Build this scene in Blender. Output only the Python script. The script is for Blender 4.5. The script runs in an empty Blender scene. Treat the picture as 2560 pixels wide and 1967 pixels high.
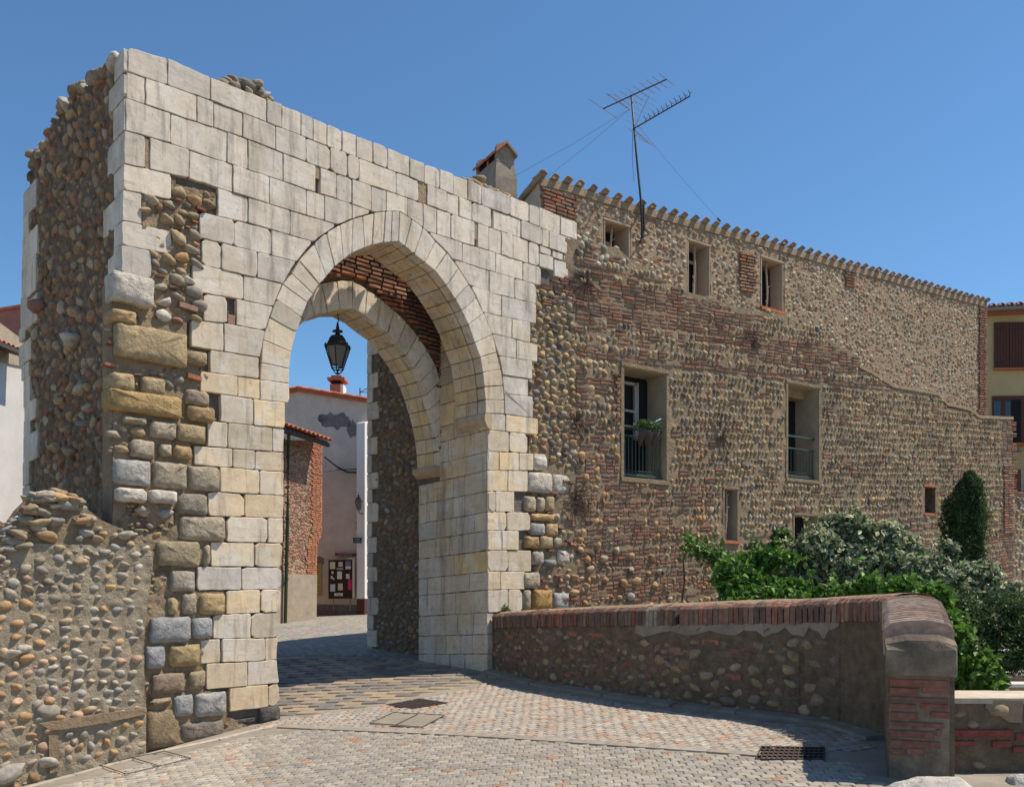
import bpy, math, random
import numpy as np
from mathutils import Vector, Matrix
random.seed(7); RNG = np.random.default_rng(7)
SC = bpy.context.scene; COL = SC.collection
F = 2200.0; EYE = 1.62; CX = 1280.0; HY = 1455.0      # focal length (photo pixels), eye height, principal column, horizon row
# ------------------------------------------------------------------ camera, sky, sun, exposure
cam = bpy.data.cameras.new('camera'); co = bpy.data.objects.new('camera', cam); COL.objects.link(co)
co.location = (0, 0, EYE); co.rotation_euler = (math.radians(90), 0, 0)
cam.sensor_width = 36; cam.lens = 36 * F / 2560; cam.shift_y = (HY - 983.5) / 2560
cam.clip_start = 0.05; cam.clip_end = 3000; SC.camera = co
SUN_AZ = math.radians(84); SUN_EL = math.radians(59)   # azimuth clockwise from +Y
w = bpy.data.worlds.new('World'); SC.world = w; w.use_nodes = True
nt = w.node_tree; bg = nt.nodes['Background']; sk = nt.nodes.new('ShaderNodeTexSky'); sk.sky_type = 'NISHITA'
sk.sun_disc = False; sk.sun_elevation = SUN_EL; sk.sun_rotation = SUN_AZ; sk.air_density = 1.0; sk.dust_density = 0.0; sk.ozone_density = 10.0
sk.altitude = 0
tn = nt.nodes.new('ShaderNodeVectorMath'); tn.operation = 'MULTIPLY'; tn.inputs[1].default_value = (0.97, 1.06, 0.98); nt.links.new(sk.outputs[0], tn.inputs[0]); nt.links.new(tn.outputs[0], bg.inputs[0]); bg.inputs[1].default_value = 0.122
sl = bpy.data.lights.new('sun', 'SUN'); sl.energy = 5.0; sl.angle = math.radians(0.5); sl.color = (1.0, 0.905, 0.775)
so = bpy.data.objects.new('sun', sl); COL.objects.link(so)
sd = Vector((math.sin(SUN_AZ) * math.cos(SUN_EL), math.cos(SUN_AZ) * math.cos(SUN_EL), math.sin(SUN_EL)))
so.rotation_euler = sd.to_track_quat('Z', 'Y').to_euler(); so.location = sd * 60
SC.view_settings.view_transform = 'Standard'; SC.view_settings.look = 'None'; SC.view_settings.exposure = 0.27
SC.view_settings.gamma = 1.0; SC.view_settings.use_curve_mapping = False
SC.render.engine = 'CYCLES'; SC.cycles.max_bounces = 6; SC.cycles.use_denoising = True

# ------------------------------------------------------------------ geometry helpers
class Plane:
    """vertical plane through ground point P running along compass direction az; n is the side the camera sees"""
    def __init__(s, P, az, sign=1):
        s.P = np.array(P, float); s.az = az; s.u = np.array([math.sin(az), math.cos(az)]); s.n = np.array([math.cos(az), -math.sin(az)]) * sign
    def s_at(s, x, d=0.0):
        k = (x - CX) / F; P = s.P + s.n * d
        return (k * P[1] - P[0]) / (s.u[0] - k * s.u[1])
    def px(s, x, y, d=0.0):
        a = s.s_at(x, d); Y = s.P[1] + s.n[1] * d + s.u[1] * a
        return (a, EYE + (HY - y) / F * Y)
    def w(s, a, z, d=0.0):
        p = s.P + s.u * a + s.n * d
        return (p[0], p[1], z)
    def off(s, d): return Plane(s.P + s.n * d, s.az, 1 if s.n @ np.array([math.cos(s.az), -math.sin(s.az)]) > 0 else -1)
    def M(s):      # columns: along, up, out
        return np.array([[s.u[0], 0, s.n[0]], [s.u[1], 0, s.n[1]], [0, 1, 0]])
def rnd(a, b): return random.uniform(a, b)
def lerp(a, b, t): return a + (b - a) * t
def interp(pts, x):
    xs = [p[0] for p in pts]; ys = [p[1] for p in pts]
    if x <= xs[0]:
        return ys[0] + (x - xs[0]) * (ys[1] - ys[0]) / (xs[1] - xs[0])
    if x >= xs[-1]:
        return ys[-1] + (x - xs[-1]) * (ys[-1] - ys[-2]) / (xs[-1] - xs[-2])
    return float(np.interp(x, xs, ys))
def tag(o, label=None, cat=None, group=None, kind=None):
    if label: o['label'] = label
    if cat: o['category'] = cat
    if group: o['group'] = group
    if kind: o['kind'] = kind
    return o
def thing(name, label, cat, loc=(0, 0, 0), group=None):
    o = bpy.data.objects.new(name, None); o.empty_display_size = 0.2; COL.objects.link(o); o.location = loc
    return tag(o, label, cat, group)
def rootloc(o):
    return Vector(o.location) if o.data is None else Vector((0, 0, 0))
def mkmesh(name, verts, faces, mat, tint=None, smooth=False):
    me = bpy.data.meshes.new(name); me.from_pydata([tuple(v) for v in verts], [], faces)
    if mat: me.materials.append(mat)
    if tint is not None:
        ca = me.color_attributes.new('tint', 'FLOAT_COLOR', 'POINT'); t = np.asarray(tint, dtype=np.float32)
        if t.ndim == 1: t = np.tile(t, (len(verts), 1))
        if t.shape[1] == 3: t = np.hstack([t, np.ones((len(t), 1), np.float32)])
        ca.data.foreach_set('color', t.astype(np.float32).ravel())
    if smooth: me.polygons.foreach_set('use_smooth', [True] * len(me.polygons))
    me.update(); return me
def link(name, me, parent=None, kind=None):
    o = bpy.data.objects.new(name, me); COL.objects.link(o)
    if parent is not None:
        o.parent = parent; o.matrix_parent_inverse = Matrix.Translation(-rootloc(parent))
    if kind: o['kind'] = kind
    return o
def obj(name, verts, faces, mat, parent=None, tint=None, smooth=False, kind=None):
    return link(name, mkmesh(name, verts, faces, mat, tint, smooth), parent, kind)
class MB:
    def __init__(s): s.v = []; s.f = []; s.c = []
    def add(s, v, f, c=None):
        o = len(s.v); s.v += [tuple(p) for p in v]; s.f += [tuple(i + o for i in q) for q in f]; s.c += [c or (1, 1, 1)] * len(v)
    def box(s, a, b, c=None):
        x0, y0, z0 = a; x1, y1, z1 = b
        s.add([(x0, y0, z0), (x1, y0, z0), (x1, y1, z0), (x0, y1, z0), (x0, y0, z1), (x1, y0, z1), (x1, y1, z1), (x0, y1, z1)],
              [(0, 3, 2, 1), (4, 5, 6, 7), (0, 1, 5, 4), (1, 2, 6, 5), (2, 3, 7, 6), (3, 0, 4, 7)], c)
    def pbox(s, pl, a0, a1, z0, z1, d0, d1, c=None, slope=0.0):
        v = [pl.w(a, z + (slope * (a - a0) if slope else 0), d) for d in (d0, d1) for a, z in ((a0, z0), (a1, z0), (a1, z1), (a0, z1))]
        s.add(v, orient(v, [(0, 1, 2, 3), (4, 7, 6, 5), (0, 4, 5, 1), (1, 5, 6, 2), (2, 6, 7, 3), (3, 7, 4, 0)]), c)
    def tube(s, pts, r, n=6, c=None, cap=True):
        pts = [Vector(p) for p in pts]; rs = r if isinstance(r, (list, tuple)) else [r] * len(pts); rings = []; ref = None
        for i, p in enumerate(pts):
            d = (pts[min(i + 1, len(pts) - 1)] - pts[max(i - 1, 0)]).normalized()
            if ref is None: ref = Vector((0, 0, 1)) if abs(d.z) < 0.9 else Vector((1, 0, 0))
            a = d.cross(ref).normalized(); b = d.cross(a).normalized()
            rings.append([p + a * math.cos(2 * math.pi * k / n) * rs[i] + b * math.sin(2 * math.pi * k / n) * rs[i] for k in range(n)])
        v = [q for g in rings for q in g]; f = []
        for i in range(len(pts) - 1):
            for k in range(n):
                f.append((i * n + k, i * n + (k + 1) % n, (i + 1) * n + (k + 1) % n, (i + 1) * n + k))
        if cap: f += [tuple(range(n))[::-1], tuple((len(pts) - 1) * n + k for k in range(n))]
        s.add(v, f, c)
    def lathe(s, c0, prof, n=12, c=None, axis=None):
        v = [(c0[0] + r * math.cos(2 * math.pi * k / n), c0[1] + r * math.sin(2 * math.pi * k / n), c0[2] + z) for r, z in prof for k in range(n)]
        f = [(i * n + k, i * n + (k + 1) % n, (i + 1) * n + (k + 1) % n, (i + 1) * n + k) for i in range(len(prof) - 1) for k in range(n)]
        s.add(v, f, c)
    def build(s, name, mat, parent=None, smooth=False, kind=None):
        return obj(name, s.v, s.f, mat, parent, np.array(s.c) if s.c else None, smooth, kind)
def orient(v, f):
    """flip all faces when the first solid is inside out"""
    V = np.array(v); c = V.mean(0); out = []
    for q in f:
        p = V[list(q)]; n = np.cross(p[1] - p[0], p[2] - p[0])
        out.append(tuple(q) if n @ (p.mean(0) - c) > 0 else tuple(q)[::-1])
    return out
def prism(pl, poly, d0, d1):
    """simple polygon (s,z) extruded between two offsets"""
    A = sum(poly[i][0] * poly[(i + 1) % len(poly)][1] - poly[(i + 1) % len(poly)][0] * poly[i][1] for i in range(len(poly)))
    pos = (pl.n @ np.array([math.cos(pl.az), -math.sin(pl.az)])) > 0
    if (A > 0) != pos: poly = poly[::-1]
    if d0 > d1: d0, d1 = d1, d0
    n = len(poly); v = [pl.w(a, z, d1) for a, z in poly] + [pl.w(a, z, d0) for a, z in poly]
    f = [tuple(range(n)), tuple(range(2 * n - 1, n - 1, -1))] + [(i, n + i, n + (i + 1) % n, (i + 1) % n) for i in range(n)]
    return v, f
def clean(poly, eps=0.004):
    out = []
    for p in poly:
        if not out or math.dist(p, out[-1]) > eps: out.append(p)
    if len(out) > 2 and math.dist(out[0], out[-1]) < eps: out.pop()
    return out
def subdiv(poly, L, jit):
    out = []
    for i in range(len(poly)):
        a = poly[i]; b = poly[(i + 1) % len(poly)]; n = max(1, int(round(math.dist(a, b) / L)))
        for k in range(n):
            t = k / n; j = jit if k else jit * 0.4
            out.append((lerp(a[0], b[0], t) + rnd(-j, j), lerp(a[1], b[1], t) + rnd(-j, j)))
    return out
def inset(poly, d):
    n = len(poly); A = sum(poly[i][0] * poly[(i + 1) % n][1] - poly[(i + 1) % n][0] * poly[i][1] for i in range(n)); sg = 1 if A > 0 else -1; out = []
    for i in range(n):
        p, q, r = poly[i - 1], poly[i], poly[(i + 1) % n]
        e1 = (q[0] - p[0], q[1] - p[1]); e2 = (r[0] - q[0], r[1] - q[1]); l1 = math.hypot(*e1) or 1; l2 = math.hypot(*e2) or 1
        n1 = (-e1[1] / l1 * sg, e1[0] / l1 * sg); n2 = (-e2[1] / l2 * sg, e2[0] / l2 * sg); m = (n1[0] + n2[0], n1[1] + n2[1]); k = max(0.35, 1 + n1[0] * n2[0] + n1[1] * n2[1])
        out.append((q[0] + m[0] / k * d, q[1] + m[1] / k * d))
    return out
def corner_cut(poly, c):
    out = []; n = len(poly)
    for i in range(n):
        p, q, r = poly[i - 1], poly[i], poly[(i + 1) % n]; l1 = math.dist(p, q); l2 = math.dist(q, r)
        if min(l1, l2) < c * 2.2: out.append(q); continue
        a = c * rnd(0.3, 1.3); b = c * rnd(0.3, 1.3)
        out += [(q[0] + (p[0] - q[0]) * a / l1, q[1] + (p[1] - q[1]) * a / l1), (q[0] + (r[0] - q[0]) * b / l2, q[1] + (r[1] - q[1]) * b / l2)]
    return out
def block_geo(pl, poly, depth=0.1, proud=0.0, gap=0.0038, ch=0.0065, seg=0.08, jit=0.005, cut=0.014, dome=0.0, tilt=0.004):
    if not dome and random.random() < .3: cut = cut * 2.8
    poly = clean(poly); poly = clean(corner_cut(poly, cut)) if cut else poly
    p0 = inset(subdiv(poly, seg, jit), gap); p1 = inset(p0, ch)
    pos = (pl.n @ np.array([math.cos(pl.az), -math.sin(pl.az)])) > 0
    A = sum(p0[i][0] * p0[(i + 1) % len(p0)][1] - p0[(i + 1) % len(p0)][0] * p0[i][1] for i in range(len(p0)))
    if (A > 0) != pos: p0 = p0[::-1]; p1 = p1[::-1]
    n = len(p0); cx = sum(p[0] for p in p1) / n; cz = sum(p[1] for p in p1) / n; tx, tz = rnd(-tilt, tilt), rnd(-tilt, tilt)
    fr = lambda p: proud + tx * (p[0] - cx) * 3 + tz * (p[1] - cz) * 3
    v = [pl.w(*p, proud - depth) for p in p0] + [pl.w(*p, fr(p) - ch * 0.9 - dome * 0.6) for p in p0] + [pl.w(*p, fr(p) - dome * 0.25 + (rnd(-1, 1) * dome * 0.2 if dome else 0)) for p in p1]
    f = [(i, n + i, n + (i + 1) % n, (i + 1) % n)[::-1] for i in range(n)] + [(n + i, 2 * n + i, 2 * n + (i + 1) % n, n + (i + 1) % n)[::-1] for i in range(n)]
    if dome:
        p2 = [(lerp(p[0], cx, 0.45) + rnd(-1, 1) * dome * .3, lerp(p[1], cz, 0.45) + rnd(-1, 1) * dome * .3) for p in p1]
        v += [pl.w(*p, fr(p) + dome * 0.3 + rnd(-.35, .35) * dome) for p in p2] + [pl.w(cx, cz, proud + dome * 0.35)]
        f += [(2 * n + i, 3 * n + i, 3 * n + (i + 1) % n, 2 * n + (i + 1) % n)[::-1] for i in range(n)] + [(3 * n + i, 4 * n, 3 * n + (i + 1) % n)[::-1] for i in range(n)]
    else:
        f.append(tuple(2 * n + i for i in range(n)))
    return v, f

# piece prototypes
def _ico(seed, amp):
    import bmesh
    bm = bmesh.new(); bmesh.ops.create_icosphere(bm, subdivisions=2, radius=1.0); r = np.random.default_rng(seed)
    V = np.array([v.co[:] for v in bm.verts]); Fc = [tuple(v.index for v in f.verts) for f in bm.faces]; bm.free()
    for _ in range(5):
        d = r.normal(size=3); d /= np.linalg.norm(d); k = r.uniform(1.2, 3.0); V *= (1 + amp * np.sin(V @ d * k + r.uniform(0, 6)))[:, None]
    for _ in range(6):     # flat facets worn on the pebble
        d = r.normal(size=3); d /= np.linalg.norm(d); lim = r.uniform(0.72, 0.95); t = V @ d
        V -= np.outer(np.maximum(t - lim, 0) * 0.8, d)
    V /= np.abs(V).max(0); return V, Fc
def _rock(seed):
    V, Fc = _ico(200 + seed, 0.12); r = np.random.default_rng(300 + seed)
    for _ in range(9):
        d = r.normal(size=3); d /= np.linalg.norm(d); lim = r.uniform(0.45, 0.8); t = V @ d; V -= np.outer(np.maximum(t - lim, 0) * 0.92, d)
    V += r.normal(size=V.shape) * .025; V /= np.abs(V).max(0); return V, Fc
def _brick(seed, ch=0.1, jit=0.06):
    r = np.random.default_rng(seed); q = [(-1, -1), (1, -1), (1, 1), (-1, 1)]; c = ch
    v = [(x, y, -1) for x, y in q] + [(x + r.uniform(-jit, jit) * .3, y + r.uniform(-jit, jit), 1 - c * 2) for x, y in q] + [(x * (1 - c * .35) + r.uniform(-jit, jit) * .3, y * (1 - c * 2) + r.uniform(-jit, jit), 1 + r.uniform(-.1, .1)) for x, y in q]
    f = [(i, (i + 1) % 4, 4 + (i + 1) % 4, 4 + i) for i in range(4)] + [(4 + i, 4 + (i + 1) % 4, 8 + (i + 1) % 4, 8 + i) for i in range(4)] + [(8, 9, 10, 11)]
    return np.array(v), f
def _sett(seed):
    r = np.random.default_rng(seed); o = [(-1, -.78), (-.82, -1), (.82, -1), (1, -.78), (1, .78), (.82, 1), (-.82, 1), (-1, .78)]
    o = [(x + r.uniform(-.07, .07), y + r.uniform(-.07, .07)) for x, y in o]; n = 8
    v = [(x, y, -1) for x, y in o] + [(x, y, .72) for x, y in o] + [(x * .86, y * .86, .95) for x, y in o] + [(0, 0, 1)]
    f = [(i, (i + 1) % n, n + (i + 1) % n, n + i) for i in range(n)] + [(n + i, n + (i + 1) % n, 2 * n + (i + 1) % n, 2 * n + i) for i in range(n)] + [(2 * n + i, 2 * n + (i + 1) % n, 3 * n) for i in range(n)]
    return np.array(v), f
def _slab(seed):
    r = np.random.default_rng(seed); j = lambda: r.uniform(-.012, .012); q = [(-1, -1), (1, -1), (1, 1), (-1, 1)]
    v = [(x, y, -1) for x, y in q] + [(x + j(), y + j(), .7) for x, y in q] + [(x * .975 + j(), y * .95 + j(), 1) for x, y in q]
    f = [(i, (i + 1) % 4, 4 + (i + 1) % 4, 4 + i) for i in range(4)] + [(4 + i, 4 + (i + 1) % 4, 8 + (i + 1) % 4, 8 + i) for i in range(4)] + [(8, 9, 10, 11)]
    return np.array(v), f
def _tile(seed=0):
    n = 8; v = []; f = []
    for j, y in enumerate((-1, 1)):
        k = 1.0 if j == 0 else 0.88
        for ro, in ((1.0,), (0.84,)):
            for i in range(n + 1):
                a = math.pi * i / n; v.append((math.cos(a) * ro * k, y, math.sin(a) * ro * k))
    m = n + 1
    for i in range(n):
        f += [(i, i + 1, 2 * m + i + 1, 2 * m + i), (m + i, 3 * m + i, 3 * m + i + 1, m + i + 1), (i, m + i, m + i + 1, i + 1), (2 * m + i, 2 * m + i + 1, 3 * m + i + 1, 3 * m + i)]
    f += [(0, 2 * m, 3 * m, m), (n, m + n, 3 * m + n, 2 * m + n)]
    return np.array(v), [q[::-1] for q in f]
COB = [_ico(i, 0.08) for i in range(9)]; ROK = [_rock(i) for i in range(12)]; RUB = [_ico(50 + i, 0.14) for i in range(9)]
BRK = [_brick(i) for i in range(6)]; SET = [_sett(i) for i in range(6)]; SLA = [_slab(i) for i in range(4)]; TIL = [_tile()]
class Batch:
    def __init__(s, name, protos, m_attr, m_obj, smooth=True): s.n = name; s.p = protos; s.ma = m_attr; s.mo = m_obj; s.sm = smooth; s.it = []
    def add(s, M, c, col, k=None): s.it.append((random.randrange(len(s.p)) if k is None else k, np.asarray(M, float), np.asarray(c, float), col))
    def wall(s, pl, a, z, hw, hh, hd, d, rot, col, rnd3=True):
        """piece standing on a wall plane: half sizes along, up, out; centre offset d; in-plane rotation"""
        R = np.array([[math.cos(rot), -math.sin(rot), 0], [math.sin(rot), math.cos(rot), 0], [0, 0, 1]])
        if rnd3:
            fl = np.diag([random.choice((-1, 1)), random.choice((-1, 1)), 1.0])
        else: fl = np.eye(3)
        S = np.diag([hw, hh, hd]); M = pl.M() @ R @ S @ fl
        s.add(M, pl.w(a, z, d), col)
    def emit(s, parent, maxn=290, stuffname=None):
        if not s.it: return
        cam0 = np.array([0, 0, EYE])
        key = [abs(np.linalg.det(i[1])) ** (1 / 3) / (np.linalg.norm(i[2] - cam0) + .1) * (1 if abs(i[2][0]) < i[2][1] * .6 else .05) for i in s.it]
        order = np.argsort(-np.array(key)); near = order[:maxn]; far = order[maxn:]
        meshes = {}; inv = Matrix.Translation(-rootloc(parent))
        for j in near:
            k, M, c, col = s.it[j]
            if k not in meshes: meshes[k] = mkmesh(s.n, s.p[k][0], s.p[k][1], s.mo, None, s.sm)
            o = bpy.data.objects.new(s.n, meshes[k]); COL.objects.link(o); o.parent = parent; o.matrix_parent_inverse = inv
            m4 = Matrix([list(M[0]) + [c[0]], list(M[1]) + [c[1]], list(M[2]) + [c[2]], [0, 0, 0, 1]]); o.matrix_basis = m4; o.color = (*col, 1)
            o['piece'] = 1; del o['piece']
        if len(far):
            vs = []; fs = []; cs = []; off = 0; by = {}
            for j in far: by.setdefault(s.it[j][0], []).append(s.it[j])
            for k, L in by.items():
                V, Fc = s.p[k]; Ms = np.array([l[1] for l in L]); C = np.array([l[2] for l in L]); W = np.einsum('nij,vj->nvi', Ms, V) + C[:, None, :]
                nv = len(V); vs.append(W.reshape(-1, 3)); cs.append(np.repeat(np.array([l[3] for l in L]), nv, 0)); neg = np.linalg.det(Ms) < 0
                for i in range(len(L)):
                    o = off + i * nv; fs += [tuple(a + o for a in (q[::-1] if neg[i] else q)) for q in Fc]
                off += nv * len(L)
            V = np.vstack(vs); me = bpy.data.meshes.new(s.n); me.from_pydata(V.tolist(), [], fs); me.materials.append(s.ma)
            ca = me.color_attributes.new('tint', 'FLOAT_COLOR', 'POINT'); cc = np.hstack([np.vstack(cs), np.ones((len(V), 1))]).astype(np.float32); ca.data.foreach_set('color', cc.ravel())
            if s.sm: me.polygons.foreach_set('use_smooth', [True] * len(me.polygons))
            link(stuffname or ('small_' + s.n), me, parent, 'stuff')

# ------------------------------------------------------------------ materials
def srgb(r, g, b):
    return tuple(((c / 255) / 12.92 if c / 255 <= 0.04045 else ((c / 255 + 0.055) / 1.055) ** 2.4) for c in (r, g, b))
def mat(name, color=None, mode='rgb', ns=6.0, var=0.35, bump=0.3, bs=40.0, rough=0.9, bdist=0.01, stains=0.0, stain_col=(0.05, 0.045, 0.04), stain_scale=1.3, streak=0.0, grey=0.0, spec=0.3, trans=0.0, metal=0.0, pits=0.0, patches=(), bump2=0.0, runs=0.0):
    m = bpy.data.materials.new(name); m.use_nodes = True; t = m.node_tree; N = t.nodes; Lk = t.links; b = N['Principled BSDF']
    geo = N.new('ShaderNodeNewGeometry'); pos = geo.outputs['Position']
    def noise(scale, detail=4, rough_=0.6, vec=None):
        n = N.new('ShaderNodeTexNoise'); n.inputs['Scale'].default_value = scale; n.inputs['Detail'].default_value = detail; n.inputs['Roughness'].default_value = rough_
        Lk.new(vec or pos, n.inputs['Vector']); return n
    def mr(src, a, b_, c, d):
        n = N.new('ShaderNodeMapRange'); n.inputs[1].default_value = a; n.inputs[2].default_value = b_; n.inputs[3].default_value = c; n.inputs[4].default_value = d; Lk.new(src, n.inputs[0]); return n.outputs[0]
    def mix(bt, fac, A, B):
        n = N.new('ShaderNodeMix'); n.data_type = 'RGBA'; n.blend_type = bt
        if isinstance(fac, (int, float)): n.inputs[0].default_value = fac
        else: Lk.new(fac, n.inputs[0])
        for i, q in ((6, A), (7, B)):
            if isinstance(q, tuple): n.inputs[i].default_value = (*q, 1)
            else: Lk.new(q, n.inputs[i])
        return n.outputs[2]
    if mode == 'attr': a = N.new('ShaderNodeAttribute'); a.attribute_name = 'tint'; base = a.outputs['Color']
    elif mode == 'obj': a = N.new('ShaderNodeObjectInfo'); base = a.outputs['Color']
    else: base = color
    n1 = noise(ns, 5, 0.65); v1 = mr(n1.outputs[0], 0.25, 0.75, 1 - var, 1 + var)
    cb = N.new('ShaderNodeCombineColor'); [Lk.new(v1, cb.inputs[i]) for i in range(3)]
    c = mix('MULTIPLY', 1.0, base, cb.outputs[0])
    for i_, (sc_, lo_, hi_, am_, co_) in enumerate(patches):
        of = N.new('ShaderNodeVectorMath'); of.operation = 'ADD'; of.inputs[1].default_value = (i_ * 7.3 + 3, i_ * 3.1, i_ * 5.7); Lk.new(pos, of.inputs[0]); c = mix('MIX', mr(noise(sc_, 5, 0.68, of.outputs[0]).outputs[0], lo_, hi_, 0, am_), c, co_)
    if grey:
        ng = noise(2.3, 3, 0.5); c = mix('MIX', mr(ng.outputs[0], 0.45, 0.7, 0, grey), c, (0.36, 0.35, 0.34))
    if streak:
        mp = N.new('ShaderNodeMapping'); mp.inputs['Scale'].default_value = (9, 9, 1.1); Lk.new(pos, mp.inputs[0]); n2 = noise(1.0, 4, 0.6, mp.outputs[0])
        mp3 = N.new('ShaderNodeMapping'); mp3.inputs['Rotation'].default_value = (0.3, 0.5, 0.4); mp3.inputs['Scale'].default_value = (1.6, 1.6, 14); Lk.new(pos, mp3.inputs[0]); n3 = noise(1.0, 5, 0.7, mp3.outputs[0])
        c = mix('MIX', mr(n2.outputs[0], 0.56, 0.78, 0, streak), c, (0.17, 0.15, 0.125)); c = mix('MIX', mr(n3.outputs[0], 0.55, 0.75, 0, streak * 0.55), c, (0.24, 0.22, 0.20))
    if runs:
        mp = N.new('ShaderNodeMapping'); mp.inputs['Scale'].default_value = (3.2, 3.2, .45); Lk.new(pos, mp.inputs[0]); n6 = noise(1.0, 6, 0.72, mp.outputs[0]); c = mix('MIX', mr(n6.outputs[0], 0.545, 0.74, 0, runs), c, (0.16, 0.14, 0.12))
    if stains:
        n4 = noise(stain_scale, 5, 0.7); c = mix('MIX', mr(n4.outputs[0], 0.52, 0.72, 0, stains), c, stain_col)
    if pits:
        vo = N.new('ShaderNodeTexVoronoi'); vo.inputs['Scale'].default_value = 55; Lk.new(pos, vo.inputs['Vector']); c = mix('MIX', mr(vo.outputs['Distance'], 0.0, 0.28, pits, 0), c, (0.12, 0.10, 0.08))
    Lk.new(c, b.inputs['Base Color']); b.inputs['Roughness'].default_value = rough; b.inputs['Metallic'].default_value = metal
    b.inputs['Specular IOR Level'].default_value = spec
    if bump:
        nb = noise(bs, 5, 0.7); bp = N.new('ShaderNodeBump'); bp.inputs['Strength'].default_value = bump; bp.inputs['Distance'].default_value = bdist
        Lk.new(nb.outputs[0], bp.inputs['Height']); Lk.new(bp.outputs[0], b.inputs['Normal'])
        if bump2: n5 = noise(7.0, 3, 0.55); b2 = N.new('ShaderNodeBump'); b2.inputs['Strength'].default_value = bump2; b2.inputs['Distance'].default_value = 0.03; Lk.new(n5.outputs[0], b2.inputs['Height']); Lk.new(b2.outputs[0], bp.inputs['Normal'])
    if trans:
        tr = N.new('ShaderNodeBsdfTranslucent'); Lk.new(c, tr.inputs[0]); mx = N.new('ShaderNodeMixShader'); mx.inputs[0].default_value = trans
        Lk.new(b.outputs[0], mx.inputs[1]); Lk.new(tr.outputs[0], mx.inputs[2]); Lk.new(mx.outputs[0], N['Material Output'].inputs[0])
    return m
M = {}
M['marble'] = mat('pale_ashlar_stone', mode='attr', ns=9, var=0.13, bump=0.35, bs=30, rough=0.8, bdist=0.007, stains=0.26, stain_col=(0.20, 0.165, 0.125), stain_scale=2.6, streak=0.85, grey=0.15, pits=0.12, bump2=0.22, runs=0.75, patches=((1.3, .50, .68, .45, (0.52, 0.40, 0.265)), (2.4, .50, .66, .65, (0.70, 0.655, 0.585)), (15.0, .58, .70, .5, (0.22, 0.185, 0.145))))
M['rough'] = mat('rough_hewn_stone', mode='attr', ns=14, var=0.4, bump=0.9, bs=30, rough=0.95, bdist=0.03, stains=0.3, stain_col=(0.12, 0.10, 0.08), stain_scale=5, pits=0.5)
for k, mo in (('a', 'attr'), ('o', 'obj')):
    M['cob_' + k] = mat('river_cobble_' + mo, mode=mo, ns=22, var=0.35, bump=0.35, bs=45, rough=0.9, bdist=0.008, patches=((.45, .50, .66, .5, (0.10, 0.08, 0.06)), (1.7, .55, .7, .35, (0.12, 0.085, 0.055)), (9.0, .56, .7, .3, (0.13, 0.10, 0.075))))
    M['brick_' + k] = mat('old_brick_' + mo, mode=mo, ns=18, var=0.4, bump=0.6, bs=50, rough=0.95, bdist=0.008, stains=0.25, stain_col=(0.25, 0.2, 0.15), stain_scale=6)
    M['sett_' + k] = mat('paving_sett_' + mo, mode=mo, ns=12, var=0.28, patches=((.6, .5, .7, .35, (0.22, 0.19, 0.155)), (5.0, .55, .72, .35, (0.40, 0.36, 0.30))), bump=0.3, bs=60, rough=0.55, bdist=0.004)
    M['tile_' + k] = mat('roof_tile_' + mo, mode=mo, ns=9, var=0.35, bump=0.4, bs=40, rough=0.9, bdist=0.006)
M['mortar'] = mat('grey_beige_mortar', (0.28, 0.205, 0.128), ns=7, var=0.25, bump=1.0, bs=22, rough=0.97, bdist=0.03, stains=0.3, stain_col=(0.11, 0.095, 0.075), patches=((.45, .52, .68, .45, (0.13, 0.105, 0.08)), (3.1, .5, .7, .35, (0.20, 0.155, 0.105))))
M['mortar_light'] = mat('light_buff_mortar', (0.345, 0.25, 0.16), ns=6, var=0.25, bump=1.0, bs=30, rough=0.97, bdist=0.03, stains=0.25, stain_col=(0.2, 0.16, 0.11))
M['mortar_dark'] = mat('old_dark_mortar', (0.185, 0.13, 0.085), ns=9, var=0.45, bump=1.0, bs=20, rough=0.97, bdist=0.04, stains=0.4, stain_col=(0.05, 0.04, 0.03))
M['core'] = mat('joint_mortar', (0.13, 0.11, 0.09), ns=9, var=0.4, bump=0.8, bs=40, rough=0.97)
M['render_grey'] = mat('grey_wall_render', (0.58, 0.505, 0.42), ns=2.5, var=0.14, bump=0.3, bs=60, rough=0.95)
M['plaster'] = mat('reveal_plaster', (0.36, 0.30, 0.22), ns=4, var=0.2, bump=0.3, bs=50, rough=0.95, stains=0.2)
M['plaster_pink'] = mat('pink_reveal_plaster', (0.46, 0.35, 0.26), ns=4, var=0.15, bump=0.3, bs=50, rough=0.95)
M['cement'] = mat('grey_cement', (0.28, 0.23, 0.175), ns=5, var=0.3, bump=0.5, bs=30, rough=0.95, stains=0.3)
M['white_wall'] = mat('white_rendered_wall', (0.56, 0.53, 0.49), ns=1.2, var=0.12, bump=0.2, bs=30, rough=0.95)
M['white_bright'] = mat('white_painted_wall', (0.75, 0.72, 0.66), ns=1.2, var=0.05, bump=0.1, bs=30, rough=0.9)
M['ochre'] = mat('yellow_ochre_render', (0.44, 0.36, 0.19), ns=1.5, var=0.12, bump=0.2, bs=40, rough=0.95)
M['redwall'] = mat('faded_red_render', (0.36, 0.15, 0.11), ns=2, var=0.3, bump=0.3, bs=30, rough=0.95, stains=0.3)
M['iron'] = mat('black_iron', (0.022, 0.022, 0.024), ns=20, var=0.3, bump=0.1, bs=60, rough=0.55, spec=0.4)
M['alu'] = mat('weathered_aluminium', (0.22, 0.21, 0.20), ns=20, var=0.2, bump=0, rough=0.5, metal=0.6)
M['mast'] = mat('dark_mast_steel', (0.05, 0.045, 0.045), ns=20, var=0.3, bump=0, rough=0.6)
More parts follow.
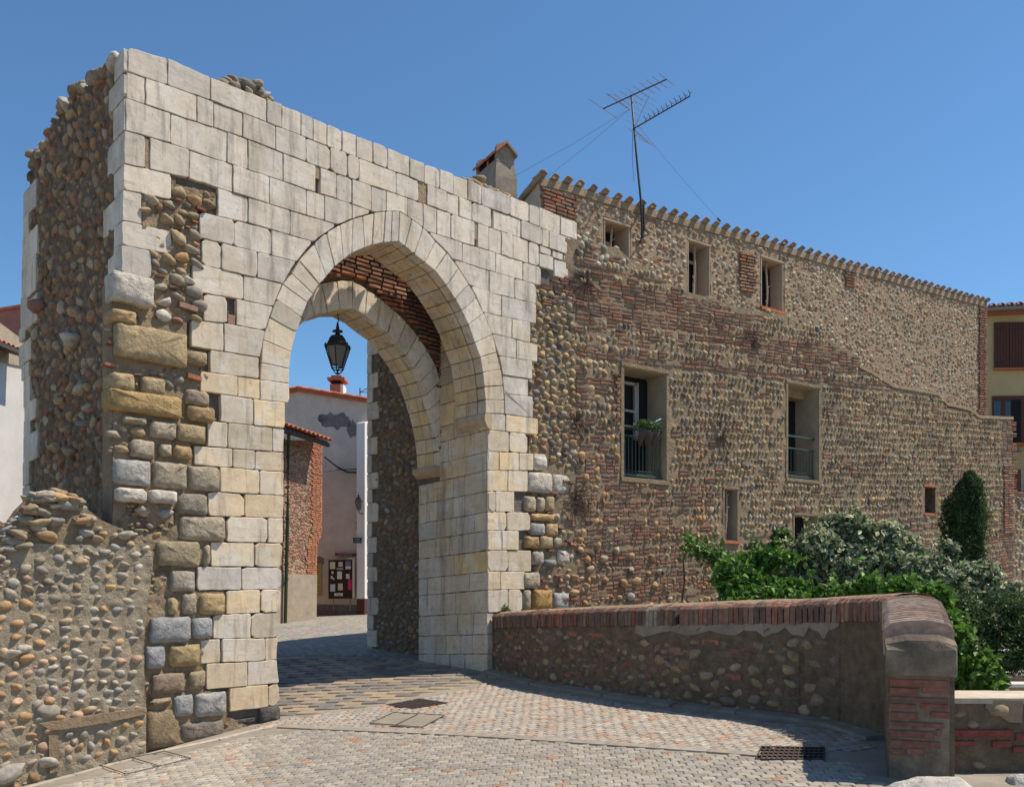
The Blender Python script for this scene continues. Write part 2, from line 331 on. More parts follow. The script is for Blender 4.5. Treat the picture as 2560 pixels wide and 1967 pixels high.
M['green_metal'] = mat('green_grey_railing_paint', (0.055, 0.085, 0.07), ns=14, var=0.3, bump=0.1, rough=0.6)
M['dark'] = mat('unlit_room', (0.012, 0.013, 0.016), ns=3, var=0.2, bump=0, rough=0.9)
M['wood_dark'] = mat('dark_red_brown_wood', (0.085, 0.03, 0.02), ns=20, var=0.3, bump=0.2, rough=0.6)
M['wood_grey'] = mat('weathered_grey_timber', (0.33, 0.27, 0.20), ns=20, var=0.3, bump=0.4, rough=0.9)
M['wood_pale'] = mat('pale_window_frame', (0.34, 0.32, 0.29), ns=12, var=0.2, bump=0.1, rough=0.7)
M['terracotta'] = mat('terracotta', (0.42, 0.14, 0.07), ns=8, var=0.35, bump=0.4, bs=40, rough=0.9)
M['paper'] = mat('notice_paper', mode='attr', ns=20, var=0.1, bump=0, rough=0.7)
M['board'] = mat('dark_brown_board', (0.03, 0.016, 0.012), ns=12, var=0.2, bump=0.1, rough=0.6)
M['cream'] = mat('cream_painted_frame', (0.62, 0.52, 0.34), ns=9, var=0.1, bump=0, rough=0.7)
M['redsign'] = mat('dark_red_sign', (0.30, 0.02, 0.02), ns=9, var=0.1, bump=0, rough=0.5)
M['bluesign'] = mat('navy_enamel_sign', (0.01, 0.02, 0.09), ns=9, var=0.1, bump=0, rough=0.4)
M['whitepaint'] = mat('white_lettering', (0.7, 0.7, 0.68), ns=9, var=0.05, bump=0, rough=0.6)
M['greenpipe'] = mat('dark_green_pipe', (0.035, 0.055, 0.02), ns=9, var=0.2, bump=0, rough=0.5)
M['leaf'] = mat('leaf', mode='attr', ns=14, var=0.25, bump=0, rough=0.5, trans=0.3, spec=0.35)
M['bark'] = mat('brown_bark', (0.09, 0.065, 0.045), ns=20, var=0.4, bump=0.5, rough=0.95)
M['soil'] = mat('paving_bed', (0.27, 0.235, 0.185), ns=3, var=0.25, bump=0.5, bs=60, rough=0.95, stains=0.2)
M['grate'] = mat('rusty_cast_iron', (0.06, 0.04, 0.032), ns=30, var=0.5, bump=0.3, rough=0.7)
gm = bpy.data.materials.new('window_glass'); gm.use_nodes = True; gb = gm.node_tree.nodes['Principled BSDF']; gb.inputs['Base Color'].default_value = (0.02, 0.025, 0.03, 1); gb.inputs['Roughness'].default_value = 0.05; gb.inputs['Specular IOR Level'].default_value = 0.8
M['glass'] = gm
lg = bpy.data.materials.new('frosted_lamp_glass'); lg.use_nodes = True; lb = lg.node_tree.nodes['Principled BSDF']; lb.inputs['Base Color'].default_value = (0.16, 0.15, 0.14, 1); lb.inputs['Roughness'].default_value = 0.35; lb.inputs['Transmission Weight'].default_value = 0.35
M['lampglass'] = lg

def c_marble(warm=0.0, grey=0.0):
    b = np.array([0.64, 0.55, 0.44]) * rnd(0.84, 1.08); b = b * np.array([1 + warm * .06, 1 - warm * .04, 1 - warm * .22])
    if random.random() < 0.10 + grey * .8: b = b * 0.6 + np.array([0.38, 0.36, 0.33]) * 0.36
    return tuple(b)
def c_cobble(dim=1.0, warm=0.5):
    r = random.random()
    if r < 0.36: c = (0.34, 0.25, 0.15)
    elif r < 0.58: c = (0.34, 0.28, 0.20)
    elif r < 0.74: c = (0.245, 0.215, 0.175)
    elif r < 0.86: c = (0.42, 0.25, 0.12)
    elif r < 0.93: c = (0.30, 0.15, 0.10)
    else: c = (0.46, 0.42, 0.36)
    k = rnd(0.78, 1.2) * dim; return (c[0] * k, c[1] * k * (1 - 0.05 * (warm - .5)), c[2] * k * (1 - 0.2 * (warm - .5)))
def c_brick(dim=1.0, red=0.5):
    c = random.choice([(0.24, 0.125, 0.085), (0.28, 0.13, 0.085), (0.21, 0.12, 0.085), (0.28, 0.17, 0.115), (0.18, 0.12, 0.09), (0.32, 0.13, 0.075)])
    k = rnd(0.75, 1.2) * dim; g = (0.5 - red) * .5; m = sum(c) / 3
    return tuple((lerp(q, m, max(0, g))) * k for q in c)

# ------------------------------------------------------------------ main planes
aF = math.radians(45.9); aL = math.radians(-44.0); aB = math.radians(54.8)
FP = Plane(((702 - CX) / F * 10.5, 10.5), aF)                       # front face of the gateway
sJ = FP.s_at(1219); SL = FP.s_at(306); SR = FP.s_at(1442)
JP = Plane(FP.w(sJ, 0)[:2], aL, -1)                                   # right reveal of the passage (s = depth into the gateway)
LP = Plane(FP.w(SL, 0)[:2], aL, -1)                                   # left side of the gateway
T1, T2, T3 = JP.s_at(1145), JP.s_at(1098), JP.s_at(1046)              # back of front wall, face of second wall, back of second wall
TB = 3.45
BP = Plane(FP.w(FP.s_at(1330), 0, -0.13)[:2], aB); UP = BP.off(-0.30)
print('planes', sJ, SL, SR, T1, T2, T3)

# ------------------------------------------------------------------ ground
CP = [(-4.6, 8.7, -.33), (-3.9, 9.35, -.2), (-2.76, 10.5, 0), (-.4, 12.75, .30), (2.6, 6.1, .27), (3.15, 7.45, .29), (1.2, 10.2, .29), (-2.5, 15.2, .45), (-4.2, 20, .5), (-5, 27, .55), (0, 5, .12), (-5, 5, -.45), (6, 6, .3), (8, 16, .4), (14, 22, .6), (-8, 14, -.1)]
def _tps():
    P = np.array([(a, b) for a, b, c in CP]); z = np.array([c for _, _, c in CP]); d = np.linalg.norm(P[:, None] - P[None], axis=2); K = np.where(d > 0, d ** 2 * np.log(d + 1e-9), 0) + np.eye(len(P)) * 0.6
    A = np.zeros((len(P) + 3,) * 2); A[:-3, :-3] = K; A[:-3, -3] = 1; A[:-3, -2:] = P; A[-3, :-3] = 1; A[-2:, :-3] = P.T
    return P, np.linalg.solve(A, np.append(z, [0, 0, 0]))
_P, _W = _tps()
def ground(x, y):
    x = np.clip(np.asarray(x, float), -8, 14); y = np.clip(np.asarray(y, float), 3, 28); q = np.stack([x, y], -1)[..., None, :] - _P; d = np.sqrt((q ** 2).sum(-1)) + 1e-9
    return (d ** 2 * np.log(d)) @ _W[:-3] + _W[-3] + _W[-2] * x + _W[-1] * y
def G(x, y): return float(ground(x, y))
def gpx(x, y):
    """the spot on the ground seen at a photo pixel"""
    Y = 8.0
    for _ in range(40): X = (x - CX) / F * Y; Y = 0.5 * Y + 0.5 * min(60, (EYE - G(X, Y)) * F / max(2, y - HY))
    return ((x - CX) / F * Y, Y)
gx = np.concatenate([[-900, -200, -60, -25], np.arange(-12, 18.01, .5), [30, 70, 220, 900]]); gy = np.concatenate([[-300, -60, -10, 0], np.arange(3, 32.01, .5), [45, 90, 300, 1500]])
GX, GY = np.meshgrid(gx, gy); GZ = ground(GX, GY) - 0.004; nx = len(gx)
gv = np.stack([GX, GY, GZ], -1).reshape(-1, 3); gf = [(j * nx + i, j * nx + i + 1, (j + 1) * nx + i + 1, (j + 1) * nx + i) for j in range(len(gy) - 1) for i in range(nx - 1)]
GROUND = obj('ground', gv, gf, M['soil'], kind='structure')
# ================================================================== THE GATEWAY
GATE = thing('stone_gateway', 'tall pointed-arch gateway of pale squared stone blocks with eroded left corner', 'gateway', (*FP.w(0, 0)[:2], 0))
EXT = [(649, 1010), (649.5, 947), (649.5, 898), (657, 852), (664, 826), (674, 792), (691, 747), (707, 710), (724, 680), (741, 655), (778, 611), (798, 594), (845, 562), (881, 548), (925, 534), (963, 529), (999, 529), (1028, 547), (1058, 569), (1088, 602), (1117, 631), (1146, 670), (1172, 710), (1189, 736), (1208, 782), (1228, 831), (1240, 866), (1252, 907), (1257, 947), (1261, 984), (1261, 1035)]
INT = [(720, 1008), (722, 959), (724, 921), (727, 887), (731, 873), (741, 830), (755, 793), (769, 756), (783, 735), (808, 700), (838, 667), (879, 633), (921, 616), (958, 608), (996, 604), (1025, 627), (1064, 654), (1088, 678), (1116, 714), (1138, 747), (1153, 776), (1168, 808), (1186, 856), (1199, 894), (1207, 930), (1210, 967), (1213, 999), (1213, 1033)]
JL = [(712, 1010), (711, 1072), (710, 1131), (710, 1239), (708, 1295), (707, 1358), (704, 1418), (702, 1473), (700, 1530), (696, 1594), (692, 1649), (698, 1707), (702, 1762), (702, 1820)]     # left jamb edge (y increasing)
def jlx(y): return interp([(b, a) for a, b in JL], y)
def ext_y(x):
    if x <= 649.5 or x >= 1261: return 1e9
    return interp(EXT[2:], x)
TOPL = [(318, 118), (356, 121), (426, 150), (526, 192), (666, 247), (752, 281), (855, 326), (932, 353), (1024, 392), (1060, 408), (1133, 436), (1203, 464), (1274, 490), (1353, 520), (1401, 540), (1442, 557)]
LN = [TOPL,
 [(316, 179), (427, 217), (524, 251), (665, 306), (748, 338), (814, 364), (891, 393), (967, 422), (1024, 442), (1066, 461), (1180, 505), (1302, 549), (1346, 568), (1439, 600)],
 [(314, 245), (427, 285), (531, 318), (605, 343), (700, 380), (786, 414), (843, 434), (927, 465), (991, 485), (1060, 510), (1146, 541), (1231, 571), (1300, 594), (1346, 611), (1439, 644)],
 [(310, 326), (424, 358), (567, 407), (617, 424), (705, 453), (767, 475), (841, 497), (877, 510), (1060, 575), (1155, 607), (1222, 627), (1321, 659), (1384, 677)],
 [(308, 408), (474, 446), (581, 481), (700, 519), (765, 538), (843, 562), (1132, 648), (1239, 682), (1353, 714)],
 [(306, 474), (430, 500), (499, 530), (581, 550), (619, 557), (724, 588), (1174, 712), (1224, 732), (1342, 760)],
 [(304, 550), (497, 594), (585, 615), (678, 639), (743, 655), (1210, 781), (1340, 809)],
 [(303, 613), (424, 635), (508, 664), (644, 695), (705, 709), (1228, 833), (1325, 857)],
 [(301, 683), (508, 734), (608, 750), (682, 767), (1247, 890), (1340, 904)],
 [(300, 760), (478, 800), (567, 808), (663, 827), (1256, 937), (1328, 948)],
 [(300, 840), (476, 866), (560, 879), (651, 894), (1262, 984), (1327, 991)],
 [(300, 900), (501, 928), (651, 948), (722, 959), (1214, 1031), (1261, 1035), (1332, 1045)],
 [(300, 960), (499, 978), (592, 991), (651, 999), (720, 1009), (1214, 1073), (1345, 1087)],
 [(300, 1040), (518, 1052), (568, 1056), (634, 1063), (712, 1072), (1221, 1128), (1320, 1133)],
 [(300, 1100), (484, 1113), (581, 1121), (638, 1126), (710, 1131), (1221, 1175), (1334, 1176)],
 [(300, 1150), (493, 1162), (581, 1169), (710, 1180), (1221, 1227), (1320, 1229), (1433, 1232)],
 [(380, 1222), (550, 1230), (648, 1235), (709, 1239), (1219, 1278), (1326, 1281)],
 [(430, 1287), (520, 1289), (708, 1295), (1219, 1326), (1320, 1326)],
 [(430, 1352), (577, 1355), (668, 1356), (707, 1358), (1219, 1375), (1329, 1375)],
 [(390, 1418), (525, 1416), (704, 1418), (1219, 1428), (1326, 1428)],
 [(418, 1478), (491, 1476), (702, 1473), (1219, 1474), (1313, 1473)],
 [(418, 1539), (566, 1535), (700, 1530), (1219, 1531), (1317, 1527)],
 [(373, 1606), (532, 1596), (696, 1594)], [(363, 1668), (516, 1658), (691, 1649)], [(378, 1738), (514, 1724), (700, 1707)], [(433, 1795), (574, 1779), (702, 1762)]]
# courses: list of runs; a run is joints x, 'e' = up to the arch ring, 'j' = up to the jamb
CR = {1: [[318, 418, 525.5, 666, 704, 752, 783, 818, 855, 891, 932, 968.6, 1024, 1060, 1099, 1133, 1169.5, 1203, 1274, 1322, 1348.6, 1401, 1442]],
 2: [[316, 363, 492, 534, 606, 688.6, 764, 825.7, 867.6, 897, 990.5, 1047], [1066.7, 1117, 1146.7, 1179, 1228], [1233, 1302, 1355, 1372, 1418, 1441]],
 3: [[313, 425.5, 568, 619.5, 707.6, 788.6], [800, 841, 880, 927.6, 965.7, 1019, 1058, 1092, 1126.7, 1186], [1194, 1222, 1253, 1282, 1321, 1347.6]],
 4: [[310, 363], [374, 473, 581.5, 673, 765.7, 811, 880, 'e'], ['e', 1155, 1239, 1307.6, 1353]],
 5: [[308, 429], [544, 620, 725, 'e'], ['e', 1223, 1286.7, 1342]],
 6: [[306, 355], [498, 585, 678.5, 'e'], ['e', 1254, 1341]],
 7: [[304, 428], [504, 553, 643, 'e'], ['e', 1280, 1326]],
 8: [[302, 378], [481, 608.6, 'e'], ['e', 1290.5, 1344]],
 9: [[508.6, 568], [590, 'e'], ['e', 1331]], 10: [[478, 559.6, 'e'], ['e', 1321]], 11: [[525, 647.6], ['e', 1332]],
 12: [[500, 594, 652, 724], [1214, 1264, 1345]], 13: [[551, 633, 'j'], [1219, 1273.5, 1318.6]],
 14: [[518, 569.5, 681, 'j'], [1221, 1248, 1297.6, 1333], [1335, 1367]], 15: [[485, 582, 638, 'j'], [1221, 1270, 1320.6]],
 16: [[550, 648.6, 'j'], [1221, 1239, 1287]], 17: [[520, 612, 'j'], [1219, 1267, 1326]], 18: [[567, 669.5, 'j'], [1219, 1254, 1296.6]],
 19: [[527, 636, 'j'], [1219, 1271, 1328.6]], 20: [[493, 604, 'j'], [1219, 1251, 1313]], 21: [[566, 651, 'j'], [1219, 1270, 1306]],
 22: [[533, 627.5, 'j']], 23: [[502, 551], [555, 661.7, 'j']], 24: [[516, 618, 'j']], 25: [[574, 671, 'j']]}
nblk = 0
def ashlar(pl, poly, parent, name='stone_block', warm=0.0, grey=0.0, **k):
    global nblk; nblk += 1
    v, f = block_geo(pl, poly, **k); return obj(name, v, f, M['marble'], parent, np.array(c_marble(warm, grey)))
def px_poly(pl, pts, d=0.0): return [pl.px(x, y, d) for x, y in pts]
for ci, runs in CR.items():
    top, bot = LN[ci - 1], LN[ci]
    for run in runs:
        for x0, x1 in zip(run[:-1], run[1:]):
            if x0 == 'e' or x1 == 'e' or (x1 != 'j' and ext_y((x0 + x1) / 2) < 1e8 and min(ext_y(x0 + 1), ext_y(x1 - 1)) < max(interp(bot, x0), interp(bot, x1)) and ci < 6):
                if x1 == 'e':      # left of the arch: march right until the course closes
                    xs = [x0]; x = x0
                    while x < 963 and ext_y(x) > interp(top, x) + 9: x += 1.5; xs.append(x)
                elif x0 == 'e':
                    x = x1; xs = [x1]
                    while x > 1030 and ext_y(x) > interp(top, x) + 9 and xs[-1] > 1000: x -= 1.5; xs.append(x)
                    xs = xs[::-1]
                else:
                    xs = list(np.linspace(x0, x1, 7)); xs = [x for x in xs if ext_y(x) > interp(top, x) + 8]
                if len(xs) < 3: continue
                tp = [(xs[0], interp(top, xs[0])), (xs[-1], interp(top, xs[-1]))]
                bt = [(x, min(interp(bot, x), ext_y(x) - 0.5)) for x in xs]
                # thin the bottom outline
                bb = [bt[0]]
                for p in bt[1:-1]:
                    if math.dist(p, bb[-1]) > 14 or (abs(p[1] - interp(bot, p[0])) < .6) != (abs(bb[-1][1] - interp(bot, bb[-1][0])) < .6): bb.append(p)
                bb.append(bt[-1]); pts = tp + bb[::-1]
                poly = clean(px_poly(FP, pts), .01)
                if len(poly) < 3: continue
                ashlar(FP, poly, GATE, proud=rnd(-.004, .008), cut=.008)
                continue
            if x1 == 'j':
                pts = [(x0, interp(top, x0)), (jlx(interp(top, 700)), interp(top, 700)), (jlx(interp(bot, 700)), interp(bot, 700)), (x0, interp(bot, x0))]
            else:
                pts = [(x0, interp(top, x0)), (x1, interp(top, x1)), (x1, interp(bot, x1)), (x0, interp(bot, x0))]
            warm = rnd(.5, 1.4) if ci >= 12 and random.random() < .75 else (0.3 if ci > 6 and random.random() < .5 else 0.0)
            if ci == 1: pts[0] = (x0, interp(top, x0) + rnd(-1, 2.5)); pts[1] = (x1, interp(top, x1) + rnd(-1, 2.5))
            dep = .14 if (x0 > 400 or ci > 8) else .22
            ashlar(FP, px_poly(FP, pts), GATE, warm=warm, grey=.25 if (x0 > 1200 and ci < 4) else 0, proud=rnd(-.004, .01), depth=dep, cut=.016 if ci < 11 else .02)
for pts in ([(1348, 632), (1384, 643), (1384, 677), (1348, 666)], [(1386, 648), (1438, 664), (1438, 707), (1386, 690)], [(1350, 613), (1378, 624), (1377, 641), (1350, 630)], [(1381, 626), (1408, 635), (1407, 651), (1381, 642)], [(1410, 636), (1439, 644), (1438, 662), (1410, 652)]):
    ashlar(FP, px_poly(FP, pts), GATE, grey=.2)
# voussoirs of the front arch: joints (on the soffit edge, on the outer edge)
VJ = [((720, 1008), (650, 1000)), ((723, 959), (649.5, 950)), ((723, 922), (652, 907)), ((728, 880), (657, 849)), ((741, 831), (674, 794)), ((754, 793), (690, 748)), ((769, 756), (707, 711)), ((783, 735), (729, 684)), ((798, 711), (748, 652)), ((816, 692), (785, 610)), ((837, 667), (815, 582)), ((858, 650), (850, 562)), ((879, 634), (882, 548)), ((912, 620), (906, 541)), ((930, 613), (935, 533)), ((958, 607), (963, 529)), ((977, 606), (980, 529)), ((996, 604), (998, 529)), ((1012, 616), (1029, 548)), ((1035, 636), (1058, 569)), ((1062, 657), (1089, 604)), ((1087, 677), (1117, 632)), ((1116, 715), (1146, 671)), ((1137, 748), (1172, 711)), ((1154, 777), (1191, 746)), ((1171, 812), (1210, 783)), ((1187, 857), (1232, 836)), ((1200, 893), (1241, 881)), ((1206, 931), (1252, 923)), ((1210, 967), (1258, 964)), ((1213, 999), (1261, 1000)), ((1213, 1033), (1261, 1034))]
def curve_between(C, a, b, up=True):
    """points of the digitised curve C strictly between a and b"""
    lo = min(a[0], b[0]); hi = max(a[0], b[0]); ly = min(a[1], b[1]); hy = max(a[1], b[1])
    r = [p for p in C if lo + 1 < p[0] < hi - 1 and ly - 3 <= p[1] <= hy + 3]
    return r if a[0] < b[0] else r[::-1]
for (i0, e0), (i1, e1) in zip(VJ[:-1], VJ[1:]):
    pts = [i0, i1, e1, e0]
    ashlar(FP, px_poly(FP, pts), GATE, 'voussoir', warm=.7 if (i0[1] > 820) else .25 if random.random() < .5 else 0, proud=rnd(0.0, .01), cut=.01, depth=.16, seg=.16)
# rougher blocks of the eroded left part and of the right toothing (photo pixels: x0,y0,x1,y1, tint)
YL, GR, TN, OR, WH = (.40, .30, .17), (.34, .32, .285), (.40, .33, .235), (.42, .28, .14), (.54, .48, .40)
RB = [(273, 691, 378, 764, WH, .10), (272, 778, 335, 812, OR, .08), (283, 822, 463, 906, YL, .07), (272, 934, 332, 978, YL, .06), (350, 945, 410, 989, YL, .05), (268, 983, 450, 1037, (.40, .27, .12), .07), (304, 1042, 364, 1061, TN, .05), (373, 1053, 439, 1098, TN, .04), (441, 1062, 511, 1106, YL, .04),
 (462, 976, 520, 1016, (.33, .25, .18), .04), (465, 1018, 534, 1056, OR, .05), (460, 880, 514, 914, (.30, .22, .13), .05), (323, 1100, 384, 1146, TN, .04), (396, 1109, 428, 1141, TN, .03), (432, 1114, 476, 1149, OR, .04), (282, 1150, 373, 1213, GR, .05), (381, 1155, 465, 1222, TN, .03), (470, 1166, 548, 1227, TN, .02),
 (284, 1221, 360, 1256, WH, .10), (369, 1226, 437, 1259, WH, .08), (443, 1234, 517, 1287, (.26, .22, .17), .02), (448, 1290, 562, 1352, TN, .02), (391, 1352, 497, 1416, (.30, .24, .15), .03), (507, 1358, 526, 1416, TN, .01), (425, 1425, 487, 1480, (.31, .27, .21), .02), (418, 1493, 444, 1536, YL, .02), (455, 1482, 491, 1536, TN, .02), (498, 1482, 562, 1536, (.40, .29, .15), .02),
 (373, 1541, 474, 1606, (.30, .295, .285), .04), (478, 1543, 529, 1596, (.30, .30, .29), .03), (363, 1612, 410, 1672, (.31, .30, .30), .03), (421, 1610, 498, 1666, (.38, .28, .14), .03), (378, 1682, 461, 1736, (.26, .19, .13), .02), (471, 1676, 512, 1722, (.33, .26, .16), .02), (433, 1735, 482, 1790, (.32, .315, .30), .02), (486, 1730, 565, 1790, (.33, .31, .29), .02),
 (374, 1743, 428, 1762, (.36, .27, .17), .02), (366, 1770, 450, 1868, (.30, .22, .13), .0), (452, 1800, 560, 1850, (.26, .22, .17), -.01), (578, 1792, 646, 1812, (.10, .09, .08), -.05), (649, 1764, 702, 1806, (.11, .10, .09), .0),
 (1335, 1140, 1368, 1170, WH, .0), (1322, 1181, 1381, 1231, WH, .0), (1384, 1186, 1432, 1234, WH, -.01), (1315, 1240, 1341, 1278, TN, -.01), (1345, 1242, 1364, 1278, TN, -.01), (1366, 1240, 1387, 1278, YL, -.01), (1330, 1284, 1385, 1302, OR, .0), (1387, 1283, 1402, 1302, TN, -.01), (1406, 1285, 1427, 1303, TN, -.01), (1328, 1307, 1363, 1338, (.36, .345, .32), .0), (1366, 1308, 1395, 1340, OR, .0),
 (1315, 1340, 1348, 1371, OR, .0), (1351, 1340, 1383, 1371, YL, .0), (1385, 1342, 1405, 1368, TN, .0), (1332, 1378, 1360, 1412, (.36, .31, .26), .0), (1364, 1398, 1392, 1415, (.25, .25, .25), .0), (1395, 1374, 1427, 1410, WH, .0), (1310, 1474, 1328, 1526, TN, .0), (1334, 1474, 1381, 1522, (.45, .28, .10), .01), (1309, 1430, 1350, 1470, TN, .0), (1386, 1480, 1424, 1522, (.38, .36, .34), .0)]
for x0, y0, x1, y1, c, pr in RB:
    k = rnd(.85, 1.1); tp = LN[0]; sl_ = 0.0
    yy = (1455 - (y0 + y1) / 2) / 3000; h = (x1 - x0) * yy
    pts = [(x0, y0 - h / 2), (x1, y0 + h / 2), (x1, y1 + h / 2), (x0, y1 - h / 2)]
    v, f = block_geo(FP, px_poly(FP, pts), depth=.26 if x0 < 290 else .16, proud=.02 + pr, gap=.004, ch=.018, seg=.07, jit=.007, cut=.035, dome=.022, tilt=.01)
    obj('rough_stone', v, f, M['rough'], GATE, np.array([q * k for q in c]), smooth=True)
for pts in ([(363, 344), (374, 348), (374, 424), (363, 421)], [(1047, 444), (1066, 451), (1066, 512), (1047, 506)], [(788.6, 414), (800, 419), (800, 448), (788.6, 444)], [(1186, 552), (1194, 555), (1194, 600), (1186, 597)], [(544, 664), (554, 666), (554, 694), (544, 692)]):
    v, f = prism(FP, px_poly(FP, pts), -.12, -.008); obj('mortar_fill', v, f, M['mortar_light'], GATE)
v, f = block_geo(FP, px_poly(FP, [(568, 784), (589, 788), (589, 813), (568, 810)]), depth=.1, proud=0.0); obj('brick_filling', v, f, M['brick_a'], GATE, np.array((.30, .17, .13)))
# putlog holes are left between the blocks; behind everything the mortar core
ZT = lambda s: FP.px(0, 0)[1]
def topz(s):
    xs = [FP.px(x, y) for x, y in TOPL]; return interp(xs, s)
intp = [FP.px(x, y) for x, y in INT]; sl0 = FP.px(706, 1500)[0]
zb = -1.2
def U(pl, left, right, topf, arch, zb_=zb):
    L_ = arch[0][0]; R_ = arch[-1][0]; n = 12
    tops = [(lerp(left, right, i / n), topf(lerp(left, right, i / n))) for i in range(n + 1)]
    return [(left, zb_)] + tops + [(right, zb_)] + [(R_, zb_)] + arch[::-1] + [(L_, zb_)]
arch1 = [(sl0 - .05, FP.px(712, 1072)[1])] + [(s - (.02 if i < 14 else -.02), z + .02) for i, (s, z) in enumerate(intp)] + [(sJ + .035, FP.px(1219, 1080)[1])]
SL0 = FP.px(330, 300)[0]
ZCR = max(z for _, z in intp) + .10
v, f = prism(FP, U(FP, SL0 + .10, FP.s_at(1322), lambda s: ZCR, arch1), -T1, -.055); CORE = obj('wall_core', v, f, M['core'], GATE)
n_ = 12; tp_ = [(lerp(SL0 + .10, SR - .06, i / n_), topz(lerp(SL0 + .10, SR - .06, i / n_)) - .05) for i in range(n_ + 1)]
v, f = prism(FP, [(SL0 + .10, ZCR - .001)] + tp_ + [(SR - .06, ZCR - .001)], -.42, -.056); obj('upper_wall_core', v, f, M['core'], GATE)
# patch of rubble on the face, left: bedding mortar nearly flush with the blocks
pt = [(425, 455), (545, 482), (540, 520), (495, 528), (497, 590), (508, 610), (500, 665), (478, 668), (480, 725), (508, 735), (508, 798), (470, 802), (470, 868), (500, 880), (500, 925), (524, 930), (500, 975), (545, 1050), (518, 1052), (515, 1110), (480, 1112), (485, 1160), (548, 1168), (548, 1230), (518, 1232), (518, 1290), (565, 1292), (563, 1355), (525, 1357), (525, 1418), (490, 1418), (490, 1475), (565, 1478), (565, 1536), (530, 1538), (530, 1596), (514, 1600), (514, 1724), (572, 1728), (572, 1790), (640, 1822), (360, 1880), (300, 1890), (272, 1400), (272, 780), (305, 770), (380, 765), (382, 690), (380, 620), (430, 632), (430, 505), (358, 480), (358, 552), (424, 560), (424, 480)]
pt = [(425, 455), (545, 482), (540, 520), (495, 528), (497, 590), (508, 610), (500, 665), (478, 668), (480, 725), (508, 735), (508, 798), (470, 802), (470, 868), (500, 880), (500, 925), (524, 930), (500, 975), (545, 1050), (518, 1052), (515, 1110), (480, 1112), (485, 1160), (548, 1168), (548, 1230), (518, 1232), (518, 1290), (565, 1292), (563, 1355), (525, 1357), (525, 1418), (490, 1418), (490, 1475), (565, 1478), (565, 1536), (530, 1538), (530, 1596), (514, 1600), (514, 1724), (572, 1728), (572, 1790), (640, 1822), (360, 1880), (300, 1890), (282, 1400), (282, 700), (355, 690), (352, 560), (354, 478), (428, 505)]
v, f = prism(FP, px_poly(FP, pt), -.3, -.028); obj('rubble_mortar', v, f, M['mortar'], GATE)
PTZ = None
def vnoise(A, Z, cell, seed):
    r = np.random.default_rng(seed); g = r.uniform(-1, 1, (64, 64)); x = A / cell; y = Z / cell; xi = np.floor(x).astype(int); yi = np.floor(y).astype(int); fx = x - xi; fy = y - yi; fx = fx * fx * (3 - 2 * fx); fy = fy * fy * (3 - 2 * fy)
    q = lambda i, j: g[(xi + i) % 64, (yi + j) % 64]
    return (q(0, 0) * (1 - fx) + q(1, 0) * fx) * (1 - fy) + (q(0, 1) * (1 - fx) + q(1, 1) * fx) * fy
def relief(pl, a0, a1, z0, z1, step, test, m, parent, d=.004, amp=.014, name='mortar_relief'):
    na, nz = int((a1 - a0) / step) + 1, int((z1 - z0) / step) + 1; A, Z = np.meshgrid(np.linspace(a0, a1, na), np.linspace(z0, z1, nz)); D = d + amp * (.55 * vnoise(A, Z, .16, 1) + .5 * vnoise(A, Z, .07, 2) + .4 * vnoise(A, Z, step * 1.01, 3))
    X = pl.P[0] + pl.u[0] * A + pl.n[0] * D; Y = pl.P[1] + pl.u[1] * A + pl.n[1] * D; V = np.stack([X, Y, Z], -1).reshape(-1, 3); fs = []; flip = (pl.n @ np.array([math.cos(pl.az), -math.sin(pl.az)])) < 0
    ok = np.zeros((nz, na), bool)
    for j in range(nz):
        for i in range(na): ok[j, i] = test(A[j, i], Z[j, i])
    for j in range(nz - 1):
        for i in range(na - 1):
            if ok[j, i] and ok[j, i + 1] and ok[j + 1, i] and ok[j + 1, i + 1]: q = (j * na + i, j * na + i + 1, (j + 1) * na + i + 1, (j + 1) * na + i); fs.append(q[::-1] if flip else q)
    used = sorted(set(k for q in fs for k in q)); mp = {k: i for i, k in enumerate(used)}
    return obj(name, V[used].tolist(), [tuple(mp[k] for k in q) for q in fs], m, parent, smooth=True, kind='stuff')
def inpoly(p, poly):
    x, y = p; c = False; n = len(poly)
    for i in range(n):
        a, b = poly[i], poly[i - 1]
        if (a[1] > y) != (b[1] > y) and x < (b[0] - a[0]) * (y - a[1]) / (b[1] - a[1]) + a[0]: c = not c
    return c
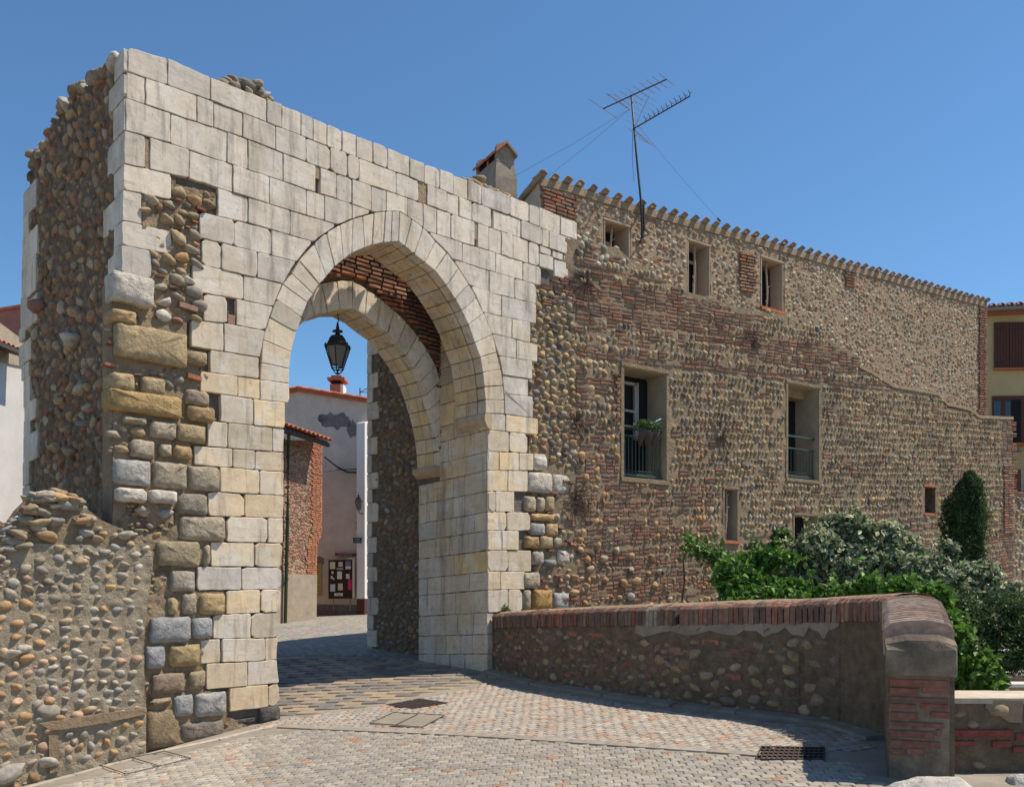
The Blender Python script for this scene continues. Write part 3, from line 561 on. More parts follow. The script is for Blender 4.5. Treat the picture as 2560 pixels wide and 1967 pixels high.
def scatter(pl, batch, polypx, n, r0, r1, excl=(), d=-.02, colf=c_cobble, brick=.0, bb=None, asp=(.6, 1.0), dep=.75, rotr=.5, dpx=0.0, pack=.86):
    """dart-thrown stones inside a pixel polygon of a wall plane"""
    poly = [pl.px(x, y, dpx) for x, y in polypx]; xs = [p[0] for p in poly]; zs = [p[1] for p in poly]; kept = []; cell = r1 * 2; grid = {}
    ex = [[pl.px(x, y, dpx) for x, y in ((e[0], e[1]), (e[2], e[1]), (e[2], e[3]), (e[0], e[3]))] for e in excl]
    ex = [(min(p[0] for p in e), max(p[0] for p in e), min(p[1] for p in e), max(p[1] for p in e)) for e in ex]
    tries = 0; rr = r1
    while len(kept) < n and tries < n * 22:
        tries += 1; rr = lerp(r1, r0, min(1, tries / (n * 14))) * rnd(.85, 1.1)
        p = (rnd(min(xs), max(xs)), rnd(min(zs), max(zs)))
        if not inpoly(p, poly): continue
        if any(a - rr * .7 < p[0] < b + rr * .7 and c - rr * .6 < p[1] < dd + rr * .6 for a, b, c, dd in ex): continue
        g = (int(p[0] // cell), int(p[1] // cell)); ok = True
        for i in (-1, 0, 1):
            for j in (-1, 0, 1):
                for q in grid.get((g[0] + i, g[1] + j), ()):
                    if math.hypot(p[0] - q[0], (p[1] - q[1]) * 1.35) < (rr + q[2]) * pack: ok = False; break
                if not ok: break
            if not ok: break
        if not ok: continue
        grid.setdefault(g, []).append((p[0], p[1], rr)); kept.append(p)
        if brick and random.random() < brick and bb is not None:
            bb.wall(pl, p[0], p[1], rr * rnd(.8, 1.3), rr * rnd(.3, .4), .06, d, rnd(-.15, .15), c_brick())
        else:
            a = rnd(*asp); batch.wall(pl, p[0], p[1], rr * 1.0, rr * a * .8, rr * dep, d, rnd(-rotr, rotr), colf())
    return kept
PTZ = px_poly(FP, pt); relief(FP, min(p[0] for p in PTZ), max(p[0] for p in PTZ), min(p[1] for p in PTZ), max(p[1] for p in PTZ), .03, lambda a, z: inpoly((a, z), PTZ), M['mortar'], GATE, d=-.012, amp=.02)
bc = Batch('cobble', RUB[:5] + ROK, M['cob_a'], M['cob_o']); bbk = Batch('brick_fragment', BRK, M['brick_a'], M['brick_o'], False)
exl = [(r[0] - 1, r[1] - 1, r[2] + 1, r[3] + 1) for r in RB if r[2] < 700]
left_face = [(428, 462), (541, 488), (538, 516), (492, 526), (494, 590), (503, 612), (497, 662), (474, 668), (476, 724), (504, 735), (504, 795), (466, 802), (466, 866), (497, 880), (497, 924), (520, 934), (497, 975), (545, 1050), (515, 1052), (510, 1108), (480, 1112), (480, 1240), (515, 1290), (440, 1300), (285, 1262), (272, 1100), (272, 780), (330, 770), (382, 760), (384, 690), (384, 628), (425, 635), (428, 560), (362, 546), (362, 486), (428, 500)]
scatter(FP, bc, left_face, 340, .028, .10, exl, brick=.10, bb=bbk, colf=lambda: c_cobble(.95))
scatter(FP, bc, [(275, 1262), (440, 1300), (390, 1350), (445, 1420), (380, 1490), (372, 1600), (358, 1680), (370, 1760), (362, 1860), (640, 1822), (640, 1800), (440, 1800), (300, 1300)], 60, .03, .06, exl, colf=lambda: c_cobble(.8))
# rubble heaped along the broken wall top
TOPR = [(395, 480, .05, .9), (1090, 1200, .10, 1.0)]
def top_rubble(s0, s1, hgt, n, d0=-.15, d1=-.5):
    for _ in range(n):
        s = rnd(s0, s1); t = (s - s0) / (s1 - s0); h = hgt * math.sin(math.pi * min(1, max(0, t))) ** .7 * rnd(0, 1); r = rnd(.05, .11)
        bc.wall(FP, s, topz(s) + h - .02, r * rnd(.9, 1.4), r * .7, r, rnd(d1, d0), rnd(-.4, .4), c_cobble(.9))
a0 = FP.s_at(560); a1 = FP.s_at(722); top_rubble(a0, a1, .24, 110, -.10, -.42)
top_rubble(FP.s_at(1165), FP.s_at(1290), .20, 90, -.08, -.45); top_rubble(FP.s_at(760), FP.s_at(1160), .03, 60, -.2, -.5); top_rubble(FP.s_at(330), FP.s_at(560), .0, 30, -.25, -.5)
rb_ = MB()
# reveal of the right jamb and slot wall (plane JP)
def jl(yc, x): return yc + (x - 1219) * (1646 - yc) / (-845 - 1219)
ycs = [740, 790, 835, 880, 925, 975, 1033, 1073, 1128, 1175, 1227, 1278.6, 1326, 1375, 1428.6, 1474, 1531, 1585, 1634, 1690]
RIGHT_SIDE = Plane(FP.w(sJ, 0)[:2], aL, -1)
for i, (ya, yb) in enumerate(zip(ycs[:-1], ycs[1:])):
    xs = [1219]; lim = 1046 if i >= 9 else 1099
    if i < 6: xs = [1147]
    x = xs[0]
    while True:
        x -= rnd(30, 62) * (1 - (1219 - x) / 500)
        if x < lim + 18: break
        xs.append(x)
    xs.append(lim)
    for x0, x1 in zip(xs[:-1], xs[1:]):
        pts = [(x0, jl(ya, x0)), (x1, jl(ya, x1)), (x1, jl(yb, x1)), (x0, jl(yb, x0))]
        ashlar(JP, px_poly(JP, pts), GATE, 'reveal_block', warm=rnd(1.0, 2.0) if x0 > 1120 and i < 15 and random.random() < .6 else rnd(.2, .9), proud=rnd(-.004, .006) - .0, depth=.12, cut=.008)
# soffit of the front arch: blocks between the voussoir joints
def soffit(pl, pts, t0, t1, name, parent, gap=.006, mult=2):
    for (a, b) in zip(pts[:-1], pts[1:]):
        cuts = [t0, lerp(t0, t1, rnd(.35, .65)), t1] if mult == 2 else [t0, t1]
        for c0, c1 in zip(cuts[:-1], cuts[1:]):
            A = Vector((a[0], a[1], 0)); B = Vector((b[0], b[1], 0)); D = (B - A)
            if D.length < .02: continue
            D.normalize(); g = gap; a_ = (a[0] + D.x * g, a[1] + D.y * g); b_ = (b[0] - D.x * g, b[1] - D.y * g); nrm = (D.y, -D.x)      # towards the opening
            o = .10; v = [pl.w(*a_, -c0 - g), pl.w(*b_, -c0 - g), pl.w(*b_, -c1 + g), pl.w(*a_, -c1 + g)]
            q = [(p[0] - nrm[0] * o, p[1] - nrm[1] * o) for p in (a_, b_)]
            v += [pl.w(*q[0], -c0 - g), pl.w(*q[1], -c0 - g), pl.w(*q[1], -c1 + g), pl.w(*q[0], -c1 + g)]
            fs = orient(v, [(0, 1, 2, 3), (4, 7, 6, 5), (0, 4, 5, 1), (1, 5, 6, 2), (2, 6, 7, 3), (3, 7, 4, 0)])
            obj(name, v, fs, M['marble'], parent, np.array(c_marble(rnd(.6, 2.0))))
ip = [FP.px(*i) for i, e in VJ]
soffit(FP, ip[:18], .17, T1, 'soffit_block', GATE); soffit(FP, ip[17:], .17, T1, 'soffit_block', GATE)
# left jamb: inner reveal facing the sun
JLP = Plane(FP.w(FP.px(702, 1794)[0], 0)[:2], aL, 1)
# impost mouldings
def impost(pl, y0, y1, xj, tA, tB, prj=.07):
    z1 = FP.px(xj, y0)[1]; z0 = FP.px(xj, y1)[1]; m = MB(); H = z1 - z0; prof = [(0, 0), (.35, .12), (.75, .35), (1, .55), (1, .85), (.85, 1)]
    P_ = [(p * prj, z0 + q * H) for p, q in prof]; n = len(P_)
    v = []
    for t in (tA, tB):
        for p, z in P_: v.append(JP.w(t, z, p))
        v += [JP.w(t, z1, -.06), JP.w(t, z0, -.06)]
    k = n + 2; fs = [(i, (i + 1) % k, k + (i + 1) % k, k + i) for i in range(k)] + [tuple(range(k)), tuple(range(k, 2 * k))[::-1]]
    o = obj('impost', v, orient(v, fs), M['marble'], GATE, np.array((.46, .33, .20)), smooth=False)
impost(JP, 1034, 1072, 1216, -.03, T1, .08); impost(JP, FPY2 if False else 1148, 1175, 1219, T2 - .02, T3 + .03, .10)
# second wall with its lower arch
P2 = FP.off(-T2)
E2 = [(750, 728), (780, 714), (810, 708), (845, 703), (879, 702), (937, 737), (971, 765), (1017, 808), (1050, 850), (1079, 896), (1098, 938), (1104, 990), (1108, 1060), (1109, 1165)]
I2 = [(738, 834), (752, 825), (783, 807), (817, 792), (858, 779), (880, 773), (905, 784), (925, 800), (945, 817), (973, 836), (990, 858), (1012, 887), (1033, 920), (1049, 950), (1060, 980), (1070, 1010), (1082, 1055), (1089, 1090), (1093, 1120), (1095, 1165)]
i2 = [P2.px(*p) for p in I2]; zspr = i2[-1][1]; sap, zap = P2.px(880, 773)
mir = [(2 * sap - s, z) for s, z in i2[5:]][::-1]      # the hidden left half mirrors the right half
arch2 = [(sl0 - .02, i2[-1][1] - .02)] + mir[:-1] + i2[5:] + [(sJ + .035, i2[-1][1] - .02)]; ls2, rs2 = arch2[0][0], arch2[-1][0]
top2 = lambda s: P2.px(1000, 560)[1] + .12 + .06 * math.sin(s * 9) + .04 * math.sin(s * 23)
v, f = prism(FP, U(FP, ls2 - .5, rs2 + .6, lambda s: top2(s) - .03, arch2[:1] + [(s - .015 if s < sap else s + .015, z + .015) for s, z in arch2[1:-1]] + arch2[-1:]), -T3, -T2 - .03); obj('inner_wall_core', v, f, M['mortar_dark'], GATE)
e2 = [P2.px(*p) for p in E2]; sE, zE = P2.px(879, 702)
ringR = [p for p in e2 if p[0] >= sE - .01]; ringL = [(2 * sE - s, z) for s, z in ringR][::-1]; ring2 = ringL[:-1] + ringR
def resample(c, n):
    d = [0]
    for a, b in zip(c[:-1], c[1:]): d.append(d[-1] + math.dist(a, b))
    return [(float(np.interp(d[-1] * i / n, d, [p[0] for p in c])), float(np.interp(d[-1] * i / n, d, [p[1] for p in c]))) for i in range(n + 1)]
NV = 13
for inn, out in ((resample(mir, NV), resample(ringL, NV)), (resample(i2[5:], NV), resample(ringR, NV))):
    for k in range(NV):
        poly = [inn[k], inn[k + 1], out[k + 1], out[k]]
        ashlar(P2, poly, GATE, 'inner_voussoir', warm=.2, proud=.02, depth=.12, cut=.008)
    soffit(FP, inn, T2 + .10, T3, 'inner_soffit_block', GATE)
# brick courses above the inner arch
bb2 = Batch('brick', BRK, M['brick_a'], M['brick_o'], False)
z = zspr + .1
while z < top2(sap) - .06:
    s = ls2 - .35 + rnd(0, .2)
    while s < rs2 + .5:
        L_ = rnd(.16, .26); c = s + L_ / 2
        zo = interp(ring2, c) if ring2[0][0] < c < ring2[-1][0] else -9
        if z > zo + .045 and z < top2(c) - .05: bb2.wall(P2, c, z + .008 * math.sin(c * 5), L_ / 2 - .008, .021, .05, .0, rnd(-.02, .02), c_brick(.95, .55))
        s += L_ + .008
    z += .063
for k in range(22):
    s = lerp(sap - .9, sap + 1.1, k / 21); bc.wall(P2, s, top2(s) - .01, .06, .045, .07, -.01, rnd(-.4, .4), c_cobble(.8))
bb2.emit(GATE, 290)
# side masses of the slot and passage
def side_mass(sA, sB, tA, tB, name, m, zt): v_, f_ = prism(Plane(FP.w(sA, 0)[:2], aL, -1) if False else FP, [(sA, zb), (sA, zt), (sB, zt), (sB, zb)], -tB, -tA); return obj(name, v_, f_, m, GATE)
ztR = FP.px(1219, 475)[1] - .05
side_mass(sJ + .02, sJ + 1.2, T1 - .001 if False else T1 + .002, T3 + .001, 'right_pier_core', M['core'], FP.px(1280, 500)[1] - .1)
# slot wall brick above the blocks
z = JP.px(1147, 745)[1] - .0
bb3 = Batch('slot_brick', BRK, M['brick_a'], M['brick_o'], False)
for k in range(40):
    zz = JP.px(1147, 760)[1] + k * .062; t = T1 + rnd(0, .05)
    if zz > ztR: break
    while t < T2:
        bb3.wall(JP, t + .1, zz, .095, .022, .05, .0, 0, c_brick(.9)); t += .2
bb3.emit(GATE, 290)
# wider passage behind: rubble wall and far quoins
DS = .30
side_mass(sJ + DS, sJ + 1.2, T3 + .002, TB, 'passage_wall_core', M['mortar_dark'], 6.2)
QP = Plane(FP.w(sJ + DS, 0)[:2], aL, -1); bp = Batch('passage_cobble', RUB[:3] + ROK, M['cob_a'], M['cob_o'])
xq0 = 1046; 
tq = [T3 + .05, TB - .02]; 
def scat_sz(pl, batch, a0, a1, z0, z1, n, r0, r1, d=-.015, colf=c_cobble, dep=.7, test=None, rotr=.5, pack=.86, bb=None, brick=0):
    grid = {}; cell = r1 * 2; kept = 0; tries = 0
    while kept < n and tries < n * 18:
        tries += 1; rr = lerp(r1, r0, min(1, tries / (n * 12))) * rnd(.85, 1.1); p = (rnd(a0, a1), rnd(z0, z1))
        if test and not test(*p, rr): continue
        g = (int(p[0] // cell), int(p[1] // cell)); ok = True
        for i in (-1, 0, 1):
            for j in (-1, 0, 1):
                for q in grid.get((g[0] + i, g[1] + j), ()):
                    if math.hypot(p[0] - q[0], (p[1] - q[1]) * 1.3) < (rr + q[2]) * pack: ok = False
        if not ok: continue
        grid.setdefault(g, []).append((*p, rr)); kept += 1
        if bb is not None and random.random() < brick: bb.wall(pl, p[0], p[1], rr * rnd(.9, 1.4), rr * rnd(.3, .42), .05, d - .025, rnd(-.12, .12), c_brick())
        else: batch.wall(pl, p[0], p[1], rr, rr * rnd(.5, .85), rr * dep, d, rnd(-rotr, rotr), colf())
scat_sz(QP, bp, T3 + .05, TB - .3, .3, 6.0, 520, .035, .085, colf=lambda: c_cobble(.75))
z = .25; i = 0
while z < 6.0:
    h = rnd(.24, .34); L_ = rnd(.28, .36) if i % 2 else rnd(.14, .2)
    ashlar(QP, [(TB - L_, z), (TB, z), (TB, z + h), (TB - L_, z + h)], GATE, 'far_quoin', warm=.3, proud=.03, depth=.15); z += h; i += 1
bp.emit(GATE, 290)
# left masses: front wall return, left side wall
side_mass(SL0 + .12, arch1[0][0] - .002, T1 + .002, T3, 'left_pier_core', M['core'], topz(SL0) - .12)
# ---- left side face
zq = [FP.px(310, y)[1] for y in (118, 179, 245, 326, 408, 474, 550, 613, 683)]
def ltop(t): return lerp(5.5 + EYE + .12, 4.85 + EYE, (t / TB)) + .10 * math.sin(t * 2.2 + .3) + .05 * math.sin(t * 9)
QL = Plane(FP.w(FP.px(312, 400)[0], 0)[:2], aL, -1)
TBL = QL.s_at(60)
# top outline from the photo
LT = [(318, 118), (296, 150), (279, 160), (255, 176), (238, 192), (225, 196), (208, 212), (200, 212), (180, 232), (155, 262), (140, 275), (125, 300), (110, 336), (98, 365), (84, 385), (70, 400), (66, 470), (61, 485)]
lt = [QL.px(x, y) for x, y in LT]; lt.sort()
pl_poly = [(0.02, zb)] + [(max(.02, t), z - .05) for t, z in lt] + [(TBL, zb)]
v, f = prism(QL, clean(pl_poly, .001), -.55, -.05); obj('side_wall_core', v, f, M['mortar_dark'], GATE)
def side_c():
    c = random.choice([(.30, .18, .10), (.24, .16, .10), (.34, .22, .12), (.22, .17, .13), (.30, .15, .09), (.38, .29, .19)]); k = rnd(.75, 1.15); return tuple(q * k for q in c)
bs = Batch('side_cobble', RUB[:3] + ROK, M['cob_a'], M['cob_o'])
cut_q = []
zc = [QL.px(312, y)[1] for y in (118, 179, 245, 326, 408, 474, 550, 613, 683)]
lens = [24, 38, 26, 40, 25, 52, 25, 40]      # photo widths of the corner stones on the side face
for k in range(8):
    t1_ = QL.s_at(311 - lens[k]); cut_q.append((0, t1_, zc[k + 1], zc[k])); s1 = lambda t, z: z + (1646 - 1455) * 0
    sl_ = -.06
    ashlar(QL, [(0.0, zc[k] - .004), (t1_, zc[k] - .004 + sl_ * t1_), (t1_, zc[k + 1] + .004 + sl_ * t1_), (0.0, zc[k + 1] + .004)], GATE, 'corner_stone', grey=.1, proud=.01, depth=.12)
FQ = [(92, 460, 62, 530), (74, 530, 61, 590), (95, 575, 59, 650), (72, 640, 58, 690), (92, 650, 57, 738), (70, 735, 55, 770), (96, 745, 54, 815), (64, 815, 51, 850), (80, 850, 50, 905), (74, 905, 57, 945), (77, 940, 62, 1015), (92, 998, 64, 1050), (78, 1045, 63, 1090), (96, 1078, 62, 1150), (74, 1150, 60, 1212), (76, 1210, 60, 1268), (70, 1268, 60, 1300)]
for x1, ya, x0, yb in FQ:
    tA, tB = QL.s_at(x1), QL.s_at(x0 - 1); zB = QL.px((x0 + x1) / 2, ya)[1]; zA = QL.px((x0 + x1) / 2, yb)[1]; m_ = (zA + zB) / 2
    if zB < zA: zA, zB = zB, zA
    cut_q.append((tA, tB, zA, zB)); sl_ = -.05
    ashlar(QL, [(tA, zB - .01), (tB, zB - .01 + sl_ * (tB - tA)), (tB, zA + sl_ * (tB - tA)), (tA, zA)], GATE, 'far_corner_stone', warm=.15, proud=.015, depth=.12)
def tst(a, z, r):
    if z > interp(lt, a) - .02: return False
    return not any(c[0] - r * .5 < a < c[1] + r * .5 and c[2] < z < c[3] for c in cut_q)
relief(QL, .03, TBL - .02, .3, 7.3, .045, lambda a, z: z < interp(lt, a) - .03, M['mortar_dark'], GATE, d=-.02, amp=.03)
scat_sz(QL, bs, .08, TBL - .15, .9, 7.2, 900, .026, .10, d=-.035, test=tst, colf=side_c, rotr=1.2, pack=.9)
for k in range(75):
    t = lerp(.15, TBL - .05, k / 75); r = rnd(.05, .11); bs.wall(QL, t, interp(lt, t) - .04 + rnd(-.03, .04), r, r * .8, r, rnd(-.2, -.02), rnd(-1, 1), c_cobble(.9))
for x, y, r in ((282, 158, .13), (98, 768, .15), (190, 780, .12), (185, 850, .16), (180, 870, .1), (205, 975, .11), (155, 1005, .09), (210, 1060, .09), (170, 1075, .10), (180, 1130, .12), (140, 1120, .1), (85, 390, .1), (150, 545, .05), (200, 610, .06)):
    t, z = QL.px(x, y); bs.wall(QL, t, z, r * 1.1, r * .7, r, .0, rnd(-.5, .5), c_cobble(1.0))
bs.emit(GATE, 290); bc.emit(GATE, 290); bbk.emit(GATE, 290)

# ================================================================== LOW RUBBLE WALL, LEFT
LW = thing('rubble_wall', 'low sunlit rubble wall of rounded cobbles butting against the left corner of the gateway', 'wall', (*FP.w(-3, 0)[:2], -.3))
WP = FP.off(.03)
wt = [(-240, 1400), (-60, 1385), (0, 1368), (12, 1345), (50, 1305), (75, 1268), (100, 1243), (140, 1230), (185, 1238), (212, 1268), (255, 1300), (300, 1320), (352, 1345), (385, 1380), (372, 1500), (358, 1600), (362, 1740), (366, 1762), (364, 1990), (-240, 2200)]
v, f = prism(WP, px_poly(WP, wt), -.55, 0); M['mortar_light2'] = mat('pale_grey_mortar', (0.33, 0.27, 0.19), ns=6, var=.25, bump=1.0, bs=24, rough=.97, bdist=.03, patches=((1.2, .5, .68, .4, (0.20, 0.165, 0.12)),)); obj('mortar_body', v, f, M['mortar'], LW)
WTZ = px_poly(WP, wt); relief(WP, WP.s_at(-240), WP.s_at(385), -.6, 2.0, .022, lambda a, z: inpoly((a, z), WTZ), M['mortar_light2'], LW, d=.013, amp=.02)
bl = Batch('cobble', COB[:4] + RUB[:4] + ROK[:5], M['cob_a'], M['cob_o']); bl2 = Batch('rubble_stone', ROK + RUB[:3], M['cob_a'], M['cob_o'])
def grey_c():
    c = random.choice([(.39, .33, .25), (.35, .31, .25), (.41, .36, .28), (.31, .29, .255), (.40, .29, .18), (.48, .43, .36)]); k = rnd(.8, 1.15); return tuple(q * k for q in c)
def warm_c():
    c = random.choice([(.44, .28, .13), (.44, .32, .20), (.40, .24, .12), (.38, .32, .24), (.46, .30, .20), (.35, .32, .28)]); k = rnd(.8, 1.15); return tuple(q * k for q in c)
# rows of flat grey cobbles on the right of the wall
y = 1390
while y < 1790:
    x = 95 + (1560 - y) * .12 if y < 1560 else 130
    if y < 1430: x = 175
    while x < 352 - max(0, (y - 1560)) * .0:
        wpx = rnd(25, 36); hp = rnd(14, 20)
        xx = x + rnd(-6, 6); yy = y + rnd(-6, 6) + (x - 200) * .02
        if not (y > 1770 and x > 230) and random.random() > .05: 
            a, zz = WP.px(xx, yy); kq = rnd(.75, 1.2); bl.wall(WP, a, zz, kq * wpx * .36 / F * 9.0 * 1.25, kq * hp * .5 / F * 9.0, .045, rnd(-.014, .006), rnd(-.25, .25), grey_c() if random.random() < .8 else warm_c())
        x += wpx + rnd(0, 7)
    y += rnd(23, 28)
ex2 = [(118, 1812, 362, 1925), (60, 1490, 370, 1790)]
scatter(WP, bl, [(-230, 1415), (100, 1400), (170, 1380), (95, 1500), (120, 1600), (128, 1790), (118, 1960), (-230, 2160)], 420, .026, .070, (), d=.0, colf=warm_c, asp=(.6, 1.1), pack=1.05, rotr=.5)
scatter(WP, bl, [(130, 1780), (362, 1760), (362, 1795), (130, 1812)], 8, .04, .06, (), d=.0, colf=warm_c, asp=(.7, 1.1), pack=1.1)
# boxed panel of warm cobbles at the foot
cc = [(172, 1836), (213, 1832), (249, 1830), (281, 1823), (313, 1812), (344, 1806), (168, 1872), (195, 1866), (228, 1862), (267, 1854), (301, 1848), (333, 1834), (171, 1898), (212, 1894), (248, 1882), (285, 1878), (325, 1870), (350, 1860), (184, 1852)]
for x, y in cc:
    a, zz = WP.px(x, y); r = rnd(.045, .062); bl.wall(WP, a, zz, r, r * rnd(.6, .95), .045, .0, rnd(-.8, .8), warm_c())
v, f = prism(WP, px_poly(WP, [(95, 1806), (250, 1782), (362, 1768), (363, 1783), (250, 1806), (146, 1822), (118, 1820)]), .0, .055); obj('cement_lip', v, f, M['mortar'], LW)
v, f = prism(WP, px_poly(WP, [(118, 1818), (143, 1822), (146, 1925), (122, 1932)]), .0, .035); obj('cement_edge', v, f, M['mortar'], LW)
# loose stones on the broken top
for k in range(420):
    x = rnd(-220, 225); yt = interp(sorted(wt[:10]), x); a, zz = WP.px(x, yt + abs(random.gauss(0, 36)) - 4); r = rnd(.03, .085)
    bl2.wall(WP, a, zz, r * rnd(1, 1.5), r * .6, r, rnd(-.3, .04), rnd(-.5, .3), c_cobble(1.1))
for x, y, r in ((132, 1302, .11), (168, 1262, .10), (115, 1338, .12), (95, 1320, .08), (148, 1367, .07), (20, 1372, .08), (40, 1350, .1), (15, 1930, .16), (118, 1906, .11), (125, 1776, .14), (205, 1402, .10), (215, 1332, .08), (310, 1335, .10), (258, 1335, .06), (262, 1380, .06), (30, 1632, .085), (60, 1620, .07)):
    a, zz = WP.px(x, y); bl2.wall(WP, a, zz, r, r * .6, r * .6, .01, rnd(-.2, .2), grey_c() if y > 1370 else warm_c())
scatter(WP, bl2, [(205, 1300), (330, 1330), (380, 1385), (365, 1400), (180, 1395)], 22, .03, .06, (), d=.0, colf=grey_c, pack=1.1)
bl.emit(LW, 295); bl2.emit(LW, 290)
# ================================================================== COBBLE HOUSE, RIGHT
HOUSE = thing('cobble_house', 'long old house wall of cobble rows and thin red bricks with a tiled roof edge', 'house', (*BP.w(3, 0)[:2], .2))
LTOP = [(1318, 560), (1440, 599), (1495, 610), (1545, 620), (1576, 649), (1614, 668), (1672, 707), (1719, 730), (1777, 745), (1835, 765), (1885, 776), (1953, 785), (2015, 801), (2053, 824), (2066, 845), (2100, 868), (2140, 886), (2146, 917), (2190, 940), (2231, 967), (2290, 977), (2343, 987), (2367, 1017), (2421, 1027), (2448, 1045), (2531, 1047)]
UTOP = [(1355, 452), (1371, 455), (1442, 474), (1531, 503), (1610, 526), (1719, 555), (1873, 596), (2123, 669), (2208, 690), (2285, 712), (2363, 734), (2465, 760)]
HL = [(1558, 925, 1665, 1198), (1968, 964, 2046, 1199), (1809, 1222, 1842, 1352), (1984, 1288, 2041, 1420), (2311, 1217, 2338, 1283)]
HU = [(1511, 558, 1573, 700), (1720, 608, 1774, 800), (1903, 650, 1956, 774)]
def wall_strips(pl, toppx, zbot, holes, d0, d1, m, name, parent):
    tp = [pl.px(x, y) for x, y in toppx]; hs = []
    for x0, y0, x1, y1 in holes:
        a0, za = pl.px(x0, y0); a1, zb_ = pl.px(x1, y0); _, zc_ = pl.px((x0 + x1) / 2, y1); hs.append((a0, a1, zc_, (za + zb_) / 2))
    S = sorted(set([p[0] for p in tp] + [h[0] for h in hs] + [h[1] for h in hs])); S = [s for s in S if tp[0][0] - 1e-6 <= s <= tp[-1][0] + 1e-6]; mb = MB()
    for a, b in zip(S[:-1], S[1:]):
        mid = (a + b) / 2; cuts = [(zbot, zbot)]; hh = sorted([h for h in hs if h[0] < mid < h[1]], key=lambda h: h[2]); lo = zbot
        for h in hh + [None]:
            hiA, hiB = (interp(tp, a), interp(tp, b)) if h is None else (h[2], h[2])
            if hiA > lo or hiB > lo:
                v_, f_ = prism(pl, [(a, lo), (b, lo), (b, max(hiB, lo + .001)), (a, max(hiA, lo + .001))], d0, d1); mb.add(v_, f_)
            if h: lo = h[3]
    mb.build(name, m, parent); return hs
hl = wall_strips(BP, LTOP, -.6, HL, -.62, 0, M['mortar'], 'lower_wall', HOUSE)
uh = [(h[0], h[1], h[2], h[3]) for h in HU]
hu = wall_strips(UP, UTOP, 5.35, uh, -.5, 0, M['mortar_light'], 'upper_wall', HOUSE)
ltpz = [BP.px(x, y) for x, y in LTOP]; utpz = [UP.px(x, y) for x, y in UTOP]
nohole = lambda hs, a, z: not any(h[0] - .01 < a < h[1] + .01 and h[2] - .01 < z < h[3] + .01 for h in hs)
relief(BP, ltpz[0][0] + .02, ltpz[-1][0] - .01, .3, 7.4, .045, lambda a, z: z < interp(ltpz, a) - .01 and nohole(hl, a, z), M['mortar'], HOUSE, d=.008, amp=.017)
relief(UP, utpz[0][0] + .02, utpz[-1][0] - .01, 3.0, 9.3, .05, lambda a, z: z < interp(utpz, a) - .08 and nohole(hu, a, z) and z > interp(ltpz, a) - .6, M['mortar_light'], HOUSE, d=.006, amp=.012)
bcob = Batch('cobble', COB[:3] + RUB[:4] + ROK, M['cob_a'], M['cob_o']); bbr = Batch('brick', BRK, M['brick_a'], M['brick_o'], False); ucob = Batch('pale_cobble', RUB[:3] + ROK, M['cob_a'], M['cob_o'])
ltp = [BP.px(x, y) for x, y in LTOP]; utp = [UP.px(x, y) for x, y in UTOP]
SLOPE = (HY - 1215) / math.hypot(F, 4400 - CX)
def free(pl, hs, a, z, ra, rz): return not any(h[0] - ra - .05 < a < h[1] + ra + .05 and h[2] - rz - .05 < z < h[3] + rz + .06 for h in hs)
def pxof(pl, a, z):
    p = pl.w(a, z); return CX + F * p[0] / p[1], HY - F * (z - EYE) / p[1]
def low_c():
    r = random.random(); c = (.38, .27, .15) if r < .48 else (.36, .30, .215) if r < .68 else (.26, .23, .18) if r < .8 else (.44, .29, .14) if r < .93 else (.31, .17, .11)
    if random.random() < .12: c = (.15, .13, .11)
    k = rnd(.68, 1.2); return tuple(q * k for q in c)
aX = BP.s_at(1432); aEnd = BP.s_at(2531)
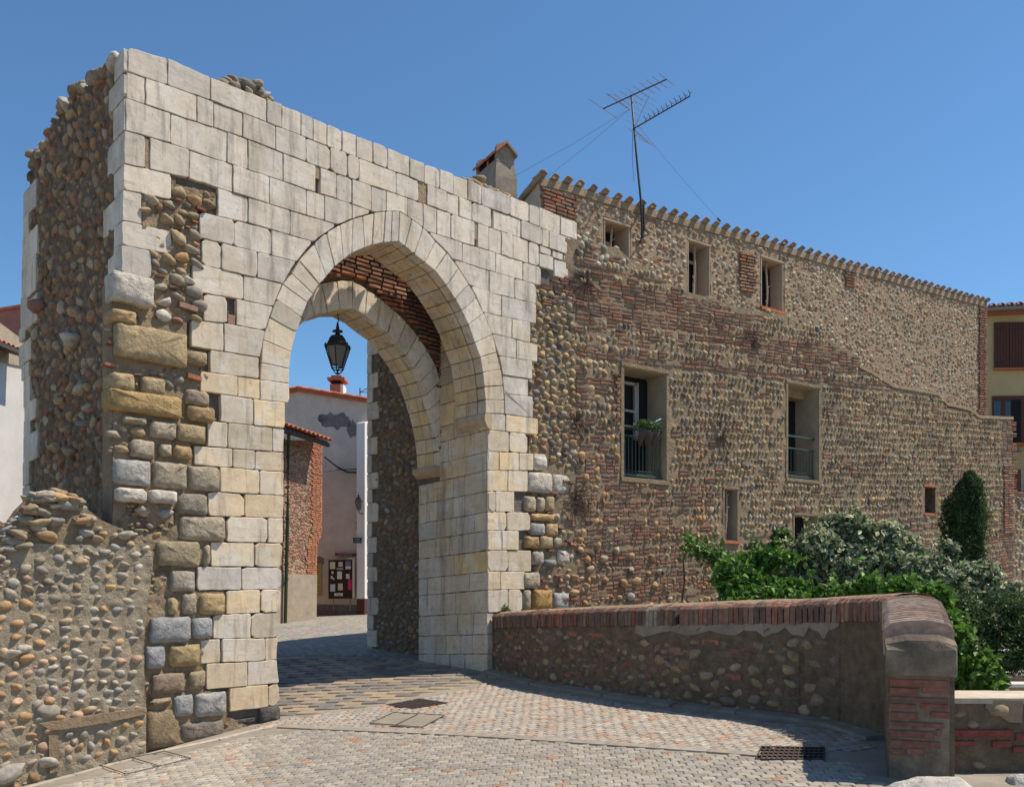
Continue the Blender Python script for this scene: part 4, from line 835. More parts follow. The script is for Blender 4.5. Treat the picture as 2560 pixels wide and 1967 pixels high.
# coursed lower wall: rows run parallel to the sloping bed joints
zr = -.3; row = 0
while zr < 7.3:
    a = aX + rnd(0, .06); brickrow = random.random() < .16; rowh = .062 if brickrow else rnd(.10, .135); tilt = rnd(.15, .45) * (1 if random.random() < .75 else -1)
    while a < aEnd - .02:
        z = zr + SLOPE * a + .015 * math.sin(a * 2 + row); x, y = pxof(BP, a, z)
        wd = rnd(.07, .115); L_ = rnd(.18, .30); isb = brickrow or random.random() < (.10 if x < 1700 else .03)
        band = (700 + (x - 1432) * .12 < y < 790 + (x - 1432) * .17 and x < 1900) or (x >= 1840 and x < 2146 and 838 + (x - 1885) * .11 < y < 905 + (x - 1885) * .09)
        if x < 1560 and 780 < y < 1010 and math.sin(row * 1.7 + a) > -.2: band = band or (x < 1500 or x > 1538)
        if 1432 < x < 1740 + 60 * math.sin(row) and y > 1190 + 60 * math.sin(x * .02): isb = random.random() < .62; L_ = rnd(.08, .2)
        L_ = min(L_, max(.03, aEnd - a - .01))
        if 1540 < x < 1600 and y > 1225: isb = True
        if x > 2500 and y < 1500: isb = True; L_ = rnd(.2, .3)
        if (1885 < x < 2050 and 780 < y < 850): isb = False; band = False
        if band: isb = random.random() < .9
        top = interp(ltp, a)
        if y < 1520 and z < top - .05:
            if isb:
                nr = 1 if brickrow else 2
                for q in range(nr):
                    zz = z + (q - (nr - 1) / 2) * .058
                    if free(BP, hl, a + L_ / 2, zz, L_ / 2, .02) and zz < top - .04: bbr.wall(BP, a + L_ / 2, zz, L_ / 2 - .007, .019, .05, -.03, SLOPE * .9 + rnd(-.03, .03), c_brick(.85, .35 if y < 1200 else .75))
                a += L_ + .006; continue
            big = 1.25 if x < 1540 or (y > 1230 and random.random() < .25) else 1
            if free(BP, hl, a + wd / 2, z, wd / 2, .05) and random.random() > .07:
                bcob.wall(BP, a + wd / 2, z + rnd(-.014, .014), wd * rnd(.40, .56) * big, rowh * rnd(.38, .56) * big, .055, rnd(-.024, .002), -tilt + rnd(-.3, .3), (tuple(q * g_ for q, g_ in zip(low_c(), (1.12, .92, .78))) if (x < 1780 and y > 1090) else low_c()) if y > 700 or x > 2000 or random.random() < .5 else grey_c())
        a += wd * rnd(1.0, 1.28)
    zr += rowh + .018; row += 1
# large cobbles beside the gateway
scatter(BP, bcob, [(1325, 725), (1432, 740), (1432, 1172), (1325, 1135)], 420, .035, .075, [(1300, 1130, 1370, 1172)], d=-.0, colf=low_c, asp=(.75, 1.2), pack=.95)
scatter(BP, bcob, [(1305, 1185), (1432, 1190), (1432, 1530), (1305, 1530)], 110, .03, .06, (), d=-.0, colf=low_c, asp=(.75, 1.2), brick=.3, bb=bbr)
scatter(BP, bcob, [(1432, 1350), (1640, 1390), (1690, 1530), (1432, 1530)], 26, .05, .095, (), d=.015, colf=warm_c, asp=(.7, 1.1), pack=1.7)
for k in range(16):
    y = 690 + k * 6.5; a = BP.s_at(1352)
    while a < BP.s_at(1435):
        L_ = rnd(.16, .26); z = BP.px(1380, y)[1] + SLOPE * (a - BP.s_at(1380)); 
        if pxof(BP, a, z)[1] > 705 - 40 * (a - BP.s_at(1352)) and random.random() < .8 and pxof(BP, a, z)[1] < 760: bbr.wall(BP, a + L_ / 2, z, L_ / 2 - .006, .02, .05, -.02, .03, c_brick(.7, .3))
        a += L_ + .008
# ragged crest of the lower wall
for k in range(330):
    a = lerp(BP.s_at(1440), BP.s_at(2440), k / 330); z = interp(ltp, a); r = rnd(.03, .075); bcob.wall(BP, a, z - .03 + rnd(-.06, .04), r, r * rnd(.7, 1.1), r, rnd(-.26, -.02), rnd(-.8, .8), tuple(q * rnd(.45, .9) for q in grey_c()))
# upper wall: random small cobbles and brick chips
def up_c():
    c = random.choice([(.44, .35, .24), (.46, .40, .31), (.38, .28, .18), (.34, .30, .24), (.52, .46, .37), (.40, .24, .15), (.28, .22, .16)]); k = rnd(.8, 1.15); return tuple(q * k for q in c)
a0_, a1_ = UP.s_at(1358), UP.s_at(2462); z0_ = 3.5
def tup(a, z, r):
    x, y = pxof(UP, a, z)
    if z > interp(utp, a) - .12 or y > interp(LTOP, x) + 15: return False
    if 1845 < x < 1890 and 620 < y < 726: return False
    return free(UP, hu, a, z, r * .7, r * .6)
scat_sz(UP, ucob, a0_, UP.s_at(1900), 4.5, 8.2, 1700, .022, .07, d=-.014, colf=up_c, test=tup, dep=.8, rotr=.4, bb=bbr, brick=.12, pack=.9)
scat_sz(UP, ucob, UP.s_at(1900), a1_, 3.0, 9.3, 3400, .022, .066, d=-.014, colf=up_c, test=tup, dep=.7, rotr=.35, bb=bbr, brick=.16, pack=.80)
def brickpatch(pl, x0, y0, x1, y1, n, sl=SLOPE, L=(.16, .26), dim=1.0):
    a0, za = pl.px(x0, y0); a1, _ = pl.px(x1, y1); zb_ = pl.px(x0, y1)[1]; z = zb_; i = 0
    while z < za:
        a = a0 - (rnd(0, .08) if i % 2 else 0)
        while a < a1 - .04:
            L_ = min(rnd(*L), a1 - a); zz = z + sl * (a - a0)
            if free(pl, hu if pl is UP else hl, a + L_ / 2, zz, L_ / 2, .0): bbr.wall(pl, a + L_ / 2, zz, L_ / 2 - .006, .022, .05, -.005, sl, c_brick(dim, .8))
            a += L_ + .006
        z += .062; i += 1
brickpatch(UP, 1356, 470, 1440, 560, 0, -.02); brickpatch(UP, 1848, 626, 1886, 722, 0); brickpatch(UP, 2112, 672, 2135, 712, 0); brickpatch(UP, 2446, 765, 2464, 1045, 0, dim=.9)
brickpatch(BP, 2508, 1160, 2531, 1330, 0, dim=1.1)
# brick jamb beside the big window
brickpatch(BP, 1538, 930, 1556, 1060, 0, L=(.07, .12), dim=.85)
bcob.emit(HOUSE, 295); bbr.emit(HOUSE, 295); ucob.emit(HOUSE, 295)
# mortar crest on the right, sloping
m = MB(); cr = [(2146, 917), (2190, 940), (2231, 967), (2290, 977), (2343, 987), (2367, 1012), (2421, 1024), (2448, 1044), (2531, 1047)]
for (xa, ya), (xb, yb) in zip(cr[:-1], cr[1:]):
    A = BP.px(xa, ya); B_ = BP.px(xb, yb); v, f = prism(BP, [(A[0], A[1] - .02), (B_[0], B_[1] - .02), (B_[0], B_[1] + .05), (A[0], A[1] + .05)], -.3, .03); m.add(v, f)
m.build('wall_capping', M['mortar_light'], HOUSE)
# roof: barrel tiles bedded on the wall head, falling to the back
RT = Batch('roof_tile', TIL, M['tile_a'], M['tile_o'])
a = UP.s_at(1350); aE = UP.s_at(2466); m = MB(); mf = MB()
def bk(a, z, d): return UP.w(a, z - .38 * (-d), d)
while a < aE:
    z = interp(utp, a) + .03 + rnd(-.012, .012); P0 = Vector(bk(a, z, .10)); s_ = rnd(.92, 1.08)
    for r_ in range(2):
        c0 = .11 - r_ * .42; ctr = Vector(UP.w(a, z - .38 * (.21 - c0) + r_ * .015, c0 - .21)); ax = Vector((UP.n[0], UP.n[1], .38)).normalized(); u = Vector((UP.u[0], UP.u[1], SLOPE)).normalized(); up = u.cross(ax).normalized(); up = up if up.z > 0 else -up
        Mx = np.column_stack([np.array(u) * .068 * s_, -np.array(ax) * .23, np.array(up) * .065 * s_])
        RT.add(Mx, ctr, random.choice([(.34, .22, .15), (.33, .25, .18), (.38, .21, .13), (.30, .25, .19), (.24, .19, .15)]))
    # mortar plug in the tile mouth
    v, f = prism(UP, [(a + .066 * math.cos(t), z + .012 + .058 * math.sin(t)) for t in np.linspace(0, math.pi, 7)], -.12, .055 + rnd(0, .03)); mf.add(v, f)
    a += .272 + rnd(-.02, .02)
RT.emit(HOUSE, 295)
mf.build('tile_mortar_plugs', M['mortar_light'], HOUSE)
m = MB(); n = 26
for k in range(n):
    a, b = lerp(UP.s_at(1350), aE, k / n), lerp(UP.s_at(1350), aE, (k + 1) / n); za, zb_ = interp(utp, a), interp(utp, b)
    v, f = prism(UP, [(a, za - .09), (b, zb_ - .09), (b, zb_ + .035), (a, za + .035)], -.10, .022 + rnd(0, .012)); m.add(v, f)
m.build('eaves_mortar_band', M['mortar_light'], HOUSE)
m = MB(); A0 = UP.s_at(1349)
za, zb_ = interp(utp, A0) + .03, interp(utp, aE) + .03
v = [UP.w(A0, za, 0), UP.w(aE, zb_, 0), UP.w(aE, zb_ - 1.6, -4.2), UP.w(A0, za - 1.6, -4.2)]; v += [(p[0], p[1], p[2] - .08) for p in v]
m.add(v, orient(v, [(0, 1, 2, 3), (4, 7, 6, 5), (0, 4, 5, 1), (1, 5, 6, 2), (2, 6, 7, 3), (3, 7, 4, 0)])); m.build('roof_slope', M['terracotta'], HOUSE)
v = [UP.w(A0, -.5, -.02), UP.w(A0, -.5, -4.2), UP.w(A0, za - 1.64, -4.2), UP.w(A0, za - .06, -.02)]; v2 = [UP.w(A0 + .25, p[2], 0) for p in v]
vv = v + [(p[0] + UP.u[0] * .25, p[1] + UP.u[1] * .25, p[2]) for p in v]
obj('gable_wall', vv, orient(vv, [(0, 1, 2, 3), (4, 7, 6, 5), (0, 4, 5, 1), (1, 5, 6, 2), (2, 6, 7, 3), (3, 7, 4, 0)]), M['plaster_pink'], HOUSE)
vv = [(p[0] + UP.u[0] * (aE - A0 - .3), p[1] + UP.u[1] * (aE - A0 - .3), p[2]) for p in vv]
obj('gable_wall', vv, orient(vv, [(0, 1, 2, 3), (4, 7, 6, 5), (0, 4, 5, 1), (1, 5, 6, 2), (2, 6, 7, 3), (3, 7, 4, 0)]), M['plaster_pink'], HOUSE)
# verge board in terracotta
m = MB(); m.tube([UP.w(A0 - .03, za + .02, .04), UP.w(A0 - .03, za - 1.6, -4.2)], .045, 8); m.build('verge_tiles', M['cement'], HOUSE)
# ---- windows
def win_box(pl, h, dep, mrev, name, frame=None, back='dark', parent=HOUSE):
    a0, a1, z0, z1 = h; w_ = obj(name, *(lambda v: (v, [(0, 1, 2, 3)]))([pl.w(a0 - .01, z0 - .01, -dep), pl.w(a1 + .01, z0 - .01, -dep), pl.w(a1 + .01, z1 + .01, -dep), pl.w(a0 - .01, z1 + .01, -dep)]), M[back], parent); e = .012
    m = MB(); m.pbox(pl, a0 - .02, a0 + e, z0, z1, -dep, .006); m.pbox(pl, a1 - e, a1 + .02, z0, z1, -dep, .006); m.pbox(pl, a0 + e, a1 - e, z1 - e, z1 + .02, -dep, .004); m.pbox(pl, a0 + e, a1 - e, z0 - .02, z0 + e, -dep, .004)
    m.build('reveal', M[mrev], w_); return w_
# flat plaster surround
def surround(pl, h, w_, mt, name='surround', d=.012, bot=True):
    a0, a1, z0, z1 = h; m = MB(); m.pbox(pl, a0 - w_, a0 + .005, z0, z1 + .0, -.04, d); m.pbox(pl, a1 - .005, a1 + w_ * 1.1, z0, z1, -.04, d); m.pbox(pl, a0 - w_, a1 + w_ * 1.1, z1, z1 + w_ * 1.1, -.04, d + .01)
    if bot: m.pbox(pl, a0 - w_, a1 + w_, z0 - w_ * 1.1, z0, -.04, d + .015)
    return m.build(name, mt, HOUSE)
def rail(pl, h, ztop, zmid, n, d, parent, flat=True):
    a0, a1, z0, z1 = h; r = obj('balcony_rail', *_pb(pl, a0 + .02, a1 - .02, ztop - .02, ztop + .015, d - .02, d + .03), M['green_metal'], parent)
    obj('rail_crossbar', *_pb(pl, a0 + .02, a1 - .02, zmid - .012, zmid + .012, d - .01, d + .015), M['green_metal'], r); obj('rail_crossbar', *_pb(pl, a0 + .02, a1 - .02, z0 + .05, z0 + .085, d - .01, d + .02), M['green_metal'], r)
    for k in range(n):
        a = lerp(a0 + .05, a1 - .05, k / (n - 1)); m = MB(); m.tube([pl.w(a, z0 + .06, d), pl.w(a, zmid, d)], .009, 5); m.build('baluster', M['green_metal'], r)
    m = MB()
    for k in range(n * 2):
        a = lerp(a0 + .05, a1 - .05, k / (n * 2 - 1)); c = Vector(pl.w(a, z0 + .12, d)); m.tube([Vector(pl.w(a + .028 * math.cos(t), z0 + .12 + .03 * math.sin(t), d)) for t in np.linspace(0, 2 * math.pi, 7)], .005, 4)
    m.build('rail_scrollwork', M['green_metal'], r); return r
def _pb(pl, *a):
    m = MB(); m.pbox(pl, *a); return m.v, m.f
W1, W2, S1, S2, S3 = hl
surround(BP, W1, .06, M['mortar'], d=.02); w1 = win_box(BP, W1, .50, 'plaster', 'window_recess')
a0, a1, z0, z1 = W1; m = MB(); fd = -.44
wf = obj('window_frame', *_pb(BP, a0 + .02, a1 - .30, z1 - .22, z1 - .16, fd - .03, fd + .03), M['wood_pale'], w1) if False else None
m = MB(); xs = lambda x: BP.s_at(x, -.44)
m.pbox(BP, xs(1585), xs(1592), z0 + .75, z1 - .13, -.47, -.42); m.pbox(BP, a0 + .02, xs(1592), z1 - .17, z1 - .12, -.47, -.42); m.pbox(BP, a0 + .02, xs(1586), z0 + 1.22, z0 + 1.26, -.465, -.425); m.pbox(BP, xs(1594), xs(1597), z0 + .75, z1 - .1, -.48, -.44)
m.build('casement', M['wood_pale'], w1)
obj('shutter_leaf', *_pb(BP, xs(1599), xs(1626), z0 + .1, z1 - .05, -.49, -.45), M['dark'], w1)
rail(BP, W1, z0 + .86, z0 + .73, 12, -.10, HOUSE); rail(BP, W2, W2[2] + .72 * (W2[3] - W2[2]) * .55 + .12, W2[2] + .62, 10, -.10, HOUSE)
m = MB(); m.pbox(BP, a0 + .01, a0 + .30, z0 + .86, z0 + .89, -.14, -.02); m.build('shelf', M['green_metal'], HOUSE)
surround(BP, W2, .05, M['mortar'], d=.02); w2 = win_box(BP, W2, .55, 'plaster', 'window_recess')
surround(BP, S1, .03, M['mortar'], d=.02); s1 = win_box(BP, S1, .4, 'plaster', 'slit_window'); surround(BP, S2, .03, M['mortar'], d=.02, bot=False); win_box(BP, S2, .3, 'plaster', 'window_recess'); s3 = win_box(BP, S3, .3, 'mortar_dark', 'wall_niche')
m = MB(); m.pbox(BP, S1[0] - .04, S1[1] + .05, S1[2] - .05, S1[2], -.3, .06); m.build('brick_sill', M['terracotta'], HOUSE)
m = MB(); m.pbox(BP, S3[0] - .05, S3[1] + .04, S3[3] + .0, S3[3] + .05, -.2, .02); m.pbox(BP, S3[0] - .04, S3[1] + .04, S3[2] - .05, S3[2] - .0, -.2, .03); m.build('brick_lintel', M['terracotta'], HOUSE)
def branch(pl, a, z0, z1, d, parent, name='timber_bar'):
    pts = [pl.w(a + .02 * math.sin(t * 5 + a), lerp(z0, z1, t), d) for t in np.linspace(0, 1, 6)]; m = MB(); m.tube(pts, [.022, .02, .024, .018, .022, .02], 6)
    for k in range(5):
        t = rnd(.1, .9); z = lerp(z0, z1, t); s_ = random.choice((-1, 1)); m.tube([pl.w(a, z, d), pl.w(a + s_ * .06, z + rnd(.03, .09), d + .03)], [.012, .004], 5)
    return m.build(name, M['wood_grey'], parent, True)
branch(BP, lerp(S1[0], S1[1], .42), S1[2], S1[3], -.08, s1)
for i, h in enumerate(hu):
    wb = win_box(UP, h, .38, 'plaster_pink', 'loft_window'); surround(UP, h, .02, M['plaster_pink'], d=.006, bot=(i == 2))
    a0, a1, z0, z1 = h; fr = MB(); dd = -.30; q = UP.s_at([1527, 1739, 1922][i], dd)
    zt_ = z1 - (.28 if i < 2 else .12); fr.pbox(UP, q - .045, q, z0, zt_, dd, dd + .03); fr.pbox(UP, a0 + .01, q, zt_, zt_ + .05, dd, dd + .03); fr.build('window_frame', M['wood_dark' if i == 2 else 'wood_grey'], wb)
    branch(UP, lerp(a0, a1, [.42, .43, .42][i]), z0, z1, -.09, wb)
m = MB(); h = hu[2]; m.pbox(UP, h[0] - .05, h[1] + .03, h[2] - .06, h[2], -.3, .06); m.build('brick_sill', M['terracotta'], HOUSE)
# ================================================================== things on the house
def leaf_cloud(name, pts, nrm, size, cols, parent, asp=.55, fold=.25, jitter=.9, kind='stuff', matn='leaf'):
    P = np.asarray(pts, float); n = len(P); r = RNG; N_ = np.asarray(nrm, float) + r.normal(size=(n, 3)) * jitter; N_ /= np.linalg.norm(N_, axis=1)[:, None] + 1e-9
    T = r.normal(size=(n, 3)); T[:, 2] -= .4; T -= (T * N_).sum(1)[:, None] * N_; T /= np.linalg.norm(T, axis=1)[:, None] + 1e-9; B = np.cross(N_, T); s = (size * r.uniform(.6, 1.3, n))[:, None]
    a = P - T * s * .1; tip = P + T * s; l = P + T * s * .45 + B * s * asp * .5 + N_ * s * fold * .4; q = P + T * s * .45 - B * s * asp * .5 + N_ * s * fold * .4; mid = P + T * s * .5
    V = np.stack([a, l, tip, q], 1).reshape(-1, 3); i = np.arange(n) * 4; Fc = np.stack([np.stack([i, i + 1, i + 2], 1), np.stack([i, i + 2, i + 3], 1)], 1).reshape(-1, 3)
    C = np.asarray(cols)[r.integers(0, len(cols), n)] * r.uniform(.75, 1.25, (n, 1)); me = bpy.data.meshes.new(name); me.from_pydata(V.tolist(), [], Fc.tolist()); me.materials.append(M[matn])
    ca = me.color_attributes.new('tint', 'FLOAT_COLOR', 'POINT'); ca.data.foreach_set('color', np.hstack([np.repeat(C, 4, 0), np.ones((n * 4, 1))]).astype(np.float32).ravel()); return link(name, me, parent, kind)
def blob_pts(c, r, n, shell=.55):
    d = RNG.normal(size=(n, 3)); d /= np.linalg.norm(d, axis=1)[:, None]; k = RNG.uniform(shell, 1.0, (n, 1)) ** .7; lump = 1 + .30 * np.sin(d[:, :1] * 5 + c[0]) * np.sin(d[:, 1:2] * 6 + c[1] * 3) + .20 * np.sin(d[:, 2:3] * 9 + c[0] * 5)
    return np.array(c) + d * k * np.array(r) * lump, d
# planter with basket on the window rail
a, z = BP.px(1612, 1075, .02); PB = thing('hanging_flower_basket', 'bushy green plant in a sagging coir basket on the large window railing', 'planter', BP.w(a, z, .03))
bv, bn = [], []; m = MB(); nx_ = 11
for j in range(5):
    for i in range(nx_):
        t = i / (nx_ - 1); s = j / 4; aa = a + (t - .5) * .50 * (1 - .3 * s); drop = (.10 + .20 * abs(math.sin(t * 7.2 + .4))) * s; bv.append(BP.w(aa, z - drop, .0 + .12 * math.sin(math.pi * (1 - s) * .5 + .2)))
fs = [(j * nx_ + i, j * nx_ + i + 1, (j + 1) * nx_ + i + 1, (j + 1) * nx_ + i) for j in range(4) for i in range(nx_ - 1)]
o = obj('coir_liner', bv, fs, mat('coir', (.075, .055, .045), ns=30, var=.4, bump=.6, rough=1), PB, smooth=True); md = o.modifiers.new('t', 'SOLIDIFY'); md.thickness = .012
pp = []; pn = []
for k in range(7):
    c = BP.w(a + rnd(-.18, .22), z + rnd(.02, .09), .08); p_, n_ = blob_pts(c, (.11, .11, .075), 130); pp.append(p_); pn.append(n_)
leaf_cloud('foliage', np.vstack(pp), np.vstack(pn), .045, [(.07, .13, .03), (.10, .17, .045), (.05, .10, .02)], PB)
m = MB(); q0 = BP.px(1633, 1058, .1); q1 = BP.px(1653, 1046, .1); A, B_ = Vector(BP.w(*q0, .1)), Vector(BP.w(*q1, .1)); m.tube([A, A.lerp(B_, .5), B_], [.004, .015, .004], 6); TL = m.build('windmill_toy_blade', mat('pale_blue_plastic', (.25, .55, .72), ns=4, var=.05, bump=0, rough=.4)); tag(TL, 'small pale blue plastic garden spinner sticking out of the flower basket', 'ornament')
# chimney behind the gateway
CHP = Plane(((1188 - CX) / F * 15.2, 15.2), math.radians(55)); CH = thing('plaster_chimney', 'tapering beige plaster chimney with a tiled saddle top behind the gateway', 'chimney', CHP.w(0, 5.5, 0))
cB = CHP; SC_ = Plane(((1241 - CX) / F * 15.0, 15.0), math.radians(62)); wL = Plane(((1241 - CX) / F * 15.0, 15.0), math.radians(-30), -1)
def zpx(y, Y): return EYE + (HY - y) / F * Y
tl = wL.s_at(1190); tr = SC_.s_at(1286); u1, u2 = Vector((*wL.u, 0)), Vector((*SC_.u, 0)); o0 = Vector((*SC_.P, 0)); tl = min(tl, .75)
z0c, z1c, z2c, z3c = 5.0, zpx(402, 15), zpx(366, 15), zpx(357, 15)
def ring(z, e): return [o0 - u1 * e - u2 * e + Vector((0, 0, z)), o0 + u2 * (tr + e) - u1 * e + Vector((0, 0, z)), o0 + u2 * (tr + e) + u1 * (tl + e) + Vector((0, 0, z)), o0 + u1 * (tl + e) - u2 * e + Vector((0, 0, z))]
m = MB(); v = ring(z0c, .07) + ring(zpx(440, 15), .03) + ring(z1c + .05, -.01); f = [(i + 4 * j, (i + 1) % 4 + 4 * j, 4 * (j + 1) + (i + 1) % 4, 4 * (j + 1) + i) for j in range(2) for i in range(4)] + [(8, 9, 10, 11)]; m.add(v, orient(v, f)); m.build('stack', M['cement'], CH)
for sgn in (0, 1):      # end cheeks carrying the cap
    off = u1 * (0 if sgn == 0 else tl - .06); p = [o0 + off + u2 * (tr * t) for t in (0, 1)]; m = MB(); prof = [(0, z1c), (1, z1c), (1, z2c - .05), (.9, z2c + .02), (.62, z3c + .01), (.42, z3c + .05), (.25, z3c + .02), (.1, z2c + .06), (0, z2c + .0)]
    v = [o0 + off + u2 * (tr * t) + Vector((0, 0, z)) for t, z in prof] + [o0 + off + u1 * .06 + u2 * (tr * t) + Vector((0, 0, z)) for t, z in prof]; k = len(prof); m.add(v, orient(v, [tuple(range(k)), tuple(range(k, 2 * k))] + [(i, (i + 1) % k, k + (i + 1) % k, k + i) for i in range(k)])); m.build('cap_cheek', M['cement'], CH)
m = MB(); v = [o0 + u2 * (tr * t) + u1 * s + Vector((0, 0, z)) for s in (.07, tl - .07) for t, z in ((.12, z1c), (.88, z1c), (.88, z2c - .1), (.12, z2c - .1))]; m.add(v, orient(v, [(0, 1, 2, 3), (4, 7, 6, 5), (0, 4, 5, 1), (1, 5, 6, 2), (2, 6, 7, 3), (3, 7, 4, 0)])); m.build('flue_opening', M['dark'], CH)
for side in (-1, 1):
    m = MB(); a_ = -.10 if side < 0 else 1.10; v = []
    for s in (-.06, tl + .06):
        v += [o0 + u1 * s + u2 * (tr * .5) + Vector((0, 0, z3c + .06)), o0 + u1 * s + u2 * (tr * a_) + Vector((0, 0, z2c - .07)), o0 + u1 * s + u2 * (tr * a_) + Vector((0, 0, z2c - .12)), o0 + u1 * s + u2 * (tr * .5) + Vector((0, 0, z3c + .01))]
    m.add(v, orient(v, [(0, 1, 2, 3), (4, 7, 6, 5), (0, 4, 5, 1), (1, 5, 6, 2), (2, 6, 7, 3), (3, 7, 4, 0)])); m.build('cap_tile', M['terracotta' if side < 0 else 'cement'], CH)
m = MB(); v = [o0 + u1 * s + u2 * t + Vector((0, 0, z)) for s in (tl * .45, tl * .52) for t, z in ((.02, z1c), (.06, z1c), (.06, z2c - .05), (.02, z2c - .05))]; m.add(v, orient(v, [(0, 1, 2, 3), (4, 7, 6, 5), (0, 4, 5, 1), (1, 5, 6, 2), (2, 6, 7, 3), (3, 7, 4, 0)])); m.build('flue_divider', M['terracotta'], CH)
# TV aerial
AP = UP.off(.16); AN = thing('television_aerial', 'tall television aerial mast with two yagi arrays fixed to the house front', 'aerial', AP.w(*AP.px(1606, 590)))
def ap(x, y, P_=AP): return Vector(P_.w(*P_.px(x, y)))
m = MB(); m.tube([ap(1606, 596), ap(1603, 510), ap(1592, 400), ap(1578, 237)], [.024, .02, .018, .015], 8); m.build('mast', M['mast'], AN, True)
m = MB(); m.tube([ap(1611, 575), ap(1609, 512)], .022, 6); m.tube([ap(1611, 576), ap(1602, 600), Vector(UP.w(*UP.px(1601, 606), 0))], .018, 6); m.tube([ap(1608, 520), Vector(UP.w(*UP.px(1608, 520), 0))], .015, 6); m.build('wall_bracket', M['mast'], AN)
def yagi(P, az_, el, L0, L1, els, rod, m_=M['mast']):
    d = Vector((math.sin(az_), math.cos(az_), math.tan(el))).normalized(); pr = Vector((math.cos(az_), -math.sin(az_), 0)); b = MB(); b.tube([P + d * L0, P + d * L1], .011, 6); b.build('boom', m_, AN)
    for t, h in els: e = MB(); e.tube([P + d * t - pr * h, P + d * t + pr * h], rod, 5); e.build('element', M['alu'], AN)
    return d, pr
az1 = math.radians(132); P = ap(1578, 240); Y0 = P.y
def tpt(x, y, az_, P):      # distance along the boom at photo column x
    k = (x - CX) / F; return (k * P.y - P.x) / (math.sin(az_) - k * math.cos(az_))
cols = [(1508, .36), (1545, .30), (1556, .22), (1571, .22), (1586, .21), (1602, .20), (1618, .20), (1634, .19), (1650, .19), (1666, .19)]
d, pr = yagi(P, az1, math.radians(1.0), tpt(1508, 0, az1, P), tpt(1667, 0, az1, P), [(tpt(x, 0, az1, P), h * 1.15) for x, h in cols], .0055)
t0 = tpt(1541, 0, az1, P); m = MB(); hh = .27; m.tube([P + d * t0 - pr * hh + Vector((0, 0, .03)), P + d * t0 + pr * hh + Vector((0, 0, .03)), P + d * (t0 + .06) + pr * hh, P + d * (t0 + .06) - pr * hh, P + d * t0 - pr * hh + Vector((0, 0, .03))], .006, 5); m.build('folded_dipole', M['alu'], AN)
P = ap(1585, 322); az2 = math.radians(139); d, pr = yagi(P, az2, math.radians(3), -.02, tpt(1725, 0, az2, P), [], .004)
L1 = tpt(1725, 0, az2, P)
for k in range(11):
    t = lerp(.22 * L1, L1, k / 10); e = MB(); q = P + d * t; e.tube([q, q + Vector((0, 0, .05))], .007, 5); e.tube([q + Vector((0, 0, .05)) - pr * .05 + Vector((0, 0, .03)), q + Vector((0, 0, .04)), q + Vector((0, 0, .05)) + pr * .05 + Vector((0, 0, .03))], .006, 5); e.build('director', M['mast'], AN)
for s in (-1, 1):
    e = MB()
    for k in range(7): q = P + d * (.02 + .05 * k) + Vector((0, 0, s * (.06 + .055 * k))); e.tube([q - pr * .22, q + pr * .22], .0028, 4)
    e.tube([P, P + d * .33 + Vector((0, 0, s * .4))], .005, 4); e.build('reflector_grid', M['alu'], AN)
m = MB(); m.tube([P + Vector((-.02, 0, 0)), P + Vector((-.03, 0, -.5)), P + Vector((0.0, 0, -.9))], .004, 4); m.build('loose_cable', M['mast'], AN)
for i, (pa, pb) in enumerate((((1576, 272), (1384, 434)), ((1576, 272), (1291, 440)), ((1582, 300), (1850, 571)))):
    A = ap(*pa); B_ = Vector(UP.w(*UP.px(*pb), -.25)) if i != 1 else Vector((.05, 14.9, zpx(440, 14.9))); m = MB(); m.tube([A, A.lerp(B_, .5) - Vector((0, 0, .03)), B_], .0022, 4)
    if i == 2: C_ = A.lerp(B_, .86); m.tube([C_, C_ + (B_ - A).normalized() * .09], .02, 6)
    m.build('guy_wire', M['mast'], AN)
# ================================================================== PARAPET WALL
def at(x, y, Y): return Vector(((x - CX) / F * Y, Y, EYE + (HY - y) / F * Y))
M['pier_mortar'] = mat('pier_mortar', (0.25, 0.195, 0.135), ns=8, var=.4, bump=1, bs=24, rough=.97, bdist=.02, patches=((2.2, .45, .62, .75, (0.08, 0.06, 0.045)),))
PW = thing('parapet_wall', 'low shaded rubble parapet topped with upright red bricks curving to a brick pier', 'wall', (1.3, 9.8, .3))
base = [tuple(FP.w(*FP.px(1232, 1690))[:2])] + [gpx(*p) for p in ((1347, 1708), (1530, 1737), (1700, 1762), (1860, 1779), (2000, 1795), (2100, 1812))] + [(3.15, 7.45), (2.61, 6.12)]
TF = [(1232, 1541), (1347, 1535), (1530, 1528), (1700, 1523), (1860, 1517), (2031, 1514), (2116, 1506), (2210, 1502)]
def topz_at(X, Y): return EYE + (HY - interp(TF, CX + F * X / Y)) / F * Y
tops = [topz_at(*p) for p in base[:-1]] + [1.215]
TH = .42; nb = len(base)
def nrm2(a, b): d = np.array(b) - np.array(a); d = d / np.linalg.norm(d); return d, np.array([-d[1], d[0]])      # n points away from the street
backp = []
for i in range(nb):
    ns = []
    if i > 0: ns.append(nrm2(base[i - 1], base[i])[1])
    if i < nb - 1: ns.append(nrm2(base[i], base[i + 1])[1])
    n_ = sum(ns) / len(ns); n_ = n_ / (n_ @ n_) if len(ns) > 1 else n_; backp.append(tuple(np.array(base[i]) + n_ * TH))
m = MB(); CT = .17
